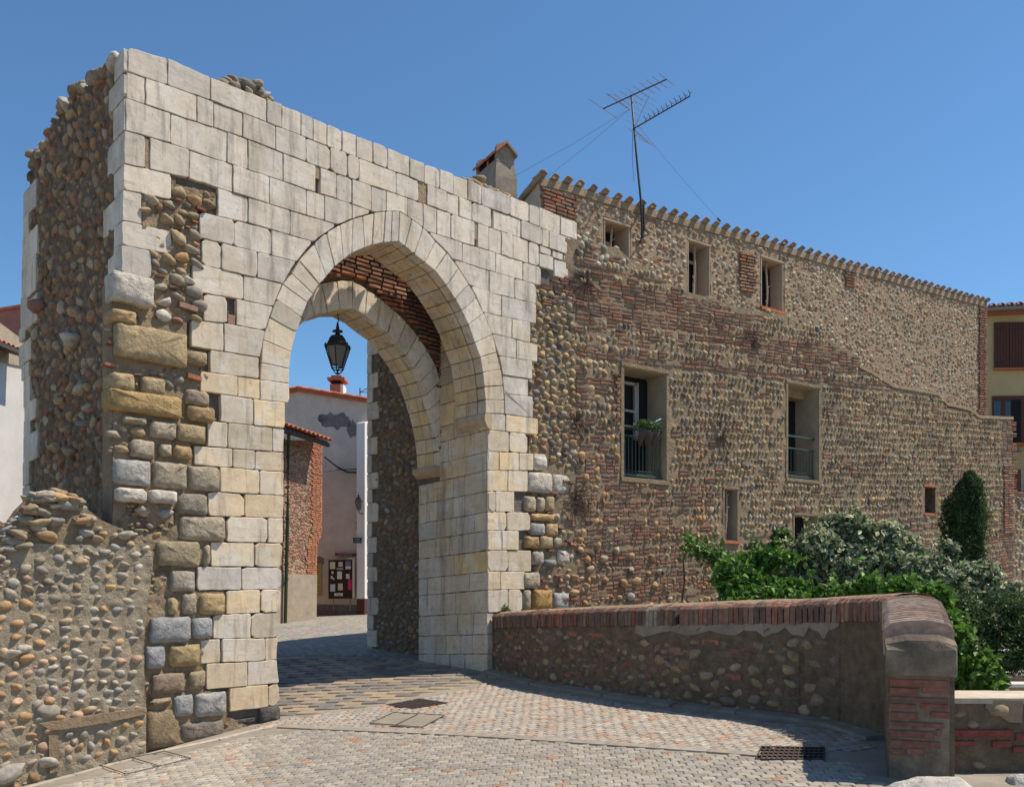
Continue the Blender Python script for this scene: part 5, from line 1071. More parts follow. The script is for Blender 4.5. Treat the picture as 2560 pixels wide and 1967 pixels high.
for i in range(nb - 1):
    (x0, y0), (x1, y1) = base[i], base[i + 1]; (u0, v0), (u1_, v1_) = backp[i], backp[i + 1]; za, zc = tops[i] - CT, tops[i + 1] - CT
    v = [(x0, y0, -.3), (x1, y1, -.3), (u1_, v1_, -.3), (u0, v0, -.3), (x0, y0, za), (x1, y1, zc), (u1_, v1_, zc), (u0, v0, za)]
    m.add(v, orient(v, [(0, 3, 2, 1), (4, 5, 6, 7), (0, 1, 5, 4), (1, 2, 6, 5), (2, 3, 7, 6), (3, 0, 4, 7)]))
m.build('parapet_body', M['mortar_dark'], PW)
_cop = [(-1, -1), (-1, .50), (-.82, .78), (-.35, .95), (.2, 1), (.75, .85), (1, .55), (1, -1)]
def _coping(seed):
    r = np.random.default_rng(seed); n = len(_cop); J = r.uniform(-.03, .03, (n, 2)); v = [(x, a + J[i][0], b + J[i][1]) for x in (-1, 1) for i, (a, b) in enumerate(_cop)]
    return np.array(v), [tuple(range(n))[::-1], tuple(range(n, 2 * n))] + [(i, (i + 1) % n, n + (i + 1) % n, n + i) for i in range(n)]
cb = Batch('coping_brick', [_coping(i) for i in range(6)], M['brick_a'], M['brick_o'], False)
segs = []; tot = 0
for i in range(nb - 2): L_ = math.dist(base[i], base[i + 1]); segs.append((tot, tot + L_, i)); tot += L_
t = .02
while t < tot - .03:
    wv = rnd(.05, .062); q = t + wv / 2
    for a, b, i in segs:
        if a <= q <= b: break
    k = (q - a) / (b - a); p = np.array([lerp(base[i][0], base[i + 1][0], k), lerp(base[i][1], base[i + 1][1], k)]); bk_ = np.array([lerp(backp[i][0], backp[i + 1][0], k), lerp(backp[i][1], backp[i + 1][1], k)]); zt = lerp(tops[i], tops[i + 1], k)
    d, n_ = nrm2(base[i], base[i + 1]); sc = .5 * np.linalg.norm(bk_ - p); c = (p + bk_) / 2 - n_ * .012
    worn = random.random() < .3; Mx = np.column_stack([[d[0] * wv * .46, d[1] * wv * .46, 0], [n_[0] * (sc + .01), n_[1] * (sc + .01), 0], [0, 0, .115 + rnd(-.006, .006)]])
    xx = CX + F * p[0] / p[1]
    cb.add(Mx, (c[0], c[1], zt - .055 + rnd(-.006, .006)), (.30, .25, .19) if 1618 < xx < 1645 else c_brick(.8 if xx < 1700 else .95, .4 if random.random() < .6 else .1))
    t += wv + .004
# coping of the end section, running towards the viewer
d, n_ = nrm2(base[-2], base[-1]); L_ = math.dist(base[-2], base[-1]); t = .0
while t < L_ - .28:
    wv = rnd(.036, .046); k = (t + wv / 2) / L_; p = np.array([lerp(base[-2][0], base[-1][0], k), lerp(base[-2][1], base[-1][1], k)]); zt = lerp(tops[-2] + .0, tops[-1] + .03, k ** 1.2)
    c = p + n_ * (TH / 2); Mx = np.column_stack([[d[0] * wv * .47, d[1] * wv * .47, 0], [n_[0] * (TH / 2 + .015), n_[1] * (TH / 2 + .015), 0], [0, 0, .13]]); cb.add(Mx, (c[0], c[1], zt - .075 + rnd(-.005, .005)), random.choice([(.52, .38, .28), (.58, .45, .34), (.46, .30, .21), (.56, .44, .35)])); t += wv + .003
cb.emit(PW, 295)
# worn mortar over the coping crown, added pale so the top reads sunlit
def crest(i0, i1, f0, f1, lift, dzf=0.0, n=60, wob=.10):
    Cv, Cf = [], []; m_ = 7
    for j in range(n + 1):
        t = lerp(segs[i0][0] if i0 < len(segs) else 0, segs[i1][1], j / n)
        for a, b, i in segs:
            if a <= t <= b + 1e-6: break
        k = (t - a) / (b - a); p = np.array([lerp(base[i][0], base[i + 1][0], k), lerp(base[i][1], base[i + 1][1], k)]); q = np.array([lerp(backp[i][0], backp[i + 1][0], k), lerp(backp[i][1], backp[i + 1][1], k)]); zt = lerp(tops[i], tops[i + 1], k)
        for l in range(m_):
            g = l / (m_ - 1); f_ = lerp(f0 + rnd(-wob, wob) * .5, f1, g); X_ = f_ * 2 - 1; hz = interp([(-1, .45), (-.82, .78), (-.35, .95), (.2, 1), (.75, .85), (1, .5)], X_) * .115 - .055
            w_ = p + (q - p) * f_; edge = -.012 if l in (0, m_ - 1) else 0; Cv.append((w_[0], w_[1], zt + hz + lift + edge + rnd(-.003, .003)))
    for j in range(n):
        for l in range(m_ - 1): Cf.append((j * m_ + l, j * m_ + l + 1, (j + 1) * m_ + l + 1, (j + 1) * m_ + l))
    return obj('sunlit_tone_mortar', Cv, Cf, M['mortar_light'], PW, smooth=True)
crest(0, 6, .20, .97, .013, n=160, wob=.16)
capm = MB(); k0 = 1 - .30 / L_; pts_ = []
for k, dz in ((k0, -.02), (k0 + .02, .0), (.94, .015), (1.0, -.03), (1.02, -.09), (1.025, -.27), (k0, -.27)):
    p = np.array([lerp(base[-2][0], base[-1][0], k), lerp(base[-2][1], base[-1][1], k)]); pts_.append((p, tops[-1] + .03 + dz))
v = []
for j, f_ in enumerate((-.02, .3, .75, 1.03)):
    for p, z in pts_: q = p + n_ * TH * f_; v.append((q[0] + rnd(-.008, .008), q[1] + rnd(-.008, .008), z + rnd(-.008, .008) - (.03 if j in (0, 3) and z > tops[-1] - .03 else 0)))
K = len(pts_); fs = [(j * K + i, j * K + (i + 1) % K, (j + 1) * K + (i + 1) % K, (j + 1) * K + i) for j in range(3) for i in range(K)] + [tuple(range(K))[::-1], tuple(range(3 * K, 4 * K))]
capm.add(v, orient(v, fs)); capm.build('cap_stone', M['pier_mortar'], PW)
# stones in the street face
SEGP = []
for i in range(nb - 2):
    d = np.array(base[i + 1]) - np.array(base[i]); SEGP.append((Plane(base[i], math.atan2(d[0], d[1])), np.linalg.norm(d), i))
pst = Batch('wall_stone', RUB[:3] + ROK, M['cob_a'], M['cob_o']); pbr = Batch('wall_brick', BRK, M['brick_a'], M['brick_o'], False)
def par_c():
    c = random.choice([(.30, .21, .12), (.26, .20, .14), (.36, .27, .16), (.22, .17, .12), (.33, .23, .12)]); k = rnd(.75, 1.15); return tuple(q * k for q in c)
for P_, Ls, i in SEGP[:6]:
    g0 = G(*base[i]) + .03; relief(P_, .0, Ls, G(*base[i]) - .05, min(tops[i], tops[i + 1]) - CT, .03, lambda a, z: True, M['mortar_dark'], PW, d=.004, amp=.012); zt = min(tops[i], tops[i + 1]) - CT - .04
    dens = [330, 380, 300, 190, 110, 40][i]; bk_ = [.5, .42, .28, .2, .15, .1][i]
    scat_sz(P_, pst, .03, Ls - .03, g0, zt if i < 2 else zt - .12, int(dens * Ls / 1.9), .024, .085 if i < 3 else .09, d=-.018, colf=par_c, dep=.62, rotr=.4, bb=pbr, brick=bk_, pack=.9)
pst.emit(PW, 290); pbr.emit(PW, 290)
# cement repair below the coping
m = MB()
for P_, Ls, i in SEGP[2:6]:
    for j in range(8):
        a, b = Ls * j / 8, Ls * (j + 1) / 8; zt0 = lerp(tops[i], tops[i + 1], j / 8) - CT + .01; zt1 = lerp(tops[i], tops[i + 1], (j + 1) / 8) - CT + .01; hf = lambda q: .10 + .04 * math.sin(q * 1.3) + .03 * math.sin(q * 3.1 + 1) + .015 * math.sin(q * 7.7); h0 = hf(i * 8 + j); h1 = hf(i * 8 + j + 1)
        if i == 2 and j < 3: continue
        v_, f_ = prism(P_, [(a, zt0 - h0), (b, zt1 - h1), (b, zt1), (a, zt0)], -.02, .008 + rnd(0, .004)); m.add(v_, f_)
m.build('cement_repair', M['cement'], PW)
_d, _n = nrm2(base[-2], base[-1]); EPl = Plane(tuple(np.array(base[-1]) + _d * .004), math.atan2(_n[0], _n[1])); m = MB(); EB = Batch('pier_brick', BRK, M['brick_a'], M['brick_o'], False)
for y0, y1, sp in ((1674, 1687, [(2224, 2372)]), (1696, 1713, [(2224, 2372)]), (1717, 1731, [(2224, 2300), (2304, 2372)]), (1739, 1749, [(2224, 2372)]), (1757, 1769, [(2224, 2291), (2300, 2373)]), (1778, 1792, [(2224, 2294), (2325, 2373)]), (1801, 1811, [(2224, 2360)]), (1823, 1838, [(2224, 2335), (2340, 2352)]), (1847, 1861, [(2226, 2351)]), (1869, 1883, [(2224, 2262), (2266, 2310)])):
    for x0, x1 in sp:
        a, zb_ = EPl.px(x0, y1); b, _ = EPl.px(x1, y0); zt = EPl.px(x0, y0)[1]; EB.wall(EPl, (a + b) / 2, (zb_ + zt) / 2, (b - a) / 2 - .003, (zt - zb_) / 2 * 1.15, .03, -.016, rnd(-.01, .01), random.choice([(.25, .095, .065), (.21, .09, .065), (.28, .11, .075)]))
EB.emit(PW, 290)
m = MB(); v, f = prism(EPl, px_poly(EPl, [(2222, 1668), (2374, 1668), (2374, 2060), (2222, 2060)]), -.05, .0); m.add(v, f); m.build('pier_face', M['pier_mortar'], PW)
# kerb at the foot
KB = []
m = MB(); off_ = .16
for i in range(nb - 2):
    d, n_ = nrm2(base[i], base[i + 1]); Ls = math.dist(base[i], base[i + 1]); nk = max(1, int(Ls / .8))
    for j in range(nk):
        a, b = (j + .01) / nk, (j + .99) / nk; A = np.array(base[i]) * (1 - a) + np.array(base[i + 1]) * a; B_ = np.array(base[i]) * (1 - b) + np.array(base[i + 1]) * b
        q = [A - n_ * off_, B_ - n_ * off_, B_ + n_ * .01, A + n_ * .01]; v = [(p[0], p[1], G(*p) - .05) for p in q] + [(p[0], p[1], G(*p) + .03 + (.01 if e > 1 else 0)) for e, p in enumerate(q)]
        kb = obj('kerb_stone', v, orient(v, [(0, 3, 2, 1), (4, 5, 6, 7), (0, 1, 5, 4), (1, 2, 6, 5), (2, 3, 7, 6), (3, 0, 4, 7)]), M['cement'], GROUND)
# ---- low wall on the far right with a pale top
M['pale_slab'] = mat('pale_worn_slab', (0.50, 0.43, 0.33), ns=6, var=.25, bump=.6, bs=30, rough=.9, stains=.4)
RW = thing('low_garden_wall', 'low wall with pale sunlit top and red brick course right of the brick pier', 'wall', (3.8, 6.3, .3))
RP = Plane((3.0, 6.22), math.radians(91)); zt = EYE + (HY - 1745) / F * 6.22
m = MB(); m.pbox(RP, .0, 2.2, -.4, zt - .035, -.42, 0); m.build('wall_body', M['mortar_dark'], RW)
aa = 0.02
while aa < 2.2: bb_ = min(2.2, aa + rnd(.22, .4)); m = MB(); m.pbox(RP, aa, bb_ - .006, zt - .034, zt + rnd(0, .006), -.44, .015 + rnd(-.01, .01)); m.build('top_slab', M['pale_slab'], RW); aa = bb_
RBk = Batch('brick', BRK, M['brick_a'], M['brick_o'], False)
for y0, y1, x0, x1 in ((1822, 1840, 2357, 2526), (1832, 1850, 2537, 2600), (1850, 1862, 2365, 2438), (1850, 1866, 2479, 2526), (1864, 1878, 2530, 2600)):
    a, zb_ = RP.px(x0, y1); b, z1_ = RP.px(x1, y0); RBk.wall(RP, (a + b) / 2, (zb_ + z1_) / 2, (b - a) / 2, (z1_ - zb_) / 2, .03, -.012, 0, (.22, .06, .045))
RBk.emit(RW, 290)
v, f = prism(RP, px_poly(RP, [(2462, 1748), (2556, 1750), (2552, 1806), (2520, 1803), (2500, 1790), (2478, 1782), (2462, 1768)]), -.01, .012); obj('render_patch', v, f, M['mortar_light'], RW)
ps = Batch('wall_stone', RUB, M['cob_a'], M['cob_o'])
for x, y, r in ((2345, 1915, .055), (2445, 1912, .05), (2400, 1785, .05), (2500, 1775, .08), (2430, 1810, .05)): a, z = RP.px(x, y); ps.wall(RP, a, z, r, r * .6, r * .5, -.005, 0, (.28, .21, .13))
ps.emit(RW)
for nm, lab, (x, y, Y), (a, b, c_) in (('boulder', 'large pale boulder lying at the foot of the brick pier', (2390, 2075, 5.6), (.47, .26, .20)), ('stone_block', 'smaller pale rock beside the large boulder at the right edge', (2550, 2010, 5.9), (.12, .14, .19))):
    V, Fc = _rock(91 if a > .2 else 92); V = V.copy(); p = at(x, y, Y); p.z = EYE + (HY - (1941 if a > .2 else 1932)) / F * p.y - c_
    import bmesh
    bm = bmesh.new(); vs_ = [bm.verts.new(v * np.array([a, b, c_])) for v in V]; [bm.faces.new([vs_[i] for i in q]) for q in Fc]; bmesh.ops.subdivide_edges(bm, edges=bm.edges, cuts=2, use_grid_fill=True, smooth=.6)
    for v in bm.verts: n3 = math.sin(v.co.x * 31) * math.sin(v.co.y * 27 + 1) * math.sin(v.co.z * 35 + 2); v.co *= 1 + .035 * n3 + rnd(-.008, .008)
    me = bpy.data.meshes.new(nm); bm.to_mesh(me); bm.free(); me.materials.append(M['rough']); ca = me.color_attributes.new('tint', 'FLOAT_COLOR', 'POINT'); ca.data.foreach_set('color', np.tile(np.array([.5, .46, .40, 1], np.float32), len(me.vertices))); me.polygons.foreach_set('use_smooth', [True] * len(me.polygons))
    o = link(nm, me); o.location = p; tag(o, lab, 'rock')
# ---- garden steps
ST = thing('garden_steps', 'flight of pale stone steps rising between the shrubs at the right edge', 'steps', (5.9, 9.6, .35))
for k in range(7):
    Y = 9.6 + .27 * k; z = .36 + .105 * k; x0 = 5.35 + .02 * k; m = MB(); m.box((x0, Y, z - .6), (x0 + 1.3, Y + .33, z - .02)); st = m.build('step', M['mortar'], ST); m = MB(); m.box((x0 - .01, Y - .015, z - .02), (x0 + 1.31, Y + .29, z + .015)); m.build('tread', M['white_wall'], st)

# ================================================================== PAVING
def Gn(p): return (p[0], p[1], G(*p))
STRIP = [(560, 1852), (702, 1815), (860, 1822), (1050, 1830), (1200, 1838), (1500, 1858), (1898, 1886), (2100, 1900), (2230, 1925)]
SLABB = [(700, 1796), (800, 1782), (917, 1767), (1050, 1742), (1174, 1719), (1235, 1706)]      # front edge of the flagstones under the arch
BR = [(1200, 1706), (1347, 1724), (1530, 1752), (1700, 1778), (1860, 1797), (2000, 1812), (2100, 1826), (2160, 1845), (2200, 1900), (2214, 1990)]
LEFTB = [(-80, 2010), (75, 1972), (364, 1893), (560, 1850), (700, 1800)]
HOLES = [[(1887, 1899), (1903, 1866), (2063, 1869), (2061, 1899)], [(965, 1762), (1050, 1747), (1119, 1757), (1031, 1773)], [(924, 1810), (983, 1783), (1112, 1790), (1055, 1820)]]
st_ = Batch('sett', SET, M['sett_a'], M['sett_o'], False); st2 = Batch('far_sett', SET, M['sett_a'], M['sett_o'], False)
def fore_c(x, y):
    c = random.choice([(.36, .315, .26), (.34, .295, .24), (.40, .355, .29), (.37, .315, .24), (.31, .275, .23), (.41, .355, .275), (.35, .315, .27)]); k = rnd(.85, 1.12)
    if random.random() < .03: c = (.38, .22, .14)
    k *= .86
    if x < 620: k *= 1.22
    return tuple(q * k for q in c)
def mid_c(x, y):
    r = random.random(); c = (.40, .235, .15) if r < .07 else (.38, .28, .20) if r < .2 else random.choice([(.35, .305, .25), (.32, .28, .235), (.38, .335, .27), (.34, .29, .23), (.36, .32, .275)]); k = rnd(.85, 1.12); return tuple(q * k for q in c)
def sett_field(batch, az_, x0, x1, y0, y1, pw, pl_, test, colf, hh=.02, lift=0.0):
    u = np.array([math.sin(az_), math.cos(az_)]); v = np.array([-u[1], u[0]]); C0 = np.array([(x0 + x1) / 2, (y0 + y1) / 2]); R = math.hypot(x1 - x0, y1 - y0) / 2; nr = int(R / pl_) + 1; nc = int(R / pw) + 1; out = []
    for r_ in range(-nr, nr):
        o = (r_ % 2) * .5 * pw + rnd(-.01, .01); bend = 0
        for c_ in range(-nc, nc):
            q = C0 + u * (c_ * pw + o + rnd(-.003, .003)) + v * (r_ * pl_ + .012 * math.sin(c_ * .07 + r_ * .3))
            if x0 <= q[0] <= x1 and y0 <= q[1] <= y1: out.append(q)
    Q = np.array(out); Z = ground(Q[:, 0], Q[:, 1]); e = .05; dzx = (ground(Q[:, 0] + e, Q[:, 1]) - Z) / e; dzy = (ground(Q[:, 0], Q[:, 1] + e) - Z) / e
    for q, z, gx_, gy_ in zip(Q, Z, dzx, dzy):
        x = CX + F * q[0] / q[1]; y = HY - F * (z - EYE) / q[1]
        if not test(x, y): continue
        w_ = pw * .475 * rnd(.94, 1.02); l_ = pl_ * .47 * rnd(.94, 1.02); tx, ty = rnd(-.02, .02), rnd(-.02, .02)
        Mx = np.column_stack([[u[0] * w_, u[1] * w_, (u[0] * gx_ + u[1] * gy_ + tx) * w_], [v[0] * l_, v[1] * l_, (v[0] * gx_ + v[1] * gy_ + ty) * l_], [0, 0, hh]]); batch.add(Mx, (q[0], q[1], z - hh * .7 + lift + rnd(-.002, .002)), colf(x, y))
inh = lambda x, y: any(inpoly((x, y), h) for h in HOLES)
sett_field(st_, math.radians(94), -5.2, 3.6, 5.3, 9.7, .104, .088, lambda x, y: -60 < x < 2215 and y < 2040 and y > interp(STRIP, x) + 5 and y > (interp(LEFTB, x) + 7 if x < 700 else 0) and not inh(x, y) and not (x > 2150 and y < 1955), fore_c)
sett_field(st_, math.radians(62), -2.9, 3.4, 7.0, 12.4, .108, .09, lambda x, y: x > 640 and y < interp(STRIP, x) - 4 and y > (interp(SLABB, x) + 3 if x < 1200 else 0) and y > (interp(BR, x) + 2 if x > 1190 else 0) and not inh(x, y), mid_c)
st_.emit(GROUND, 295, 'small_setts')
# a strip of long flags between the two fields, and a pale edging strip at the foot of the left wall
def vk(c, a, b): k = rnd(a, b); return tuple(q * k for q in c)
def flags(path, wd, Lf, m_, name, par=GROUND, lift=.012, tint=None, jit=.12):
    P_ = [np.array(gpx(*p)) for p in path]; cum = [0]
    for a, b in zip(P_[:-1], P_[1:]): cum.append(cum[-1] + np.linalg.norm(b - a))
    t = 0
    def pt(t): return np.array([np.interp(t, cum, [p[0] for p in P_]), np.interp(t, cum, [p[1] for p in P_])])
    while t < cum[-1] - .05:
        L_ = Lf * rnd(1 - jit, 1 + jit); A, B_ = pt(t + .004), pt(min(cum[-1], t + L_) - .004); d = (B_ - A) / (np.linalg.norm(B_ - A) + 1e-9); n_ = np.array([-d[1], d[0]])
        q = [A - n_ * wd / 2, B_ - n_ * wd / 2, B_ + n_ * wd / 2, A + n_ * wd / 2]; v = [(p[0], p[1], G(*p) - .04) for p in q] + [(p[0], p[1], G(*p) + lift) for p in q]
        obj(name, v, orient(v, [(0, 3, 2, 1), (4, 5, 6, 7), (0, 1, 5, 4), (1, 2, 6, 5), (2, 3, 7, 6), (3, 0, 4, 7)]), M[m_], par, np.array(tint() if tint else (.36, .32, .25))); t += L_
flags(STRIP[1:7], .13, .42, 'sett_a', 'flagstone', lift=.010, tint=lambda: vk((.33, .28, .225), .85, 1.1))
flags([(-60, 2004), (75, 1966), (364, 1886), (560, 1845), (690, 1812)], .10, .5, 'sett_a', 'edging_stone', lift=.008, tint=lambda: vk((.46, .40, .32), .9, 1.1))
# flagstones under the arch
sb = Batch('flagstone', SLA, M['sett_a'], M['sett_o'], False)
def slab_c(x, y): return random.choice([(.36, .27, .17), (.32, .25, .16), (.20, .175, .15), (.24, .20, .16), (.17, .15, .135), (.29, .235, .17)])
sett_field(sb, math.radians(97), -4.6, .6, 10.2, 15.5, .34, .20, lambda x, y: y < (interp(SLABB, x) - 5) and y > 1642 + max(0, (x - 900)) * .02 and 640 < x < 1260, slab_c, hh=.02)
sb.emit(GROUND, 290)
sett_field(st2, aF - .1, -8.0, .5, 13.2, 27.5, .13, .12, lambda x, y: y < 1638 and 560 < x < 1000 and y > 1500, lambda x, y: tuple(q * rnd(.8, 1.15) for q in random.choice([(.30, .27, .23), (.26, .235, .20), (.34, .30, .25)])))
st2.emit(GROUND, 200, 'small_far_setts')
# iron covers and grates
def quad_on_ground(px_, lift=.014): return [Vector((*gpx(*p), 0)) for p in px_]
def bil(q, s, t, lift): p = q[0].lerp(q[3], s).lerp(q[1].lerp(q[2], s), t); p.z = G(p.x, p.y) + lift; return p
def grate(name, lab, px_, nu, nv, bar=.16, solid=False):
    q = quad_on_ground(px_); root = thing(name, lab, 'drain', tuple(bil(q, .5, .5, 0)))
    m = MB(); v = [bil(q, s, t, -.004) for s, t in ((0, 0), (1, 0), (1, 1), (0, 1))]; m.add(v, [(0, 1, 2, 3)]); m.build('drain_pit', M['dark'], root)
    def bar_(s0, s1, t0, t1, nm, h=.012):
        m = MB(); v = [bil(q, s, t, h) for s, t in ((s0, t0), (s1, t0), (s1, t1), (s0, t1))]; v += [Vector((p.x, p.y, p.z - .03)) for p in v]; m.add(v, orient(v, [(0, 1, 2, 3), (4, 7, 6, 5), (0, 4, 5, 1), (1, 5, 6, 2), (2, 6, 7, 3), (3, 7, 4, 0)])); m.build(nm, M['grate'], root)
    for i in range(nu + 1): c_ = i / nu * (1 - .02) + .01; bar_(c_ - .012 * (10 / nu), c_ + .012 * (10 / nu), 0, 1, 'grate_bar', .012)
    for j in range(nv + 1): c_ = j / nv * .94 + .03; bar_(0, 1, c_ - .035, c_ + .035, 'cross_bar', .010)
grate('storm_drain', 'rusty iron drain grate half in the shade by the parapet, lower right', HOLES[0], 13, 4)
grate('storm_drain', 'dark iron drain grate set in the paving in front of the arch', HOLES[1], 9, 6)
def cover(name, lab, px_, mid=False, infill=None):
    q = quad_on_ground(px_); root = thing(name, lab, 'manhole cover', tuple(bil(q, .5, .5, 0)))
    def rim(a, b): m = MB(); m.tube([a, b], .0045, 4); m.build('frame_edge', M['grate'], root)
    c_ = [bil(q, s, t, .016) for s, t in ((0, 0), (1, 0), (1, 1), (0, 1))]
    for i in range(4): rim(c_[i], c_[(i + 1) % 4])
    if mid: rim(bil(q, .5, 0, .016), bil(q, .5, 1, .016))
    if infill: m = MB(); v = [bil(q, s, t, .006) for s, t in ((0.01, 0.01), (.99, 0.01), (.99, .99), (0.01, .99))]; m.add(v, [(0, 1, 2, 3)]); m.build('infill', M[infill], root)
cover('manhole_cover', 'flat double manhole cover filled with plain slabs just below the drain grate', HOLES[2], True, 'soil')
cover('manhole_cover', 'slim iron framed manhole cover filled with setts near the left rubble wall', [(248, 1914), (316, 1938), (478, 1898), (410, 1880)], True)

# ================================================================== LANTERNS
def lantern(root, c, W, H, n=6):
    """c = centre of the glass top; W half width; H glass height"""
    def ringp(r, z): return [c + Vector((r * math.cos(2 * math.pi * (k + .5) / n), r * math.sin(2 * math.pi * (k + .5) / n), z)) for k in range(n)]
    def fr(prof, nm, mt):
        m = MB(); v = []; [v.extend(ringp(r, z)) for r, z in prof]; f = [(i * n + k, i * n + (k + 1) % n, (i + 1) * n + (k + 1) % n, (i + 1) * n + k) for i in range(len(prof) - 1) for k in range(n)]; m.add(v, f); return m.build(nm, mt, root)
    fr([(W * 1.06, -.02 * H), (W * 1.1, .03 * H), (W * .86, .12 * H), (W * .62, .42 * H), (W * .5, .5 * H), (W * .3, .55 * H), (.0, .56 * H)], 'lantern_roof', M['iron'])
    m = MB(); m.lathe(c, [(0, .54 * H), (W * .2, .56 * H), (W * .16, .66 * H), (W * .42, .70 * H), (W * .42, .74 * H), (W * .15, .80 * H), (W * .10, 1.0 * H), (W * .05, 1.14 * H), (0, 1.16 * H)], 10); m.build('finial', M['iron'], root, True)
    for k in range(n): a = 2 * math.pi * (k + .5) / n; m = MB(); p = Vector((math.cos(a), math.sin(a), 0)); m.tube([c + p * W * 1.02, c + p * W * .44 - Vector((0, 0, H))], W * .055, 5); m.tube([c + p * W * 1.02 + Vector((0, 0, .03 * H)), c + p * W * .98 + Vector((0, 0, .14 * H))], W * .05, 4); m.build('frame_rib', M['iron'], root)
    A, B_ = ringp(W * .94, -.02 * H), ringp(W * .42, -.92 * H)
    for k in range(n): m = MB(); m.add([A[k], A[(k + 1) % n], B_[(k + 1) % n].lerp(A[(k + 1) % n], .12 if k % 2 else 0), B_[k].lerp(A[k], .12 if k % 2 else 0)], [(0, 1, 2, 3)]); m.build('pane', M['lampglass'], root)
    m = MB()
    m.tube(ringp(W * .46, -.99 * H) + ringp(W * .46, -.99 * H)[:1], W * .05, 5)
    m.build('lower_ring', M['iron'], root)
    m = MB(); m.lathe(c, [(0, -1.26 * H), (W * .09, -1.24 * H), (W * .12, -1.19 * H), (W * .06, -1.12 * H), (W * .05, -1.0 * H), (0, -1.0 * H)], 8); m.build('lower_finial', M['iron'], root)
    for k in range(0, n, 2): a = 2 * math.pi * (k + .5) / n; p = Vector((math.cos(a), math.sin(a), 0)); m = MB(); m.tube([c + p * W * .44 - Vector((0, 0, H)), c + p * W * .3 - Vector((0, 0, 1.12 * H)), c + p * W * .05 - Vector((0, 0, 1.24 * H))], W * .045, 4); m.build('lower_scroll', M['iron'], root)
P14 = FP.off(-1.38); a, zc_ = P14.px(844, 868); cc_ = Vector(P14.w(a, zc_)); kY = cc_.y / F
HLn = thing('hanging_lantern', 'black six-sided iron lantern hanging from the crown of the inner arch', 'lantern', tuple(cc_))
lantern(HLn, cc_, 32 * kY, 55 * kY); m = MB(); top = Vector(P14.w(a, P14.px(844, 786)[1])); m.tube([cc_ + Vector((0, 0, 1.1 * 55 * kY)), cc_.lerp(top, .8) + Vector((.012, 0, 0)), top + Vector((0, 0, .05))], .008, 5); m.build('hook', M['iron'], HLn)
# ================================================================== THROUGH THE ARCH
BH = thing('brick_house', 'narrow house of brick and rubble with plastered foot seen through the left of the arch', 'house', (-5.9, 25, .45))
H1 = Plane(((712 - CX) / F * 25, 25), math.radians(24))
v, f = prism(H1, px_poly(H1, [(640, 1575), (640, 1100), (806, 1100), (804, 1330), (799, 1345), (792, 1362), (790, 1560)]), -4, 0); obj('wall', v, f, mat('pinkish_mortar', (0.42, 0.26, 0.17), ns=12, var=.35, bump=1, bs=20, rough=.97, bdist=.03), BH)
hb = Batch('brick', BRK, M['brick_a'], M['brick_o'], False); hc = Batch('rubble_stone', RUB, M['cob_a'], M['cob_o'])
yy = 1108.0
while yy < 1436:
    xr = 804 if yy < 1330 else interp([(1330, 804), (1345, 799), (1362, 792), (1440, 790)], yy); xl = xr - rnd(22, 30)
    a, z = H1.px(xl, yy); b, _ = H1.px(xr, yy); h = (b - a) / 2; q = a
    while q < b - .05: L_ = min(rnd(.16, .24), b - q); hb.wall(H1, q + L_ / 2, z, L_ / 2 - .006, .021, .05, -.02, 0, (.46 * rnd(.85, 1.1), .20 * rnd(.85, 1.1), .11)); q += L_ + .004
    yy += 5.0
def hh_c(): return tuple(q * rnd(.8, 1.2) for q in random.choice([(.38, .22, .15), (.42, .34, .25), (.34, .27, .20), (.44, .22, .14), (.40, .38, .34)]))
A = H1.px(700, 1436); B_ = H1.px(777, 1112); scat_sz(H1, hc, A[0] - .5, B_[0], A[1], B_[1], 1500, .025, .05, d=-.014, colf=hh_c, bb=hb, brick=.55, pack=.9)
hb.emit(BH, 290); hc.emit(BH, 290)
v, f = prism(H1, px_poly(H1, [(640, 1575), (640, 1432), (791, 1436), (789, 1562)]), .0, .03); obj('plaster_foot', v, f, M['plaster'], BH)
RE = H1.off(.55); A, B_ = Vector(RE.w(*RE.px(640, 1042))), Vector(RE.w(*RE.px(821, 1104))); bkv = Vector((-H1.n[0], -H1.n[1], .28)); m = MB(); v = [A, B_, B_ + bkv * 3, A + bkv * 3]; v += [p - Vector((0, 0, .10)) for p in v]; m.add(v, orient(v, [(0, 1, 2, 3), (4, 7, 6, 5), (0, 4, 5, 1), (1, 5, 6, 2), (2, 6, 7, 3), (3, 7, 4, 0)])); rf = m.build('roof', M['wood_dark'], BH)
rt = Batch('roof_tile', TIL, M['tile_a'], M['tile_o']); ux = (B_ - A).normalized(); ay = bkv.normalized(); up = ux.cross(ay).normalized(); up = up if up.z > 0 else -up; Ln = (B_ - A).length; k = 0.06
while k < Ln:
    for r_ in range(3): c_ = A + ux * k + ay * (.1 + .42 * r_) + up * (.03 + .0 * r_); rt.add(np.column_stack([np.array(ux) * .09, np.array(ay) * .24, np.array(up) * .09]), c_, tuple(q * rnd(.8, 1.15) for q in (.46, .17, .09)))
    k += .2
rt.emit(BH, 290)
m = MB(); A2, B2 = A - Vector((0, 0, .1)), B_ - Vector((0, 0, .1)); m.tube([A2, B2], .07, 8); m.build('gutter', M['iron'], BH)
m = MB(); P_ = H1.off(.12); m.tube([Vector(RE.w(*RE.px(722, 1085))), Vector(P_.w(*P_.px(721, 1112))), Vector(P_.w(*P_.px(719, 1300))), Vector(P_.w(*P_.px(713, 1562)))], .05, 8)
for k in range(9): c_ = Vector(P_.w(*P_.px(720 - k * .5, 1140 + k * 38))); m.tube([c_, c_ - Vector((0, 0, .05))], .065, 8)
DP = m.build('downpipe', M['greenpipe'], BH)
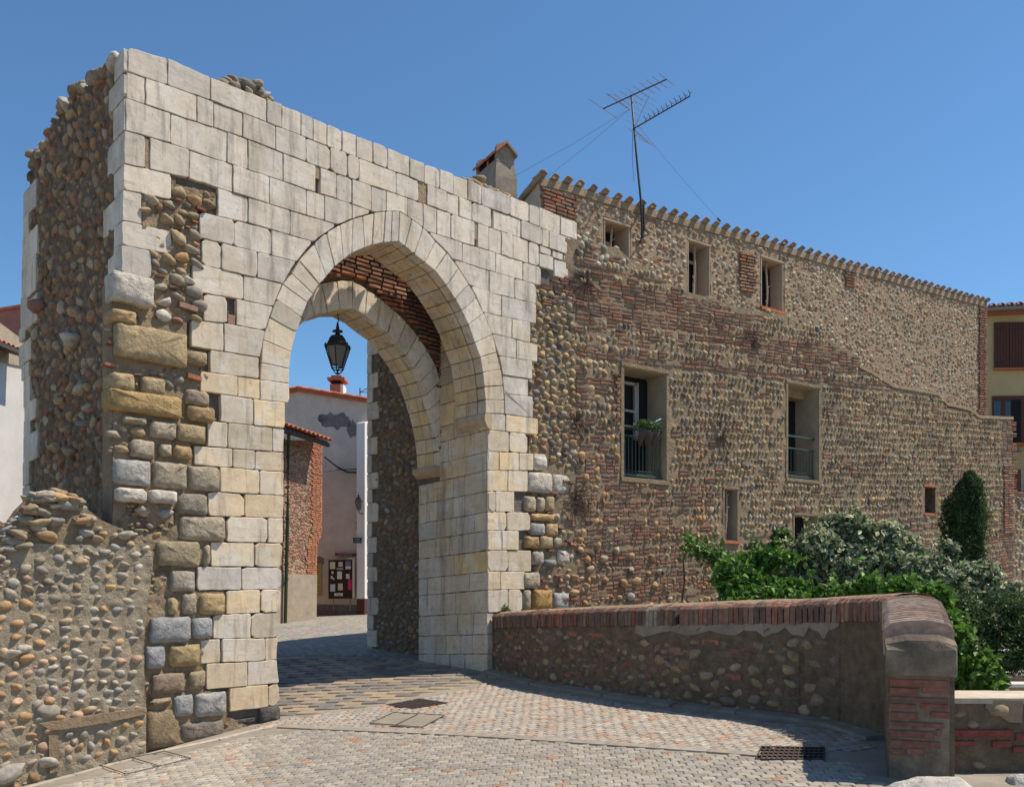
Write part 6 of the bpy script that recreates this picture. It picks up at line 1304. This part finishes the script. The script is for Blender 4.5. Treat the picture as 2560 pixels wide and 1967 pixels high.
GH = thing('gable_house', 'pale grey rendered gable house in shade behind the arch with an orange tiled verge', 'house', (-6, 28.5, .6))
H2 = Plane(((700 - CX) / F * 29.5, 29.5), math.radians(101)); v, f = prism(H2, px_poly(H2, [(620, 1560), (620, 1010), (745, 978), (921, 1006), (921, 1560)]), -6, 0); obj('wall', v, f, M['render_grey'], GH)
m = MB()
for (xa, ya), (xb, yb) in (((620, 1004), (746, 974)), ((744, 974), (925, 1003))):
    A = H2.px(xa, ya); B_ = H2.px(xb, yb); v, f = prism(H2, [(A[0], A[1] - .06), (B_[0], B_[1] - .06), (B_[0], B_[1] + .05), (A[0], A[1] + .05)], -6, .14); m.add(v, f)
rf = obj('roof', m.v, m.f, M['terracotta'], GH)
vt = Batch('verge_tile', TIL, M['tile_a'], M['tile_o'])
for (xa, ya), (xb, yb) in (((620, 1002), (746, 972)), ((746, 972), (925, 1001))):
    A, B_ = Vector(H2.w(*H2.px(xa, ya), .08)), Vector(H2.w(*H2.px(xb, yb), .08)); L_ = (B_ - A).length; n_ = int(L_ / .38)
    for k in range(n_): ax = (B_ - A).normalized(); c_ = A.lerp(B_, (k + .5) / n_); sd_ = Vector((*H2.n, 0)); up = sd_.cross(ax).normalized(); up = up if up.z > 0 else -up; vt.add(np.column_stack([np.array(sd_) * .10, np.array(ax) * .21, np.array(up) * .10]), c_, tuple(q * rnd(.85, 1.1) for q in (.50, .17, .08)))
vt.emit(GH)
# worn grey patch and plinth on the gable
def blotch(cx_, cy, rx, ry, n=26): return [(cx_ + rx * math.cos(t) * rnd(.72, 1.12), cy + ry * math.sin(t) * rnd(.65, 1.15)) for t in np.linspace(0, 2 * math.pi, n, endpoint=False)]
grm = mat('bare_grey_render', (.19, .175, .165), ns=8, var=.35, bump=.6, bs=30, rough=.95)
for i, bl_ in enumerate((blotch(838, 1052, 44, 22), blotch(880, 1072, 14, 22), blotch(804, 1045, 12, 10, 14), blotch(800, 1402, 12, 12, 14))): v, f = prism(H2, px_poly(H2, bl_), .0, .006); obj('bare_patch', v, f, grm, GH)
v, f = prism(H2, px_poly(H2, [(700, 1508), (921, 1512), (921, 1560), (700, 1560)]), .0, .02); obj('plinth', v, f, grm, GH)
m = MB(); c0_ = Vector(H2.w(*H2.px(795, 990), -1.0)); wv = 26 / F * 29.8
CHM = thing('roof_chimney', 'small pink rendered chimney with a terracotta cap on the gable house roof', 'chimney', tuple(c0_))
m.box((c0_.x, c0_.y, c0_.z - .6), (c0_.x + wv, c0_.y + .6, c0_.z + .62)); m.build('stack', M['redwall'], CHM)
m = MB(); m.box((c0_.x + wv + .002, c0_.y + .02, c0_.z - .6), (c0_.x + wv + .1, c0_.y + .58, c0_.z + .62)); m.build('white_side', M['white_bright'], CHM)
m = MB(); m.box((c0_.x + .05, c0_.y + .05, c0_.z + .62), (c0_.x + wv, c0_.y + .55, c0_.z + .76)); m.build('flue_opening', M['dark'], CHM)
m = MB(); m.box((c0_.x - .08, c0_.y - .08, c0_.z + .76), (c0_.x + wv + .16, c0_.y + .68, c0_.z + .84)); m.build('cap', M['terracotta'], CHM); m = MB(); m.box((c0_.x + .04, c0_.y + .0, c0_.z + .84), (c0_.x + wv + .04, c0_.y + .6, c0_.z + .92)); m.build('cap', M['terracotta'], CHM)
q0 = Vector(H2.w(*H2.px(878, 1000), -.8)); sA = thing('small_aerial', 'small triangular television aerial on the orange roof seen through the arch', 'aerial', tuple(q0)); hz = 42 / F * 30
m = MB(); m.tube([q0, q0 + Vector((0, 0, hz))], .02, 5); m.build('mast', M['mast'], sA); m = MB(); e0 = q0 + Vector((0, 0, hz * .75)); e1, e2_ = e0 + Vector((.45, -.1, .22)), e0 + Vector((.45, -.1, -.02)); m.tube([e0, e1, e2_, e0], .012, 4); m.tube([e0 + Vector((.2, 0, .08)), e0 + Vector((.44, -.1, .05))], .01, 4); m.build('loop_element', M['mast'], sA)
H3 = Plane(((911 - CX) / F * 28.6, 28.6), math.radians(20)); WC = thing('white_corner_wall', 'sliver of bright white sunlit wall at the right of the gable house', 'wall', (*H3.w(0, 0)[:2], .5))
v, f = prism(H3, px_poly(H3, [(912, 1496), (912, 1056), (927, 1052), (927, 1496)]), -.3, 0); obj('white_face', v, f, M['white_bright'], WC); v, f = prism(H3, px_poly(H3, [(912, 1545), (912, 1498), (927, 1498), (927, 1545)]), -.3, -.01); obj('brown_foot', v, f, M['wood_dark'], WC)
# notice board
NB_ = H2.off(.35); NB = thing('notice_board', 'dark brown notice board with white papers standing against the grey gable wall', 'notice board', NB_.w(*NB_.px(850, 1524)))
def plate(pl, x0, y0, x1, y1, d0, d1, mt, name, parent, sk=0.0, tint=None):
    pts = [pl.px(x0, y0 + sk), pl.px(x1, y0), pl.px(x1, y1), pl.px(x0, y1 + sk)]; v, f = prism(pl, pts, d0, d1); return obj(name, v, f, mt, parent, tint)
bd = plate(NB_, 821, 1399, 883, 1496, -.05, 0, M['board'], 'board', NB)
plate(NB_, 882, 1395, 885, 1495, -.06, .03, M['cream'], 'frame_side', NB); plate(NB_, 868, 1394, 885, 1396.5, -.06, .03, M['cream'], 'frame_top', NB)
for x0, y0, x1, y1, c in ((825, 1404, 838, 1422, (.62, .62, .45)), (846, 1404, 857, 1416, (.55, .55, .48)), (864, 1402, 877, 1415, (.18, .2, .3)), (864, 1415, 877, 1422, (.6, .6, .6)), (842, 1419, 858, 1424, (.35, .38, .36)), (829, 1427, 834, 1434, (.6, .6, .6)), (843, 1428, 855, 1447, (.62, .65, .6)), (865, 1434, 874, 1446, (.55, .57, .55)), (827, 1439, 832, 1446, (.6, .58, .55)), (832, 1444, 836, 1449, (.55, .52, .5)), (870, 1447, 879, 1474, (.55, .03, .10)), (826, 1460, 838, 1478, (.50, .58, .66)), (845, 1458, 857, 1475, (.55, .52, .40)), (836, 1482, 857, 1489, (.68, .66, .64))):
    plate(NB_, x0, y0, x1, y1, .001, .008, M['paper'], 'notice', NB, tint=np.array(c))
for y in (1425.5, 1451.5): plate(NB_, 823, y, 880, y + .8, .001, .012, M['wood_dark'], 'divider', NB)
for x in (840.5, 861): plate(NB_, x, 1401, x + .8, 1480, .001, .010, M['wood_dark'], 'divider', NB)
for x in (833, 875): m = MB(); m.tube([NB_.w(*NB_.px(x, 1496), -.03), NB_.w(*NB_.px(x, 1526), -.03)], .02, 6); m.build('leg', M['alu'], NB)
def text(s, pl, x, y, hpx, mt, parent, d=.012, w_=None):
    cu = bpy.data.curves.new('t', 'FONT'); cu.body = s; cu.size = 1.0; cu.align_x = 'CENTER'; cu.align_y = 'CENTER'; to = bpy.data.objects.new('t', cu); COL.objects.link(to); dg = bpy.context.evaluated_depsgraph_get(); me = bpy.data.meshes.new_from_object(to.evaluated_get(dg)); bpy.data.objects.remove(to); bpy.data.curves.remove(cu)
    a, z = pl.px(x, y); p = pl.w(a, z); k = hpx * p[1] / F; V = np.array([v.co[:] for v in me.vertices]); W_ = (w_ / hpx) / (V[:, 0].max() - V[:, 0].min()) if w_ else 1.0
    for v in me.vertices: q = pl.w(a + v.co.x * k * W_, z + v.co.y * k, d); v.co = q
    me.materials.clear(); me.materials.append(mt); link('lettering', me, parent)
text('Tapas', NB_, 847, 1485.5, 6.5, M['board'], NB, .010, 15)
RS = plate(H2.off(.08), 838, 1382, 897, 1389, -.02, .01, M['redsign'], 'red_arrow_sign', None, -1.0); tag(RS, 'thin dark red direction sign with white lettering above the notice board', 'sign')
v_ = [RS.data.vertices[i].co.copy() for i in range(4)]; text('PARCOURS COMMERCIAL  +', H2.off(.1), 867, 1382.5, 3.6, M['whitepaint'], RS, .004, 50); text('ARTS GALERIES', H2.off(.1), 864, 1387, 3.2, M['whitepaint'], RS, .004, 34)
BS = plate(H2.off(.4), 883, 1343.5, 904, 1357, -.02, .01, M['bluesign'], 'blue_street_sign', None, 0); tag(BS, 'small navy blue street sign with two white lines near the wall lantern', 'sign'); text('IMPASSE', H2.off(.42), 893.5, 1347.5, 4, M['whitepaint'], BS, .004, 14); text('LE RECTOR', H2.off(.42), 893.5, 1353, 4, M['whitepaint'], BS, .004, 17)
YP = plate(H2, 785, 1407, 805, 1488, .02, .05, mat('yellow_board', (.42, .31, .10), ns=4, var=.12, bump=0, rough=.7), 'information_board', None); tag(YP, 'tall yellow information panel partly hidden by the brick house corner', 'panel')
for k in range(7): plate(H2, 794, 1418 + k * 9.5, 802, 1419.5 + k * 9.5, .051, .054, M['mortar'], 'printed_line', YP)
# wall lantern, camera, cables
W2_ = H2.off(.75); a, zc_ = W2_.px(897, 1253); c_ = Vector(W2_.w(a, zc_)); WLn = thing('wall_lantern', 'small grey iron wall lantern mounted on the shaded gable wall', 'lantern', tuple(c_)); lantern(WLn, c_, 11 / F * 29, 20 / F * 29, 4)
m = MB(); q = Vector(H2.w(*H2.px(911, 1270), 0)); m.tube([c_ - Vector((0, 0, .36)), c_.lerp(q, .5) - Vector((0, 0, .30)), q - Vector((0, 0, .1))], .02, 6); m.tube([q + Vector((0, 0, .25)), q - Vector((0, 0, .35))], .03, 6); m.build('bracket', M['iron'], WLn)
CM = thing('junction_box', 'small white and grey box on a bracket above the blue street sign', 'junction box', H2.w(*H2.px(897, 1308), .2)); plate(H2.off(.2), 890, 1302, 901, 1313, -.1, .0, M['alu'], 'box_body', CM); plate(H2.off(.2), 901.5, 1301, 903.5, 1313, -.1, .02, M['white_bright'], 'box_flank', CM)
m = MB(); Hc = H2.off(.12); W_ = lambda x, y: Vector(Hc.w(*Hc.px(x, y))); m.tube([W_(891, 1318), W_(893, 1320), W_(902, 1319)], .03, 6); m.build('camera_bracket', M['iron'], CM)
m = MB(); m.tube([W_(902, 1320), W_(901, 1335), W_(906, 1342), W_(905, 1352), W_(896, 1362), W_(896, 1430), W_(897, 1524)], .025, 6); tag(m.build('wall_conduit', M['iron'], None, True), 'dark conduit pipe running down the gable wall beside the notice board', 'pipe')
m = MB(); m.tube([Vector(H1.w(*H1.px(806, 1143), .1)), W_(845, 1168), W_(868, 1180), W_(895, 1181), W_(903, 1166), W_(920, 1163)], .03, 6); tag(m.build('power_cable', M['iron'], None, True), 'thick black cable sagging from the brick house to the gable house', 'cable')
m = MB(); m.tube([Vector(H1.w(*H1.px(804, 1179), .1)), W_(845, 1174), W_(885, 1173), W_(916, 1166)], .016, 6); tag(m.build('power_cable', M['iron'], None, True), 'thin upper cable strung almost level across the grey gable wall', 'cable')
m = MB(); m.tube([W_(897, 1180), W_(904, 1200), W_(904, 1240)], .016, 6); tag(m.build('lamp_cable', M['iron'], None, True), 'short cable dropping down to the small wall lantern', 'cable')
# ================================================================== LEFT HOUSES
LH = thing('white_house', 'white rendered house with grey gutter left of the gateway', 'house', (-14.5, 26, 0))
H4 = Plane(((-150 - CX) / F * 24, 24), math.radians(4)); v, f = prism(H4, px_poly(H4, [(-150, 1600), (-150, 790), (95, 905), (95, 1560)]), -3, 0); obj('wall', v, f, M['white_wall'], LH)
v, f = prism(H4, px_poly(H4, [(-150, 700), (95, 880), (95, 925), (-150, 875)]), .0, .05); obj('beige_band', v, f, M['plaster'], LH)
RE = H4.off(.75); A, B_ = Vector(RE.w(*RE.px(-150, 795))), Vector(RE.w(*RE.px(80, 893))); bkv = Vector((-1, 0, .3)); v = [A, B_, B_ + bkv * 2.5, A + bkv * 2.5]; v += [p - Vector((0, 0, .09)) for p in v]; obj('roof', v, orient(v, [(0, 1, 2, 3), (4, 7, 6, 5), (0, 4, 5, 1), (1, 5, 6, 2), (2, 6, 7, 3), (3, 7, 4, 0)]), M['wood_dark'], LH)
m = MB(); m.tube([A - Vector((-.06, 0, .02)), B_ - Vector((-.06, 0, .02))], .07, 8); m.build('gutter', M['alu'], LH)
rt = Batch('roof_tile', TIL, M['tile_a'], M['tile_o']); ux = (B_ - A).normalized(); ay = bkv.normalized(); up = ux.cross(ay).normalized(); up = up if up.z > 0 else -up; k = .05
while k < (B_ - A).length:
    for r_ in range(4): rt.add(np.column_stack([np.array(ux) * .09, np.array(ay) * .24, np.array(up) * .09]), A + ux * k + ay * (.1 + .42 * r_) + up * .03, tuple(q * rnd(.8, 1.15) for q in (.44, .18, .10)))
    k += .21
rt.emit(LH)
v, f = prism(H4, px_poly(H4, [(-150, 1500), (-150, 1310), (-60, 1290), (-20, 1293), (8, 1308), (22, 1326), (30, 1350), (30, 1500)]), .0, .04); obj('brown_arch_door', v, f, mat('brown_door', (.20, .12, .07), ns=6, var=.2, bump=.2), LH)
RH = thing('red_house', 'faded red rendered upper wall with tiled edge behind the white house', 'house', (-19, 33, 0)); H5 = Plane(((-150 - CX) / F * 33, 33), math.radians(78)); v, f = prism(H5, px_poly(H5, [(-150, 1200), (-150, 800), (90, 762), (90, 1200)]), -3, 0); obj('wall', v, f, M['redwall'], RH)
v, f = prism(H5, px_poly(H5, [(-150, 802), (-150, 796), (92, 757), (92, 763)]), -3, .12); obj('roof_edge', v, f, M['terracotta'], RH)
# ================================================================== YELLOW HOUSE
YH = thing('yellow_house', 'yellow ochre house with closed brown shutters at the right edge', 'house', (14, 26, .6))
H6 = Plane(((2440 - CX) / F * 26, 26), math.radians(111)); v, f = prism(H6, px_poly(H6, [(2400, 1560), (2400, 790), (2640, 775), (2640, 1560)]), -4, 0); obj('wall', v, f, M['ochre'], YH)
v, f = prism(H6, px_poly(H6, [(2400, 779), (2640, 767), (2640, 783), (2400, 793)]), .0, .3); obj('soffit', v, f, M['redwall'], YH)
RE = H6.off(.5); A, B_ = Vector(RE.w(*RE.px(2430, 774))), Vector(RE.w(*RE.px(2640, 762))); m = MB(); m.tube([A, B_], .09, 8); m.build('gutter', M['alu'], YH)
rt = Batch('roof_tile', TIL, M['tile_a'], M['tile_o']); ux = (B_ - A).normalized(); bkv = Vector((-H6.n[0], -H6.n[1], .3)); ay = bkv.normalized(); up = ux.cross(ay).normalized(); up = up if up.z > 0 else -up; k = .05
v = [A, B_, B_ + bkv * 4, A + bkv * 4]; v += [p - Vector((0, 0, .05)) for p in v]; obj('roof', v, orient(v, [(0, 1, 2, 3), (4, 7, 6, 5), (0, 4, 5, 1), (1, 5, 6, 2), (2, 6, 7, 3), (3, 7, 4, 0)]), M['terracotta'], YH)
while k < (B_ - A).length: rt.add(np.column_stack([np.array(ux) * .10, np.array(ay) * .24, np.array(up) * .10]), A + ux * k + ay * .12 + up * .05, tuple(q * rnd(.8, 1.15) for q in (.44, .16, .09))); k += .23
rt.emit(YH)
for x0, x1 in ((2484.5, 2522), (2523, 2560)):
    sh = None
    nP = 5
    sh = plate(H6, x0, 806, x1, 921, .02, .05, M['wood_dark'], 'shutter', YH, .6)
    for k in range(nP): xa = lerp(x0, x1, k / nP); plate(H6, xa + .6, 808, lerp(x0, x1, (k + 1) / nP) - .6, 919, .051, .062, M['wood_dark'], 'plank', sh, .1)
    for y in (820, 904): plate(H6, x0 + (0 if x0 < 2500 else 12), y, x1 - (12 if x0 < 2500 else 0), y + 4, .063, .075, M['iron'], 'strap_hinge', sh, .1)
plate(H6, 2484, 921, 2566, 926, .0, .14, M['terracotta'], 'window_sill', YH, .5)
wn = plate(H6, 2480, 990, 2570, 1108, .0, .04, M['wood_dark'], 'window', YH, .3)
for x0, x1 in ((2484, 2501), (2512, 2526)): plate(H6, x0, 1003, x1, 1045, .041, .05, M['glass'], 'pane', wn, .2)
plate(H6, 2527, 1000, 2552, 1104, .041, .046, M['dark'], 'open_sash', wn, .2); plate(H6, 2480, 1108, 2572, 1115, .0, .15, M['terracotta'], 'window_sill', YH, .3); plate(H6, 2530, 1174, 2552, 1228, .0, .03, mat('brown_door2', (.16, .08, .04), ns=6, var=.2, bump=.2), 'door_panel', YH); plate(H6, 2552, 1172, 2562, 1228, .0, .04, M['wood_pale'], 'door_frame', YH)
m = MB(); q = Vector(H6.w(*H6.px(2536, 1128), .3)); m.lathe(q, [(0, .08), (.05, .07), (.17, -.04), (.15, -.05), (0, 0)], 10); ll = m.build('street_lamp_shade', M['alu'], None, True); tag(ll, 'small grey dish lamp sticking out by the yellow house corner', 'lamp')
# cobble wall between the old house and the yellow house
CW = thing('cobble_boundary_wall', 'pale cobble wall with brick top at the far right, beyond the old house corner', 'wall', (*BP.w(16, 0, -.6)[:2], .3)); CP_ = BP.off(-.45)
v, f = prism(CP_, px_poly(CP_, [(2500, 1560), (2500, 1228), (2700, 1238), (2700, 1560)]), -.4, 0); obj('wall', v, f, M['mortar'], CW); bw = Batch('cobble', COB, M['cob_a'], M['cob_o']); bw2 = Batch('brick', BRK, M['brick_a'], M['brick_o'], False)
scatter(CP_, bw, [(2505, 1245), (2690, 1252), (2690, 1540), (2505, 1540)], 330, .04, .08, (), d=.0, colf=grey_c, asp=(.7, 1.1), pack=1.0)
for r_ in range(3):
    a = CP_.s_at(2505)
    while a < CP_.s_at(2690): L_ = rnd(.16, .24); bw2.wall(CP_, a + L_ / 2, CP_.px(2530, 1230)[1] - r_ * .062, L_ / 2 - .006, .022, .05, -.01, 0, c_brick(1, .8)); a += L_ + .005
bw.emit(CW); bw2.emit(CW)
# ================================================================== PLANTS
def stems(parent, roots, tips, r=.02):
    m = MB()
    for a, b in zip(roots, tips): a, b = Vector(a), Vector(b); mid = a.lerp(b, .5) + Vector((rnd(-.1, .1), rnd(-.1, .1), .05)); m.tube([a, mid, b], [r, r * .7, r * .3], 6)
    return m.build('stems', M['bark'], parent, True, 'stuff')
def shrub(name, label, cat, blobs, cols, size, nleaf, Y, asp=.55, group=None, jitter=.9, shell=.6):
    """blobs: (px x, px y, px radius x, px radius y, depth)"""
    cx_ = sum(b[0] for b in blobs) / len(blobs); root = (cx_ - CX) / F * Y; g = G(root, Y); T = thing(name, label, cat, (root, Y, g), group); pts, ns = [], []; tot = sum(b[2] * b[3] for b in blobs); tips = []
    B_ = []
    for x, y, rx, ry, dY in blobs:
        B_.append((x, y, rx * .72, ry * .72, dY))
        for _ in range(7):
            t = rnd(0, 2 * math.pi); q = rnd(.55, .85); k = rnd(.26, .46); B_.append((x + rx * q * math.cos(t), y - ry * q * math.sin(t), rx * k, ry * k * 1.1, dY - rnd(-.15, .35) * rx / F * Y))
    tot = sum(b[2] * b[3] for b in B_)
    for x, y, rx, ry, dY in B_:
        YY = Y + dY; c = at(x, y, YY); r_ = (rx / F * YY, min(rx, ry) / F * YY * .9, ry / F * YY); p, n = blob_pts(c, r_, max(60, int(nleaf * rx * ry / tot)), shell); k = p[:, 2] > g - .1; pts.append(p[k]); ns.append(n[k]); tips.append(tuple(c))
    leaf_cloud('foliage', np.vstack(pts), np.vstack(ns) + np.array([0, 0, .3]), size, cols, T, asp, jitter=jitter)
    k_ = pts and sum(len(p) for p in pts) // 90; Q = []; QN = []     # stray shoots breaking the outline
    P_all = np.vstack(pts); N_all = np.vstack(ns); idx = RNG.integers(0, len(P_all), max(12, k_ // 3)); mm = MB()
    for ii in idx:
        p0 = Vector(P_all[ii]); d_ = (Vector(N_all[ii]) + Vector((0, 0, .9))).normalized(); Ls = size * rnd(2, 4.2); mm.tube([p0 - d_ * .1, p0 + d_ * Ls], [.006, .002], 3)
        for _ in range(9): t_ = rnd(.1, 1.05); Q.append(tuple(p0 + d_ * Ls * t_ + Vector((rnd(-.02, .02), rnd(-.02, .02), rnd(-.02, .02))))); QN.append((rnd(-1, 1), rnd(-1, 1), .6))
    leaf_cloud('shoot_leaves', Q, QN, size * .85, cols, T, asp, jitter=jitter); mm.build('shoots', M['bark'], T, kind='stuff')
    tips = tips[::8]
    stems(T, [(root + rnd(-.15, .15), Y + rnd(-.1, .1), g - .05) for _ in tips], tips); return T
VAR = [(.50, .50, .30), (.44, .46, .26), (.42, .42, .24), (.16, .22, .09), (.10, .16, .07), (.40, .44, .24), (.07, .12, .07), (.11, .16, .10), (.58, .56, .38), (.07, .11, .06)]
GRN = [(.10, .21, .03), (.14, .27, .04), (.07, .15, .025), (.17, .30, .06)]; DRK = [(.04, .075, .025), (.06, .11, .03), (.045, .085, .035), (.08, .135, .04)]
shrub('variegated_shrub', 'rounded cream and green variegated shrub in the middle behind the parapet', 'shrub', [(2045, 1362, 52, 40, 0), (2115, 1335, 75, 48, .1), (2190, 1350, 70, 50, 0), (2080, 1400, 130, 60, -.1), (2180, 1430, 110, 60, -.2), (2250, 1395, 70, 50, 0), (2010, 1420, 80, 60, 0), (2100, 1470, 130, 50, -.1)], VAR, .085, 11500, 11.6, .6)
shrub('variegated_shrub', 'lower variegated shrub to the right, below the cypress', 'shrub', [(2330, 1420, 60, 38, 0), (2400, 1432, 75, 42, .1), (2460, 1450, 50, 40, 0), (2380, 1480, 110, 45, -.1), (2500, 1490, 70, 40, 0), (2372, 1372, 16, 20, .1)], VAR, .08, 5200, 11.0, .6)
shrub('dark_green_shrub', 'glossy dark green shrub left of the variegated shrub, by the small window', 'shrub', [(1955, 1362, 44, 34, 0), (2000, 1385, 56, 42, 0), (1930, 1400, 70, 50, 0), (1990, 1430, 90, 60, 0), (1900, 1450, 80, 50, 0)], DRK + GRN[:2], .085, 5600, 12.0, .5)
shrub('leafy_vine', 'bright green vine spilling over behind the middle of the parapet', 'vine', [(1840, 1440, 50, 45, 0), (1890, 1470, 80, 40, 0), (1870, 1420, 50, 30, .2), (1980, 1480, 70, 28, -.2), (2090, 1486, 60, 22, -.3), (1925, 1395, 60, 22, .2), (1850, 1490, 70, 30, -.2), (2200, 1470, 70, 26, -.3), (2280, 1478, 70, 30, -.3), (1920, 1500, 120, 25, -.3)], GRN, .095, 6200, 10.9, .75)
# arching shoots of a creeper on the wall
VN = thing('climbing_creeper', 'thin light green creeper shoots arching against the house wall left of the shrubs', 'creeper', tuple(at(1700, 1500, 13))); m = MB(); pts, ns = [], []
path = [(1712, 1352), (1745, 1362), (1775, 1378), (1800, 1395), (1822, 1425), (1832, 1460), (1830, 1520)]
for off_, Yv in ((0, 12.6), (14, 12.4)):
    P_ = [at(x + off_ * .5, y + off_, Yv) for x, y in path]; m.tube(P_, .012, 5)
    for a, b in zip(P_[:-1], P_[1:]):
        for k in range(70): q = a.lerp(b, random.random()); pts.append((q.x + random.gauss(0, .055), q.y + random.gauss(0, .05), q.z + random.gauss(0, .075))); ns.append((rnd(-.5, .5), -.4, .8))
P_ = [at(1712, 1450, 12.9), at(1708, 1400, 12.9), at(1722, 1372, 12.9), at(1700, 1520, 12.9)]; m.tube([at(1700, 1540, 12.9), at(1712, 1450, 12.9), at(1708, 1400, 12.9), at(1725, 1365, 12.9)], .012, 5)
m.build('shoots', M['bark'], VN, True); leaf_cloud('foliage', pts, ns, .085, [(.10, .19, .035), (.14, .24, .05), (.07, .14, .03)], VN, .8)
shrub('flowering_creeper', 'large fine-leaved dark green creeper mound at the far right above the steps', 'creeper', [(2480, 1560, 120, 70, 0), (2400, 1540, 90, 60, .1), (2540, 1520, 70, 50, .1), (2500, 1620, 90, 60, -.1), (2440, 1610, 90, 60, 0), (2560, 1590, 60, 80, 0), (2380, 1600, 50, 60, 0), (2520, 1660, 40, 30, 0), (2350, 1530, 50, 50, 0)], DRK + [(.06, .11, .025), (.09, .15, .04)], .05, 17000, 9.6, .4)
shrub('leafy_vine', 'bright green vine hanging beside the brick pier, above the low wall', 'vine', [(2400, 1620, 38, 50, 0), (2430, 1670, 55, 50, 0), (2400, 1700, 45, 40, 0), (2460, 1690, 40, 42, 0), (2350, 1520, 30, 60, .3), (2375, 1570, 32, 50, .2), (2330, 1490, 40, 26, .5), (2440, 1720, 60, 30, 0)], GRN, .075, 5200, 8.6, .75)
# cypress
cY = 14.5; CYP = thing('cypress_tree', 'dark columnar cypress with two tips in front of the house corner', 'tree', (*at(2400, 1455, cY)[:2], .4)); pts, ns = [], []
n = 26000; h = RNG.uniform(0, 1, n); z0, z1 = .35, at(0, 1182, cY).z
prof = np.interp(h, [0, .3, .6, .8, .9, .96, 1], [.24, .29, .30, .30, .26, .18, .03]); th = RNG.uniform(0, 2 * np.pi, n); k = RNG.uniform(.5, 1.0, n) ** .5 * (1 + .28 * (RNG.uniform(0, 1, n) > .93)); lump = 1 + .16 * np.sin(th * 5 + h * 9) + .08 * np.sin(th * 9 - h * 23) + .06 * np.sin(h * 60 + th * 3)
cx_ = (2395 - CX) / F * cY + .12 * h; left_tip = np.where((np.sin(th) * 0 + np.cos(th)) < 0, np.interp(h, [0, .84, .9, 1], [1, 1, .6, .1]), 1); X = cx_ + prof * k * lump * np.cos(th) * left_tip + .10 * (h > .85) * (h - .85) * 4; Yc = cY + prof * k * lump * np.sin(th)
leaf_cloud('foliage', np.stack([X, Yc, lerp(z0, z1, 1) * h + z0 * (1 - h)], 1), np.stack([np.cos(th), np.sin(th), np.full(n, .2)], 1), .075, [(.035, .075, .022), (.055, .105, .03), (.08, .14, .035), (.025, .05, .018)], CYP, .22, jitter=.5)
p_, n_ = blob_pts(at(2440, 1290, cY), (.22, .18, .35), 1800, .3); leaf_cloud('side_shoot_foliage', p_, n_, .07, [(.09, .13, .04), (.12, .16, .05)], CYP, .2)
m = MB(); m.tube([(cx_.mean(), cY, .25), (cx_.mean(), cY, 1.6), (cx_.mean() + .05, cY, 3.0)], [.07, .05, .02], 8); m.build('trunk', M['bark'], CYP)
# small weeds and dry plants on the masonry
def tuft(name, label, p, r, n, size, cols, parent=None, matn='leaf', asp=.3):
    q, nn = blob_pts(p, (r, r * .7, r), n, .1); T = leaf_cloud(name, q, nn, size, cols, parent, asp, kind=None); tag(T, label, 'plant'); return T
tuft('wall_weed', 'little green weed growing where the gateway meets the parapet top', Vector(FP.w(*FP.px(1258, 1522), .05)), .07, 160, .045, [(.14, .19, .07), (.09, .14, .04)])
def dry(label, x, y, r, pl=BP, n=70):
    m = MB(); a, z = pl.px(x, y)
    for _ in range(n): t = rnd(0, 2 * math.pi); L_ = r * rnd(.3, 1); p0 = Vector(pl.w(a + rnd(-.1, .1) * r, z + rnd(-.1, .1) * r, .0)); p1 = Vector(pl.w(a + L_ * math.cos(t), z + L_ * math.sin(t), rnd(.04, .12))); m.tube([p0, p0.lerp(p1, .6) + Vector((0, 0, rnd(-.03, .03))), p1], [.005, .004, .002], 3)
    T = m.build('dry_creeper', mat('dry_stalks', (.10, .062, .048), ns=10, var=.3, bump=0, rough=1)); tag(T, label, 'plant')
dry('tuft of dry brown stalks on the house wall just right of the upper gateway blocks', 1460, 700, .42); dry('clump of dry stalks on the house wall left of the large window', 1440, 1060, .34)
dry('patch of dry stalks beside the cracked pale blocks of the gateway base', 1438, 1255, .45); dry('thin bare twigs on the cobble rows between the two large windows', 1800, 1080, .5, n=60); dry('sparse dry twigs below the brick band at mid wall', 1880, 850, .35, n=50)
